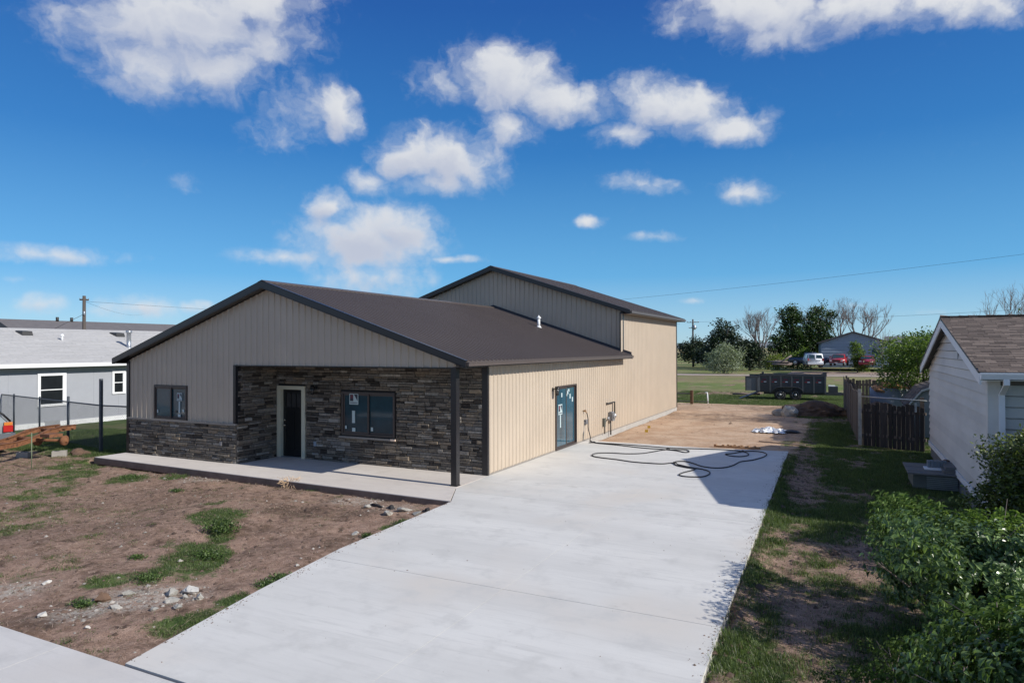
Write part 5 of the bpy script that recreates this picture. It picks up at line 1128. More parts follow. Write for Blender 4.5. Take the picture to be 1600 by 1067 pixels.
# red pickup facing us
rp = [(0, .45, .95), (0, .85, .97), (.2, .95, .95), (1.5, 1.0, .97), (2.0, 1.52, .80), (3.0, 1.54, .80), (3.2, .98, .97), (4.7, .98, .97), (4.8, .45, .95), (4.6, .35, .9), (.3, .35, .9)]
v = vehicle('red_pickup', 'red pickup with raised cab facing the camera in front of the garage', 'pickup', (7.55, 79.8, gz_), R_(82), 4.8, 1.75, 1.54, rp,
    [[(1.55, .72, 1.04), (1.55, -.72, 1.04), (1.96, -.60, 1.46), (1.96, .60, 1.46)][::-1], [(1.8, .84, 1.05), (2.95, .84, 1.05), (2.95, .72, 1.46), (2.1, .72, 1.46)], [(1.8, -.84, 1.05), (2.1, -.72, 1.46), (2.95, -.72, 1.46), (2.95, -.84, 1.05)]], M['carred'], .36)
sub(v, 'bumper', M['bumper'], (-.12, .02, -.84, .84, .38, .52)); sub(v, 'grille', M['black'], (-.02, .03, -.45, .45, .62, .80)); sub(v, 'licence_plate', M['plate'], (-.14, -.12, -.16, .16, .40, .52))
for s in (-1, 1): sub(v, 'headlight', M['lens_w'], (-.02, .03, s*.64-.12, s*.64+.12, .62, .80)); sub(v, 'mirror', M['carred'], (1.7, 1.8, s*.98-.1, s*.98+.1, 1.05, 1.22))
# red car at the tree
rc_ = [(0, .3, .93), (0, .65, .97), (.6, .82, .95), (1.3, .90, .95), (1.95, 1.3, .76), (3.0, 1.32, .76), (3.8, .92, .92), (4.4, .88, .93), (4.5, .35, .93), (4.3, .22, .9), (.2, .22, .9)]
v = vehicle('red_sedan', 'dark red sedan facing the camera, half hidden by the green tree', 'car', (10.9, 80.6, gz_), R_(84), 4.5, 1.75, 1.32, rc_,
    [[(1.35, .70, .93), (1.35, -.70, .93), (1.92, -.58, 1.25), (1.92, .58, 1.25)][::-1], [(1.6, -.82, .94), (2.05, -.68, 1.25), (2.9, -.68, 1.25), (3.3, -.82, .94)]], M['carred2'], .31)
sub(v, 'bumper', M['carred2'], (-.08, .05, -.8, .8, .3, .5)); sub(v, 'grille', M['black'], (-.02, .03, -.3, .3, .5, .6))
for s in (-1, 1): sub(v, 'headlight', M['lens_w'], (-.01, .1, s*.62-.13, s*.62+.13, .58, .70))
# dark blue truck side on, left of the van
bp_ = [(0, .5, .97), (0, 1.05, .97), (1.9, 1.05, .97), (2.0, 1.75, .82), (3.3, 1.75, .82), (3.9, 1.15, .95), (5.0, 1.05, .95), (5.1, .5, .95), (4.9, .35, .9), (.2, .35, .9)]
v = vehicle('dark_blue_truck', 'dark blue truck parked side-on behind the left of the white van', 'truck', (1.7, 84.6, gz_), R_(-6), 5.1, 1.9, 1.75, bp_,
    [[(2.1, -.92, 1.15), (2.1, -.80, 1.65), (3.2, -.80, 1.65), (3.55, -.92, 1.15)]], M['carblue'], .38)
sub(v, 'bumper', M['bumper'], (-.1, .02, -.9, .9, .45, .6))
# silver hatchback at the left edge, rear end towards us
GZ = H1(-18, -2.4)
hb = [(0, .32, .96), (-.02, .62, 1), (.02, .95, 1), (.30, 1.28, .90), (.62, 1.62, .80), (.9, 1.70, .78), (2.7, 1.70, .78), (3.6, 1.1, .95), (4.5, .92, .94), (4.6, .4, .94), (4.4, .25, .9), (.15, .25, .9)]
v = vehicle('silver_hatchback', 'silver hatchback with red tail lamp cut off by the left edge, behind the rusty frame', 'car', (-17.34, -2.68, GZ), R_(-105), 4.6, 1.75, 1.7, hb,
    [[(.33, .885, 1.02), (1.3, .895, 1.02), (1.3, .74, 1.56), (.66, .76, 1.50)][::1], [(1.4, .895, 1.02), (2.4, .895, 1.02), (2.4, .74, 1.56), (1.4, .74, 1.56)], [(.03, -.7, 1.0), (.03, .7, 1.0), (.56, .62, 1.54), (.56, -.62, 1.54)][::-1]], M['carsilver'], .32, wheels_x=(.185, .80))
sub(v, 'bumper', M['bumper'], (-.14, .35, -.86, .86, .36, .66), (.0, .5, .84, .885, .36, .66)); sub(v, 'bumper_skirt', M['carsilver'], (-.08, .35, -.84, .84, .22, .355))
for s in (-1, 1): sub(v, 'tail_light', M['lens_r'], (-.06, .20, s*.79-.09, s*.79+.10, .72, .93)); sub(v, 'indicator', M['lens_o'], (-.05, .18, s*.79-.09, s*.79+.09, .935, 1.04))
sub(v, 'rear_pillar_trim', M['black'], (.30, .36, .60, .78, 1.1, 1.2)); q = MB(); q.tube([(-.01, .80, 1.05), (.20, .80, 1.30), (.52, .70, 1.60), (.8, .68, 1.70)], .035, 6); q.build('pillar_trim', M['black'], v)

# ------------------------------------------------------------------ dump trailer
T = thing('dump_trailer', (5.3, 33, -.13), 'black tandem-axle dump trailer with ribbed sides and an open rear barn door', 'trailer'); ORG[T.name] = Vector((0, 0, 0)); T.rotation_euler = (0, 0, R_(3))
M['trailer2'] = pmat('lit_grey_trailer_post', (.095, .10, .108), .45, var=.2)  # lighter copy of the trailer grey, sunlight on the posts put into the colour
tb = MB(); x0, x1, y0, y1 = -2.05, 2.05, -.95, .95; zb, zt_ = .55, 1.60
tb.box(x0, x1, y0, y0+.04, zb, zt_); tb.box(x0, x1, y1-.04, y1, zb, zt_); tb.box(x1-.04, x1, y0+.04, y1-.04, zb, zt_); tb.box(x0, x1, y0+.04, y1-.04, zb, zb+.05); tb.build('bed', M['trailer'], T)
q = MB(); q.box(x0-.03, x1+.03, y0-.05, y0-.002, zt_-.02, zt_+.07); q.box(x0-.03, x1+.03, y1+.002, y1+.05, zt_-.02, zt_+.07); q.build('top_rail', M['trailer'], T)
for k in range(7):
    for yy in ((y0-.07, y0-.003), (y1+.003, y1+.07)):
        xx = x0+.02+k*(x1-x0-.12)/6; q = MB(); q.box(xx, xx+.08, yy[0], yy[1], zb-.05, zt_-.022); q.build('side_post', M['trailer2'], T)
for k in range(6):
    xx = x0+.02+k*(x1-x0-.12)/6; q = MB(); q.box(xx+.14, xx+.30, y0-.008, y0-.002, 1.17, 1.23); q.build('reflector', M['redp'], T); q = MB(); q.box(xx+.31, xx+.46, y0-.008, y0-.002, 1.17, 1.23); q.build('reflector', M['white'], T)
    q = MB(); q.box(xx+.2, xx+.46, y0-.006, y0-.002, 1.30, 1.40); q.build('marking', M['stickerr'], T)
q = MB(); q.hexa([(x1-.5, y0-.04, zt_+.07), (x1+.03, y0-.04, zt_+.07), (x1+.03, y0, zt_+.07), (x1-.5, y0, zt_+.07)], [(x1-.15, y0-.04, zt_+.22), (x1+.03, y0-.04, zt_+.26), (x1+.03, y0, zt_+.26), (x1-.15, y0, zt_+.22)]); q.box(x0+.1, x0+.25, y1-.1, y1, zt_+.07, zt_+.2); q.build('tarp_bracket', M['trailer'], T)
q = MB(); q.box(x0+.3, 3.0, -.55, -.42, .36, .50); q.box(x0+.3, 3.0, .42, .55, .36, .50); q.box(x0-.05, x1, y0+.05, y1-.05, .50, .549); q.build('chassis', M['trailer'], T)
for k, cx in enumerate((-.72, .22)):
    for s in (-1, 1):
        q = MB(); q.lathe((cx, s*1.08, .37), 'y', [(-.11, .30), (-.09, .37), (.09, .37), (.11, .30)], 24); w = q.build('wheel', M['tyre'], T)
        q = MB(); q.lathe((cx, s*1.19, .37), (0, s, 0), [(-.02, .22), (.0, .22), (.0, .19), (-.04, .17), (-.03, .09), (.03, .07), (.04, .03)], 18); q.build('rim', M['rim'], w)
for s in (-1, 1):
    q = MB(); pp = [(-1.22, .52), (-1.10, .72), (-.9, .84), (-.6, .87), (.1, .87), (.4, .84), (.60, .72), (.72, .52)]
    for a, b in zip(pp[:-1], pp[1:]): ya, yb = sorted((s*.96, s*1.24)); q.hexa([(a[0], ya, a[1]), (b[0], ya, b[1]), (b[0], yb, b[1]), (a[0], yb, a[1])], [(a[0], ya, a[1]+.03), (b[0], ya, b[1]+.03), (b[0], yb, b[1]+.03), (a[0], yb, a[1]+.03)])
    q.build('fender', M['trailer'], T)
q = MB(); q.box(-2.85, -1.98, y0-.34, y0-.28, zb+.06, zt_-.02); dr_ = q.build('rear_door', pmat('dull_grey_door_panel', (.15, .16, .17), .5, var=.2), T)
q = MB(); q.box(-2.87, -1.96, y0-.36, y0-.345, zt_-.10, zt_-.02); q.box(-2.2, -2.1, y0-.37, y0-.345, zb, zt_-.1); q.box(-2.87, -2.8, y0-.36, y0-.345, zb+.06, zt_-.1); q.build('door_frame', M['trailer'], dr_)
q = MB(); q.box(-2.75, -2.05, y1-.05, y1, zb+.1, zt_+.03); q.build('rear_door', M['trailer'], T)
q = MB(); q.hexa([(-3.35, -.75, .0), (-3.2, -.75, .0), (-1.98, -.75, .50), (-2.1, -.75, .50)], [(-3.35, -.45, .05), (-3.2, -.45, .05), (-1.98, -.45, .58), (-2.1, -.45, .58)]); q.build('ramp', M['trailer'], T)
q = MB(); q.tube([(3.0, -.48, .43), (3.9, 0, .43)], .06, 6); q.tube([(3.0, .48, .43), (3.9, 0, .43)], .06, 6); q.box(3.85, 4.15, -.07, .07, .38, .52); q.build('tongue', M['trailer'], T)
q = MB(); q.box(2.2, 2.75, -.38, .38, .5, .92); q.build('tool_box', M['trailer'], T); q = MB(); q.box(2.2, 2.6, -.36, .36, .922, .97); q.build('tool_box_lid', M['white'], T)
q = MB(); q.tube([(3.62, -.1, .05), (3.62, -.1, .95)], .045, 8); q.tube([(3.62, -.1, .95), (3.8, -.1, .95)], .015, 6); q.lathe((3.62, -.1, .0), 'z', [(0, .12), (.03, .12)], 10); q.box(3.4, 3.7, -.1, .2, .5, .8); q.build('jack', M['trailer'], T)
pv = MB(); 
for k in range(3): pv.tube([(1.4+k*.35, 33.6+k*.1, .10), (2.6+k*.3, 33.4+k*.1, .13)], .07, 6)
tag(pv.build('log', M['barkl'], None), 'grey weathered timbers lying beside the trailer ramp', 'timber')

# ------------------------------------------------------------------ rusty chassis on blocks
RF = thing('rusty_frame', (-13.5, -3.5, -.1), 'long rusted truck chassis frame propped on cinder blocks in the grass', 'frame')
def beam(mb, pts, w, h):
    for a, b in zip(pts[:-1], pts[1:]):
        a, b = Vector(a), Vector(b); d = (b-a); n = Vector((-d.y, d.x, 0)).normalized()*w/2
        mb.hexa([a-n, b-n, b+n, a+n], [a-n+Vector((0, 0, h)), b-n+Vector((0, 0, h)), b+n+Vector((0, 0, h)), a+n+Vector((0, 0, h))])
        # lips of the channel section
        mb.hexa([a-n*2.2+Vector((0, 0, h)), b-n*2.2+Vector((0, 0, h)), b+n*2.2+Vector((0, 0, h)), a+n*2.2+Vector((0, 0, h))], [a-n*2.2+Vector((0, 0, h+.015)), b-n*2.2+Vector((0, 0, h+.015)), b+n*2.2+Vector((0, 0, h+.015)), a+n*2.2+Vector((0, 0, h+.015))])
a0, b0 = Vector((-15.3, -1.85, .66)), Vector((-13.6, -6.3, .58)); dv_ = (b0-a0).normalized(); nv = Vector((-dv_.y, dv_.x, 0)).normalized()
def fp(t, off, dz=0): p = a0+(b0-a0)*t+nv*off; return (p.x, p.y, p.z+dz)
for off in (-.36, .36):
    q = MB(); beam(q, [fp(-.02, off*.8, -.02), fp(.12, off*.85, .0), fp(.24, off, -.02), fp(.36, off, -.16), fp(.5, off, -.22), fp(.75, off, -.20), fp(1.0, off, -.06)], .05, .15); q.build('frame_rail', M['rust'], RF)
for t in (.02, .14, .33, .5, .68, .86):
    q = MB(); dz = {.02: .02, .14: .03, .33: -.12}.get(t, -.18); q.tube([fp(t, -.40, dz+.04), fp(t, .40, dz+.04)], .05, 8); q.build('cross_member', M['rust'], RF)
q = MB(); q.tube([fp(.22, -.8, -.22), fp(.22, .8, -.22)], .045, 8)
c_ = Vector(fp(.22, 0, -.22)); q.lathe(c_-nv*.1, nv, [(-.12, .08), (-.05, .17), (.05, .17), (.12, .08)], 16); q.build('axle', M['rust'], RF)
for s in (-1, 1):
    q = MB(); c_ = Vector(fp(.22, s*.82, -.22)); q.lathe(c_, nv*s, [(-.05, .15), (.04, .165), (.05, .12), (.07, .06), (.11, .05)], 20); q.build('brake_drum', M['rust'], RF)
q = MB(); q.tube([fp(.1, .45, .12), fp(.2, .2, .02), fp(.3, .5, -.1)], .02, 6); q.tube([fp(.12, -.3, .16), fp(.3, -.35, .06), fp(.42, -.3, -.02)], .025, 6); q.box(-14.1, -13.6, -3.3, -2.9, .62, .72); q.build('bracket', M['rust'], RF)
q = MB()
for t in (.17, .20, .24): q.lathe(fp(t, -.5, -.02), 'z', [(0, .03), (.06, .035), (.07, .02)], 8)
q.build('spring_bolt', M['galv'], RF)
def cinder(x, y, rot, label):
    z = H1(x, y)-.02; q = MB(); q.box(-.2, .2, -.1, -.07, 0, .19); q.box(-.2, .2, .07, .1, 0, .19)
    for xx in (-.2, -.015, .17): q.box(xx, xx+.03, -.07, .07, 0, .19)
    o = q.build('cinder_block', M['block'], None); o.rotation_euler = (R_(0), 0, rot); o.location = (x, y, z); return tag(o, label, 'cinder block', 'cinder blocks under the rusty frame')
cinder(*fp(.21, .62)[:2], .9, 'pale cinder block with open cells standing under the rusty brake drum'); cinder(*fp(.25, -.45)[:2], .4, 'cinder block in shade under the middle of the rusty axle'); cinder(*fp(.72, .1)[:2], 1.2, 'cinder block holding up the near end of the rusty frame at the left edge')
st_ = MB(); st_.tube([(-12.95, -4.15, H1(-12.95, -4.15)-.05), (-12.93, -4.16, .92)], .016, 6); tag(st_.build('stake', pmat('green_stake', (.16, .19, .12), .7), None), 'thin greenish garden stake standing in front of the rusty frame', 'stake')

# ------------------------------------------------------------------ yard odds and ends
q = MB(); q.blob((-14.35, -2.0, H1(-14.3, -2.0)), (.5, .3, .16), 7, .3, 3); tag(q.build('dirt_mound', M['soil2'], None), 'small reddish dirt heap at the left end of the porch slab', 'dirt mound')
q = MB(); q.blob((7.0, 22.2, -.22), (1.55, 1.2, .78), 3, .12, 4); tag(q.build('soil_pile', M['soil'], None), 'dark soil pile at the edge of the lot before the black trailer', 'soil pile')
q = MB(); q.blob((5.95, 21.1, .05), (.42, .34, .36), 11, .16, 2); q.blob((5.45, 21.2, -.0), (.40, .25, .22), 12, .16, 2); tag(q.build('concrete_lump', M['rock'], None), 'large tan concrete lump leaning on the left of the soil pile', 'concrete lump')
r = random.Random(2)
for k in range(1):
    V = []; F = []; n_ = 26
    for i in range(n_):
        for j in range(n_):
            x, y = i/(n_-1), j/(n_-1); V.append((5.05+x*1.25+.06*math.sin(j), 13.3+y*1.2+.08*math.sin(i*1.3), H1(5.6, 13.9)+.03+.16*abs(math.sin(x*9+y*5+math.sin(y*13)))*math.sin(math.pi*x)*math.sin(math.pi*y)+r.uniform(0, .035)))
    for i in range(n_-1):
        for j in range(n_-1): F.append((i*n_+j, (i+1)*n_+j, (i+1)*n_+j+1, i*n_+j+1))
    npmesh('plastic_sheet', V, F, M['plastic'], label='crumpled white plastic sheeting lying on the dirt behind the driveway', cat='plastic sheet')
q = MB(); q.blob((6.5, 13.9, -.08), (.35, .25, .08), 5, .3, 2); tag(q.build('dark_rag', M['rubber'], None), 'dark scrap lying at the right end of the white plastic sheeting', 'scrap')
o_ = 0
for (x, y, l_, a) in ((4.35, 8.55, 1.35, -.03), (4.75, 8.75, 1.1, .04)):
    q = MB(); q.box(0, l_, -.045, .045, 0, .05); 
    for k in range(5): q.box(k*l_/5, k*l_/5+.08, -.05, .05, .052, .085)
    o = q.build('lumber_piece', M['lumber'], None); o.location = (x, y, H1(x, y)+.02); o.rotation_euler = (0, 0, a)
    tag(o, ('nearer orange wooden batten with cleats on the dirt at the driveway end', 'farther orange wooden batten with cleats behind the nearer one')[o_], 'lumber', 'orange lumber at the driveway end'); o_ += 1
q = MB(); q.tube([(5.6, 10.6, H1(5.6, 10.6)+.03), (6.6, 10.4, H1(6.6, 10.4)+.03), (7.2, 10.1, H1(7.2, 10.1)+.04)], .02, 5); tag(q.build('pale_pole', M['barkl'], None), 'thin pale stick lying across the shaded dirt behind the driveway', 'stick')
# white PVC stub with elbow, wooden post
q = MB(); q.tube([(.84, 27.2, -.2), (.80, 27.2, .52)], .04, 8); q.tube([(.83, 27.2, .53), (.66, 27.2, .55)], .04, 8); tag(q.build('white_pipe', M['white'], None), 'thin white plastic pipe with an elbow standing at the edge of the grass', 'pipe')
PG = thing('stub_fence', (-.4, 26.4, -.13), 'rust-stained wooden post with a low rail next to the far corner of the tan wall', 'fence')
q = MB(); q.box(-.07, .09, 26.3, 26.46, -.2, .72); q.build('post', pmat('rusty_post', (.16, .09, .05), .85, var=.4, vs=6, bump=.4), PG)
q = MB(); q.box(-2.2, -.07, 26.35, 26.42, .48, .56); q.build('rail', M['greyw'], PG); q = MB(); q.box(-2.4, 1.0, 26.5, 26.54, .02, .07); q.build('rail', M['greyw'], PG)
for k, (x, y) in enumerate(((1.35, 10.6), (1.0, 12.3))):
    q = MB(); z = H1(x, y); q.box(x-.004, x+.004, y-.004, y+.004, z, z+.22); q.box(x, x+.12, y-.003, y+.003, z+.12, z+.22); tag(q.build('marker_flag', M['yellow'], None), ('small yellow marker flag in the dirt, nearer to the gas meter', 'small yellow marker flag in the dirt, farther from the gas meter')[k], 'flag', 'yellow marker flags')
# broken concrete in the front yard
def chunk(x, y, r3, seed, label, mat=None, rot=0, grp=None):
    bm = bmesh.new(); rr = random.Random(seed)
    for _ in range(16):
        v = Vector((rr.gauss(0, 1), rr.gauss(0, 1), rr.gauss(0, 1))).normalized(); bm.verts.new((v.x*r3[0]*rr.uniform(.75, 1.0), v.y*r3[1]*rr.uniform(.8, 1.1), v.z*r3[2]*rr.uniform(.8, 1)))
    r_ = bmesh.ops.convex_hull(bm, input=bm.verts); bmesh.ops.delete(bm, geom=[g for g in r_['geom_interior'] if isinstance(g, bmesh.types.BMVert)], context='VERTS')
    bmesh.ops.triangulate(bm, faces=bm.faces); bmesh.ops.subdivide_edges(bm, edges=bm.edges, cuts=2, use_grid_fill=True)
    for v in bm.verts: v.co *= 1+rr.uniform(-.07, .07)
    me = bpy.data.meshes.new('concrete_chunk'); bm.to_mesh(me); bm.free(); me.materials.append(mat or M['rock'])
    o = bpy.data.objects.new('concrete_chunk' if mat is None else 'asphalt_chunk', me); COL.objects.link(o); o.location = (x, y, H1(x, y)+r3[2]*.45); o.rotation_euler = (rr.uniform(-.25, .25), rr.uniform(-.25, .25), rot); tag(o, label, 'rubble', grp)
M['rockw'] = pmat('pale_concrete_face', (.52, .50, .46), .9, var=.2, vs=9, bump=.6, bs=30)
CHUNKS = [
    (0.00, -8.92, (0.2, 0.13, 0.1), 5, 'largest white slab of broken concrete, on top of the pile near the driveway', M['rockw'], 0, 'broken concrete pieces in the front yard'),
    (-0.16, -9.12, (0.13, 0.1, 0.09), 6, 'pale concrete lump just left of the largest white slab', None, 5.1, 'broken concrete pieces in the front yard'),
    (0.10, -9.31, (0.15, 0.09, 0.07), 7, 'flat pale concrete piece below left of the largest white slab', None, 4.2, 'broken concrete pieces in the front yard'),
    (0.13, -9.11, (0.07, 0.06, 0.06), 8, 'small concrete piece wedged under the largest white slab', None, 3.3, 'broken concrete pieces in the front yard'),
    (0.39, -9.09, (0.11, 0.08, 0.07), 9, 'grey concrete piece right of the largest white slab', None, 2.4, 'broken concrete pieces in the front yard'),
    (0.41, -9.44, (0.1, 0.07, 0.05), 10, 'low concrete piece at the front of the rubble pile', None, 1.5, 'broken concrete pieces in the front yard'),
    (0.17, -9.63, (0.09, 0.06, 0.04), 11, 'small flat concrete piece left of the rubble pile front', None, 0.6, 'broken concrete pieces in the front yard'),
    (-0.01, -10.40, (0.06, 0.04, 0.04), 12, 'white oval stone alone in the dirt near the sidewalk', M['rockw'], 0.5, 'broken concrete pieces in the front yard'),
    (-0.89, -10.43, (0.09, 0.06, 0.06), 13, 'white square-edged concrete piece near the left end of the sidewalk', M['rockw'], 4.8, 'broken concrete pieces in the front yard'),
    (-2.27, -9.61, (0.08, 0.05, 0.04), 14, 'small white stone right of its neighbour, left part of the yard', M['rockw'], 3.9, 'broken concrete pieces in the front yard'),
    (-2.26, -9.67, (0.05, 0.04, 0.03), 15, 'smallest white stone of the pair in the left part of the yard', M['rockw'], 3, 'broken concrete pieces in the front yard'),
    (-0.94, -9.55, (0.06, 0.05, 0.04), 16, 'pale stone above the grey rubble patch', None, 2.1, 'broken concrete pieces in the front yard'),
    (-0.70, -9.38, (0.14, 0.07, 0.06), 17, 'long low concrete piece at the top of the grey rubble patch', None, 1.2, 'broken concrete pieces in the front yard'),
    (-0.35, -9.81, (0.13, 0.08, 0.05), 18, 'broad flat concrete piece inside the grey rubble patch', None, 0.3, 'broken concrete pieces in the front yard'),
    (-0.81, -9.70, (0.16, 0.14, 0.11), 19, 'brown earthy lump with a dark hollow beside the rubble patch', M['soil2'], 5.4, None),
    (-0.91, -3.81, (0.13, 0.09, 0.07), 20, 'pale concrete lump left of the broken asphalt strip', None, 4.5, 'broken concrete pieces in the front yard'),
    (-0.81, -3.63, (0.34, 0.08, 0.06), 21, 'long dark tilted asphalt slab lying before the porch step', M['asphalt'], -0.35, None),
    (-0.38, -3.63, (0.22, 0.09, 0.07), 22, 'short dark asphalt piece right of the long tilted slab', M['asphalt'], 2.7, None),
    (-0.10, -4.12, (0.2, 0.12, 0.1), 23, 'rough grey concrete boulder under the asphalt pieces', None, 1.8, 'broken concrete pieces in the front yard'),
    (0.03, -3.75, (0.24, 0.13, 0.1), 24, 'rough grey concrete boulder right of its twin under the asphalt', None, 0.9, 'broken concrete pieces in the front yard'),
    (0.43, -3.86, (0.16, 0.09, 0.08), 25, 'small rough concrete piece touching the driveway edge', None, 0, 'broken concrete pieces in the front yard'),
    (0.44, -3.49, (0.18, 0.07, 0.07), 26, 'dark flat asphalt piece against the driveway edge', M['asphalt'], 5.1, None),
    (0.13, -5.47, (0.1, 0.08, 0.06), 27, 'pale crumbled concrete lump in the dark earth bank', None, 4.2, 'broken concrete pieces in the front yard'),
    (0.55, -7.40, (0.05, 0.04, 0.04), 28, 'small pale stone in the brown dirt close to the driveway', M['rockw'], 3.3, 'broken concrete pieces in the front yard')]
for a in CHUNKS: chunk(a[0], a[1], tuple(.82*k for k in a[2]), *a[3:])

# ------------------------------------------------------------------ utility poles and wires
def pole(x, y, z, h, r_, label, arms, tr=.25):
    t = thing('utility_pole', (x, y, z), label, 'pole'); q = MB(); q.tube([(x, y, z-.3), (x, y, z+h)], [r_, r_*.7], 10); q.build('pole', M['creo'], t)
    for k, (za, L_, ang) in enumerate(arms):
        kk = .3 if L_ < 1 else 1
        d = Vector((math.cos(ang), math.sin(ang), 0))*L_/2; c = Vector((x, y, z+za)); q = MB(); q.tube([c-d, c+d], .05, 4); a = q.build('crossarm', M['creo'], t)
        q = MB()
        for s in (-.95, -.4, .4, .95): q.lathe(c+d*s+Vector((0, 0, .06)), 'z', [(0, .05*kk), (.1*kk, .07*kk), (.2*kk, .04*kk)], 8)
        q.build('insulator', M['galv'], a)
    q = MB(); q.lathe((x+tr*1.4, y-tr*.8, z+h-tr*4-1), 'z', [(0, tr*.8), (.05, tr), (tr*3, tr), (tr*3+.1, tr*.5)], 12); q.build('transformer', M['galv'], t)
    return t
# left pole behind the pale roof
pole(-34.6, 10.4, 0, 6.75, .13, 'wooden utility pole rising behind the pale grey roof on the left', [(6.5, .5, 1.2)], .06)
q = MB(); q.tube([(-34.6, 10.4, 5.6), (-37, 8.0, 3.6)], .012, 4); tag(q.build('guy_wire', M['wire'], None), 'thin guy wire slanting down to the left from the utility pole behind the pale roof', 'wire')
pole(-17.57, 115.4, .9, 7.9, .2, 'distant wooden utility pole with crossarm above the juniper at the shop corner', [(7.3, 2.2, .3), (6.2, 1.5, .3)])
def sag(a, b, s, n=24): a, b = Vector(a), Vector(b); return [a.lerp(b, i/n)-Vector((0, 0, 4*s*(i/n)*(1-i/n))) for i in range(n+1)]
q = MB(); q.tube(sag((-21.4, 60, 8.6), (32, 60, 12.6), .3), .011, 4); tag(q.build('overhead_wire', M['wire'], None), 'upper thin overhead wire crossing the whole sky behind the shop roof', 'wire')
q = MB(); q.tube(sag((-17.57, 115.4, 8.3), (60, 106, 10.6), .9), .017, 4); tag(q.build('overhead_wire', M['wire'], None), 'lower thin overhead wire running right from the distant utility pole', 'wire')
q = MB(); q.tube(sag((-100, 60, 9.5), (-34.6, 10.4, 6.4), .5), .007, 4); q.tube(sag((-34.6, 10.4, 6.4), (-8, 60, 6.0), .5), .007, 4); tag(q.build('overhead_wire', M['wire'], None), 'thin wire running off both sides of the left utility pole', 'wire')

# ------------------------------------------------------------------ foliage
def leafcloud(name, P, size, mat, parent, seed=0, asp=.55, curl=.25, up=.3, **k):
    r = np.random.default_rng(seed); n = len(P); s = size*r.uniform(.6, 1.35, n)
    d = r.normal(size=(n, 3)); d[:, 2] = d[:, 2]*.7+up; d /= np.linalg.norm(d, axis=1)[:, None]
    e = r.normal(size=(n, 3)); e -= (e*d).sum(1)[:, None]*d; e /= np.linalg.norm(e, axis=1)[:, None]
    nn = np.cross(d, e)
    a = P; b = P+d*(s*.5)[:, None]+e*(s*asp*.5)[:, None]+nn*(s*curl*.3)[:, None]; c = P+d*s[:, None]; f = P+d*(s*.5)[:, None]-e*(s*asp*.5)[:, None]+nn*(s*curl*.3)[:, None]
    V = np.stack([a, b, c, f], 1).reshape(-1, 3); return npmesh(name, V, np.arange(4*n).reshape(-1, 4), mat, parent, **k)
def blobpts(blobs, n, seed=0, shell=.55, clump=.0, cn=3):
    """points spread through ellipsoids, gathered in clumps with gaps between"""
    r = np.random.default_rng(seed); vol = np.array([b[3]*b[4]*b[5] for b in blobs])**.75; vol /= vol.sum(); out = []
    for b, v in zip(blobs, vol):
        m = max(6, int(n*v)); d = r.normal(size=(m, 3)); d /= np.linalg.norm(d, axis=1)[:, None]; rad = r.uniform(shell, 1, m)**.8
        bump = 1+.22*np.sin(d[:, 0]*5+b[0])*np.sin(d[:, 1]*5+b[1]*2)+.15*np.sin(d[:, 2]*8+b[2]*3)
        out.append(np.array(b[:3])+d*rad[:, None]*bump[:, None]*np.array(b[3:6]))
    P = np.concatenate(out)
    if clump:
        C = P[r.choice(len(P), max(8, int(len(P)/cn)), replace=False)]; P = C[r.integers(0, len(C), len(P))]+r.normal(0, clump, (len(P), 3))*[1, 1, .75]
    return P
def branchy(mb, p, d, L_, r_, depth, rnd, spread=.5, n=5, up=.15, twigs=3, shrink=.72):
    pts = [Vector(p)]; dd = Vector(d).normalized(); k = 3
    for i in range(k):
        dd = (dd+Vector((rnd.gauss(0, .12), rnd.gauss(0, .12), rnd.gauss(0, .08)+up*.3))).normalized(); pts.append(pts[-1]+dd*L_/k)
    mb.tube(pts, [r_*(1-.35*i/k) for i in range(k+1)], max(3, n), False)
    if depth <= 0: return
    for t in range(twigs):
        q = pts[rnd.choice((2, 3, 3)) if t else 3]; a = Vector((rnd.gauss(0, 1), rnd.gauss(0, 1), rnd.gauss(0, .5))); a = (a-a.dot(dd)*dd).normalized()
        nd = (dd+a*spread*rnd.uniform(.6, 1.3)+Vector((0, 0, up))).normalized(); branchy(mb, q, nd, L_*shrink*rnd.uniform(.75, 1.15), r_*.58, depth-1, rnd, spread, n-1, up, twigs, shrink)
def bare(name, x, y, h, w, label, cat='tree', seed=0, depth=5, r_=.2, mat=None, stems=1, lean=(0, 0)):
    z = H1(x, y); t = thing(name, (x, y, z), label, cat); rnd = random.Random(seed); q = MB(); ht = h*.22
    q.tube([(x, y, z-.2), (x+lean[0]*.2, y, z+ht)], [r_, r_*.8], 8); q.build('trunk', mat or M['barkl'], t)
    q = MB()
    for s in range(3+stems): an = s*2.4+seed; branchy(q, (x+lean[0]*.2, y, z+ht*(.8+.1*s)), (math.cos(an)*w+lean[0], math.sin(an)*w+lean[1], 1), h*.30, r_*.55, depth, rnd, .45, 5, .18, 3, .74)
    q.build('branches', mat or M['barkl'], t); return t
M['ever'] = leafmat('dark_evergreen', (.012, .026, .012), (.030, .052, .020), .6, .12)
M['ever2'] = leafmat('juniper_green', (.016, .034, .018), (.040, .062, .028), .6, .12)
M['decid'] = leafmat('cottonwood_leaf', (.020, .045, .014), (.060, .105, .028), .5, .25)
M['silver'] = leafmat('silver_blossom', (.13, .17, .10), (.32, .36, .27), .7, .25)
M['bright'] = leafmat('spring_leaf', (.06, .11, .018), (.14, .21, .04), .5, .35)
M['lime'] = leafmat('lime_shrub_leaf', (.09, .13, .025), (.19, .24, .05), .55, .35)
M['hedge'] = leafmat('hedge_leaf', (.035, .055, .012), (.14, .18, .04), .5, .22)
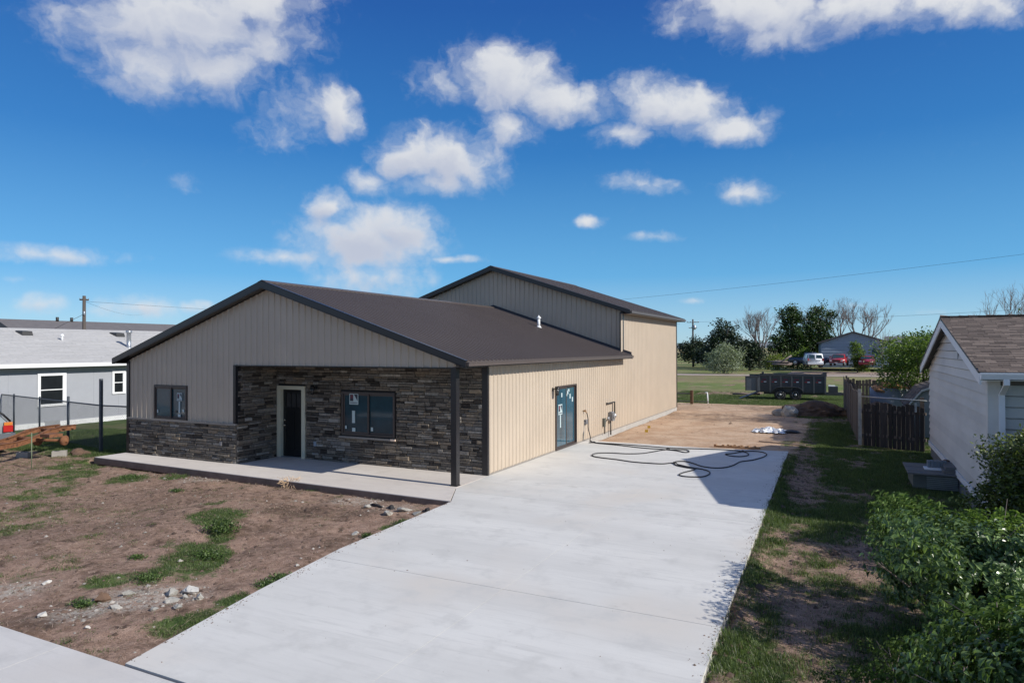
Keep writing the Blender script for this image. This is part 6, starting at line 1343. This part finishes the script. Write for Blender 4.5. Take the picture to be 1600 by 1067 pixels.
M['lilac'] = leafmat('lilac_leaf', (.045, .098, .03), (.20, .275, .10), .30, .30)
M['weed'] = leafmat('weed_leaf', (.040, .080, .022), (.115, .17, .05), .5, .3)
def tree(name, x, y, label, cat, blobs, n, size, mat, trunk_h=1.5, tr=.18, seed=0, clump=.25, up=.3, asp=.55, shell=.5, cn=6, bark=None, group=None, dz=0):
    z = H1(x, y)+dz; t = thing(name, (x, y, z), label, cat, group); q = MB(); rnd = random.Random(seed)
    if len(blobs) > 4:       # ragged sprays that break up the outline
        for b in list(blobs):
            for _ in range(3):
                a_ = rnd.uniform(0, 6.28); e_ = rnd.uniform(-.2, 1.2); f_ = rnd.uniform(.85, 1.25); k_ = rnd.uniform(.16, .34)
                blobs.append((b[0]+b[3]*math.cos(a_)*math.cos(e_)*f_, b[1]+b[4]*math.sin(a_)*math.cos(e_)*f_, b[2]+b[5]*math.sin(e_)*f_, b[3]*k_, b[4]*k_, b[5]*k_*1.3))
    top = max(b[2]+b[5]*.3 for b in blobs); q.tube([(x, y, z-.2), (x+.05, y, z+trunk_h), (x, y, z+top*.75)], [tr, tr*.75, tr*.3], 8); q.build('trunk', bark or M['bark'], t)
    q = MB()
    for b in blobs[:10]: c = Vector((x+b[0], y+b[1], z+b[2])); s = Vector((x, y, z+min(trunk_h, b[2]*.6))); q.tube([s, s.lerp(c, .55)+Vector((0, 0, .1)), c], [tr*.45, tr*.28, tr*.1], 5, False)
    q.build('limbs', bark or M['bark'], t)
    P = blobpts([(x+b[0], y+b[1], z+b[2], *b[3:]) for b in blobs], n, seed, shell, clump, cn); P = P[P[:, 2] > z+.03]
    leafcloud('crown', P, size, mat, t, seed, up=up, asp=asp); return t
VD = Vector((.896, .444, 0))      # direction across the view, for laying crowns side by side
def bl(*L): return [(VD.x*a, VD.y*a+b_, c, rx, ry, rz) for a, b_, c, rx, ry, rz in L]
tree('juniper_tree', -15.2, 103.5, 'ragged dark juniper at the shop corner with a distant pole above it', 'tree', bl((0, 0, 2.8, 2.2, 2, 1.3), (-1.2, 0, 3.6, 1.1, 1, .7), (1.2, 0, 3.9, 1.2, 1, .8), (.4, 0, 4.6, .8, .8, .6), (-.3, 0, 1.8, 2.3, 2, .8), (2.4, 0, 2.4, 1.5, 1.5, 1.0)), 5200, .34, M['ever2'], 2, .2, 1, .34, cn=12)
tree('spruce_tree', -7.9, 91, 'tall dark evergreen with a spiky top behind the pale blossoming bush', 'tree', bl((0, 0, 5.6, 1.7, 1.5, 1.1), (-.5, 0, 6.6, .9, .9, .7), (-.75, 0, 7.3, .45, .45, .5), (1.0, 0, 6.1, .7, .7, .6), (0, 0, 3.8, 2.3, 2, 1.6), (-1.9, 0, 4.1, 1.0, 1, .9), (.5, 0, 2, 3.0, 2, 1.6)), 6500, .34, M['ever'], 2, .25, 2, .32, cn=12)
tree('dark_bushy_tree', -3.9, 87.4, 'low dark brownish-green tree right of the pale blossoming bush', 'tree', bl((-.3, 0, 2.9, 1.9, 1.6, 1.3), (.9, 0, 2.5, 1.4, 1.4, 1.3), (-.6, 0, 3.9, .9, .9, .6), (.4, 0, 1.2, 1.8, 1.5, .9)), 4200, .32, M['ever'], 1.5, .2, 3, .3, cn=10)
tree('blossoming_bush', -5.3, 73.2, 'wide pale silvery blossoming bush at the gravel road edge', 'bush', bl((.1, 0, 2.2, 1.9, 1.6, 1.5), (.2, 0, 3.2, .8, .8, .7), (-1.2, 0, 1.5, 1.1, 1.1, 1.2), (1.3, 0, 1.7, 1.1, 1.1, 1.2), (0, 0, .9, 2.3, 1.6, .9), (.9, 0, 2.8, .6, .6, .6)), 5200, .26, M['silver'], .8, .1, 4, .22, up=.7, asp=.4, cn=7)
tree('evergreen_shrub', -11.6, 98, 'dark round evergreen between the ragged juniper and the spiky-topped evergreen', 'tree', bl((0, 0, 1.9, 2.2, 1.8, 1.8), (1, 0, 2.9, 1.3, 1.3, 1.0)), 3200, .34, M['ever'], 1, .15, 5, .3, cn=10)
bare('bare_tree', -3.5, 96.7, 8.3, .45, 'leafless fan-shaped tree standing alone left of the big green trees', seed=4, depth=5, r_=.22, stems=3)
tree('lime_shrub', -.9, 93, 'low yellow-green shrub at the foot of the leafless fan-shaped tree', 'bush', bl((0, 0, 1.2, 1.7, 1.4, 1.1), (-1, 0, .9, .9, .9, .8)), 1800, .28, M['lime'], .5, .08, 6, .25, cn=8)
tree('cottonwood_tree', .8, 103, 'left one of two tall ragged green trees, with a leaning topmost tuft', 'tree', bl((-.3, 0, 8.2, 1.5, 1.4, 1.5), (.9, 0, 8.0, 1.0, 1, .9), (.0, 0, 9.4, .6, .6, .6), (.5, 0, 10.4, .35, .4, .4), (-1.6, 0, 9.3, .45, .4, .5), (0, 0, 6.2, 1.3, 1.2, 1.1), (-1.8, 0, 4.6, 1.6, 1.5, 1.4), (.4, 0, 4.4, 2.2, 2, 1.8), (-2.2, 0, 3.0, 1.4, 1.2, 1.2), (1.2, 0, 2.2, 2.6, 2, 1.5)), 10500, .34, M['decid'], 3, .35, 7, .34, cn=14)
tree('cottonwood_tree', 5.0, 105, 'right one of two tall ragged green trees, beside bare branches', 'tree', bl((-.8, 0, 8.0, 1.5, 1.4, 1.5), (-.3, 0, 9.4, .8, .8, .6), (.2, 0, 10.4, .45, .4, .5), (1.8, 0, 8.3, .8, .7, .7), (-.6, 0, 5.8, 2.3, 2, 1.6), (-2.2, 0, 4.4, 1.9, 1.7, 1.7), (.6, 0, 4.2, 2.4, 2, 1.7), (-.4, 0, 2.2, 3, 2, 1.6)), 11000, .34, M['decid'], 3, .35, 8, .34, cn=14)
bare('bare_tree', 3.0, 108, 9.0, .4, 'leafless branches showing between the two tall ragged green trees', seed=9, depth=5, r_=.2)
bare('bare_tree', 8.0, 107, 9.8, .3, 'upright leafless tree rising just left of the blue-grey garage roof', seed=12, depth=5, r_=.22)
bare('bare_tree', 10.6, 105.5, 9.3, .5, 'leafless tree leaning right behind the peak of the blue-grey garage', seed=15, depth=5, r_=.28, lean=(.35, 0))
tree('lime_shrub', 2.0, 96, 'bright green low shrub in front of the tall ragged green trees', 'bush', bl((-.4, 0, 1.7, 1.5, 1.4, 1.0), (1.0, 0, 2.0, 1.3, 1.2, 1.2), (0, 0, .8, 2.4, 1.4, .8)), 2600, .27, M['bright'], .6, .08, 10, .25, cn=8)
tree('climbing_shrub', 10.0, 83.2, 'tall narrow green shrub growing against the blue-grey garage wall', 'bush', bl((0, 0, 2.6, .85, .7, 1.1), (-.2, 0, 3.5, .6, .5, .5), (.2, 0, 1.3, .9, .7, 1.1), (1.0, 0, .8, .8, .6, .7)), 2400, .24, M['bright'], .8, .08, 11, .2, cn=8)
tree('leafy_tree', 11.6, 19.6, 'broad bright green tree over the sheds, left of the white house', 'tree', [(-1.3, -.6, 3.0, .8, 1.2, .75), (-.7, 1.0, 3.2, .9, 1.2, .75), (-.4, -1.6, 3.3, .9, 1.0, .75), (.3, 0, 3.55, 1.0, 1.6, .65), (1.0, -1.2, 3.3, .9, 1.1, .8), (1.6, .6, 3.1, 1.0, 1.2, .9), (.3, 0, 2.4, 1.5, 1.9, .9), (-1.0, -1.0, 2.2, .9, 1.1, .6), (1.6, -1.0, 2.2, .9, 1.1, .8)], 17000, .11, M['bright'], .8, .10, 12, .16, up=.4, cn=9)
tree('leafy_tree', 13.9, 13.2, 'green crown just showing beyond the rear eave of the white house', 'tree', [(-1.0, -1.0, 3.2, 1.1, 1.3, .9), (0, .9, 3.4, 1.3, 1.3, .9), (1.0, -.6, 3.4, 1.2, 1.3, .85), (0, 0, 2.4, 1.7, 2.1, 1.0), (-1.0, 1.8, 3.0, 1.0, 1.2, .9)], 12000, .11, M['bright'], 1, .12, 13, .16, up=.4, cn=9)
bare('bare_sapling', 12.6, 78, 6.2, .12, 'thin leafless sapling standing between the red cars and the green tree', seed=22, depth=2, r_=.07)
bare('bare_tree', 20.9, 52, 7.2, .42, 'leafless tree behind the brown shingle roof at the right edge', seed=31, depth=5, r_=.17)
# far trees along the horizon
q = thing('farm_trees', (-40, 300, 1), None, None)
bpy.data.objects.remove(q)

# ------------------------------------------------------------------ blue-grey garage and small white shed far back
GB = thing('garage', (9, 90, .9), 'blue-grey metal garage with a low gable roof behind the parked cars', 'garage')
ax_, ay_ = Vector((5.6, 88.2, 0)), Vector((13.8, 88.7, 0)); du = (ay_-ax_).normalized(); dn = Vector((-du.y, du.x, 0)); g0 = .85
M['bgrey'] = pmat('blue_grey_metal', (.26, .31, .38), .6, var=.08)
def gp(a, b, z): p = ax_+du*a+dn*b; return (p.x, p.y, z)
Wg = 8.3; pk = 4.0; ze, zp = 3.95, 5.35
q = MB(); n0 = [(0, g0-.3), (Wg, g0-.3), (Wg, ze), (pk, zp), (0, ze)]; q.v = [gp(a, 0, z) for a, z in n0]+[gp(a, 12, z) for a, z in n0]; q.f = [(0, 1, 2, 3, 4), (9, 8, 7, 6, 5)]+[(i, (i+1) % 5, 5+(i+1) % 5, 5+i) for i in range(5)]; q.build('wall', M['bgrey'], GB)
zz_ = g0+.05; k = 0
while zz_ < zp-.15:
    h_ = .42; a0_ = 0 if zz_+h_ < ze else (zz_+h_-ze)/(zp-ze)*pk; a1_ = Wg if zz_+h_ < ze else Wg-(zz_+h_-ze)/(zp-ze)*(Wg-pk)
    if a1_-a0_ > .3: q = MB(); q.hexa([gp(a0_, -.06, zz_), gp(a1_, -.06, zz_), gp(a1_, 0, zz_), gp(a0_, 0, zz_)], [gp(a0_, -.02, zz_+h_-.02), gp(a1_, -.02, zz_+h_-.02), gp(a1_, 0, zz_+h_-.02), gp(a0_, 0, zz_+h_-.02)]); q.build('siding_board', M['bgrey'], GB)
    zz_ += h_
q = MB()
for a, b, za, zb_ in ((-.3, pk, ze-.08, zp+.03), (pk, Wg+.3, zp+.03, ze-.08)): q.hexa([gp(a, -.4, za), gp(b, -.4, zb_), gp(b, 12.3, zb_), gp(a, 12.3, za)], [gp(a, -.4, za+.14), gp(b, -.4, zb_+.14), gp(b, 12.3, zb_+.14), gp(a, 12.3, za+.14)])
q.build('roof', pmat('dark_roof', (.07, .06, .06), .8), GB)
q = MB(); q.hexa([gp(6.3, -.12, 2.35), gp(7.3, -.12, 2.35), gp(7.3, -.05, 2.35), gp(6.3, -.05, 2.35)], [gp(6.3, -.12, 3.0), gp(7.3, -.12, 3.0), gp(7.3, -.05, 3.0), gp(6.3, -.05, 3.0)]); q.build('window', M['glass'], GB)
FH = thing('far_house', (20, 95, .9), 'brownish low house with a grey roof behind the green tree', 'house')
q = MB(); q.box(14.2, 24, 92, 99, .6, 3.5); q.build('wall', pmat('brown_house_wall', (.20, .16, .13), .8), FH); q = MB(); q.prism([(91.5, 3.45), (95.5, 4.9), (99.5, 3.45)], 'x', 13.8, 24.4); q.build('roof', pmat('grey_far_roof', (.17, .175, .19), .8), FH)
q = MB(); q.box(15.3, 16.4, 91.9, 91.98, 2.0, 2.8); q.build('window', M['glass'], FH)
WS_ = thing('white_shed', (-16.5, 116, .9), 'small white shed half hidden behind the ragged juniper', 'shed')
q = MB(); q.box(-16.9, -14.0, 114, 117, .5, 2.9); q.build('wall', M['white'], WS_); q = MB(); q.prism([(-17.1, 2.85), (-15.45, 3.5), (-13.8, 2.85)], 'y', 113.8, 117.2); q.build('roof', M['bgrey'], WS_)
lg = MB(); r = random.Random(6)
for k in range(7): a = Vector((-.6+r.uniform(-1.4, .6), 86+r.uniform(-.5, .5), .95+.18*(k % 3))); lg.tube([a, a+Vector((r.uniform(1.6, 2.6), r.uniform(-.3, 1), r.uniform(-.1, .35)))], .12, 6)
lg.tube([(.4, 86, 1.2), (1.8, 86.6, 2.2)], .12, 6)
tag(lg.build('log_pile', M['barkl'], None), 'pale pile of cut logs and branches left of the dark blue truck', 'log pile')

# ------------------------------------------------------------------ shrubs close to the camera
def leafmesh(mb, p, d, s, nrm, fold=.22):
    d = d.normalized(); e = d.cross(nrm).normalized(); n = e.cross(d).normalized(); L = s
    m = [p, p+d*L*.5-n*.02*L, p+d*L-n*.14*L]; l = [p+d*L*.22+e*L*.24+n*L*fold*.6, p+d*L*.52+e*L*.27+n*L*fold*.6]; r_ = [p+d*L*.22-e*L*.24+n*L*fold*.6, p+d*L*.52-e*L*.27+n*L*fold*.6]
    k = len(mb.v); mb.v += [tuple(q) for q in m+l+r_]; mb.f += [(k, k+3, k+4, k+1), (k+1, k+4, k+2), (k, k+1, k+6, k+5), (k+1, k+2, k+6)]
lm = MB(); leafmesh(lm, Vector((0, 0, 0)), Vector((1, 0, 0)), 1, Vector((0, 0, 1)))
def lilac(name, x, y, label, blobs, nclust, ls, seed, perc=9, mat='lilac', stems=26, near=300):
    z = H1(x, y); t = thing(name, (x, y, z), label, 'bush'); r = random.Random(seed); rn = np.random.default_rng(seed)
    me = bpy.data.meshes.new('leaf'); me.from_pydata(lm.v, [], lm.f); me.materials.append(M[mat])
    C = blobpts([(x+b[0], y+b[1], z+b[2], *b[3:]) for b in blobs], nclust, seed, .72, 0); C = C[C[:, 2] > z+.05]
    q = MB()
    for _ in range(stems):
        c = Vector(C[r.randrange(len(C))]); s = Vector((x+r.gauss(0, .18), y+r.gauss(0, .18), z-.05)); m_ = s.lerp(c, .5)+Vector((r.gauss(0, .08), r.gauss(0, .08), .12)); q.tube([s, m_, c], [.018, .012, .005], 5, False)
        for _2 in range(4): e = c+Vector((r.gauss(0, .16), r.gauss(0, .16), r.gauss(.04, .1))); q.tube([m_.lerp(c, r.random()), e], [.007, .003], 3, False)
    q.build('stems', M['barkl'] if mat == 'lilac' else M['bark'], t)
    leaves = []
    cx = np.array([x, y, z+.5])
    for c in C:
        c = Vector(c); out = (c-Vector(cx)); out.z = abs(out.z)*.6+.15; out.normalize(); ls_ = ls*r.uniform(.75, 1.2)
        for k in range(perc):
            an = k*2.4+r.uniform(-.4, .4); side = out.orthogonal().normalized(); side.rotate(Matrix.Rotation(an, 3, out)); d = (side+out*r.uniform(-.35, .55)+Vector((0, 0, -.25))).normalized()
            p = c+out*r.uniform(-.12, .05)+side*.008; nrm = (out+Vector((0, 0, .7))+Vector((r.gauss(0, .25), r.gauss(0, .25), 0))).normalized(); leaves.append((p, d, ls_*r.uniform(.65, 1.15), nrm))
    cp = Vector((8.426, -15.527, 3.349)); leaves.sort(key=lambda l: (l[0]-cp).length-(.5 if (l[3].dot((cp-l[0]).normalized()) > .5) else 0))
    for p, d, s, nrm in leaves[:near]:
        d = d.normalized(); e = d.cross(nrm).normalized(); n = e.cross(d).normalized(); o = bpy.data.objects.new('leaf', me); COL.objects.link(o); o.parent = t
        mt = Matrix((( d.x, -e.x, n.x), (d.y, -e.y, n.y), (d.z, -e.z, n.z))).to_4x4(); o.matrix_local = Matrix.Translation(p-ORG[t.name]) @ mt @ Matrix.Scale(s, 4)
    q = MB()
    for p, d, s, nrm in leaves[near:]: leafmesh(q, p, d, s, nrm)
    npmesh_poly('foliage', q, M[mat], t); return t
def npmesh_poly(name, q, mat, parent):
    me = bpy.data.meshes.new(name); off = ORG[parent.name]; V = np.array(q.v, np.float32)-np.array(off, np.float32)
    F3 = [f for f in q.f]; me.from_pydata(V.tolist(), [], F3); me.materials.append(mat); o = bpy.data.objects.new(name, me); COL.objects.link(o); o.parent = parent; ORG[o.name] = off; o['kind'] = 'stuff'; return o
lilac('lilac_bush', 9.85, -6.0, 'upper of two large leafy bushes at lower right, with bare stems below its canopy', [(-.75, .1, 1.15, .42, .6, .32), (-.72, .95, 1.2, .42, .55, .3), (-.7, -.75, 1.2, .42, .5, .3), (-.2, .0, 1.15, .5, .5, .32), (.45, -.1, 1.15, .5, .5, .32), (1.1, -.1, 1.0, .55, .6, .36), (1.8, 0, .9, .5, .6, .4), (-.15, -.8, .72, .6, .5, .42), (.6, -1.1, .72, .75, .55, .42), (1.35, -.9, .85, .7, .6, .42), (.3, .9, 1.1, .7, .5, .3), (-.8, 0, .75, .30, .4, .35), (.1, .1, .7, .7, .5, .34), (.9, 0, .65, .6, .5, .3)], 3500, .074, 1, 9)
lilac('lilac_bush', 10.0, -9.5, 'lower and nearest of two large leafy bushes in the bottom right corner', [(-.65, .2, .98, .5, .5, .34), (-.25, .85, .98, .6, .5, .34), (.5, .9, 1.1, .6, .5, .36), (.1, .2, 1.2, .6, .55, .36), (.8, .2, 1.25, .6, .6, .4), (-.5, -.5, .62, .5, .5, .35), (.2, -.6, .9, .6, .5, .36), (.9, -.6, 1.1, .6, .6, .4), (-.2, -1.1, .5, .5, .4, .3), (.4, -1.2, .7, .5, .4, .35)], 2900, .078, 2, 9)
lilac('weedy_shrub', 9.0, -9.3, 'low small-leaved sprawling shrub under the nearest leafy bush, bottom edge', [(-.3, .2, .22, .5, .5, .2), (.1, -.5, .25, .5, .5, .22), (-.2, .9, .22, .6, .5, .24), (.2, 1.7, .25, .55, .5, .28), (-.55, -.8, .16, .4, .4, .14)], 1500, .042, 3, 7, 'weed', 14)
tree('round_hedge', 11.95, -2.3, 'large rounded dark green shrub in front of the white house corner', 'bush', [(0, 0, 1.05, 1.5, 1.3, 1.08), (.4, .2, 1.55, 1.1, 1, .6), (-.5, 0, 1.2, .95, 1.0, .8), (1.1, 0, 1.35, 1.2, 1.1, .95), (.2, -.6, .8, 1.2, 1.0, .8)], 110000, .066, M['hedge'], .3, .08, 14, .06, up=.45, asp=.5, shell=.7, cn=4)
for k, (x, y, s, lab) in enumerate(((9.05, -3.55, .16, 'small dark leafy weed on the grass left of the upper leafy bush'),)):
    lilac('weed', x, y, lab, [(0, 0, .16, s, s, .12)], 60, .06, 40+k, 7, 'weed', 5, 0)
# weeds in the front yard
def weed(x, y, rx, h, n, ls, label, seed, mat='weed', cat='weed'):
    z = H1(x, y); P = blobpts([(x, y, z+h*.4, rx, rx*.7, h*.6)], n, seed, .1, 0); o = leafcloud('weed', P, ls, M[mat], None, seed, asp=.4, up=.6); return tag(o, label, cat, kind='stuff')
WEEDS = [
    (-3.36, -2.82, 0.32, 0.12, 900, 0.045, 'single dense green weed tuft against the front edge of the porch slab', 60),
    (-2.05, -6.68, 0.4, 0.2, 1300, 0.05, 'tallest bushy green weed clump in the middle of the front yard dirt', 61),
    (-1.18, -7.68, 0.35, 0.12, 900, 0.045, 'low green weed clump in front of the tallest bushy clump', 62),
    (-8.74, -3.93, 0.35, 0.1, 700, 0.04, 'flat green weed patch near the left half of the porch slab', 63),
    (0.77, -7.96, 0.22, 0.09, 500, 0.04, 'small green weed at the driveway edge in the middle of its left side', 64),
    (0.78, -8.28, 0.18, 0.08, 400, 0.035, 'smaller green weed at the driveway edge, nearer to the camera than its twin', 65),
    (0.59, -4.55, 0.3, 0.1, 700, 0.04, 'long green weed along the driveway edge near the broken asphalt', 66),
    (0.52, -5.59, 0.13, 0.09, 260, 0.04, 'small green weed at the driveway edge beside the dark earth bank', 67),
    (-6.07, -4.59, 0.2, 0.07, 300, 0.04, 'small weed in the bare dirt between the porch and the middle clump', 68),
    (-2.19, -8.24, 0.2, 0.06, 300, 0.035, 'flat weed in the left middle of the dirt yard', 69),
    (-1.02, -8.88, 0.32, 0.09, 800, 0.035, 'green weed with yellow flowers near the pale rubble patch', 70),
    (-0.87, -9.93, 0.2, 0.1, 450, 0.04, 'green weed at the left end of the pale rubble patch', 71),
    (7.13, 1.08, 0.14, 0.08, 300, 0.035, 'weed tuft at the right driveway edge in the house shadow', 72),
    (7.28, -2.87, 0.16, 0.09, 400, 0.035, 'bright green weed on the dirt just right of the driveway', 73)]
TUMB = (-4.27, -2.65)
for a in WEEDS: weed(*a)
q = MB(); r = random.Random(3); bx, by = TUMB; bz = H1(bx, by)
for k in range(170): a = r.uniform(0, 6.28); L_ = r.uniform(.15, .42); q.tube([(bx+r.gauss(0, .04), by+r.gauss(0, .04), bz+.02), (bx+math.cos(a)*L_*.5, by+math.sin(a)*L_*.4, bz+r.uniform(.08, .3)), (bx+math.cos(a)*L_, by+math.sin(a)*L_*.7, bz+r.uniform(.03, .32))], .005, 3, False)
tag(q.build('dry_tumbleweed', pmat('dry_stalk', (.70, .50, .32), .8, var=.15), None), 'dry orange-tan tumbleweed leaning on the front edge of the porch slab', 'dead plant')
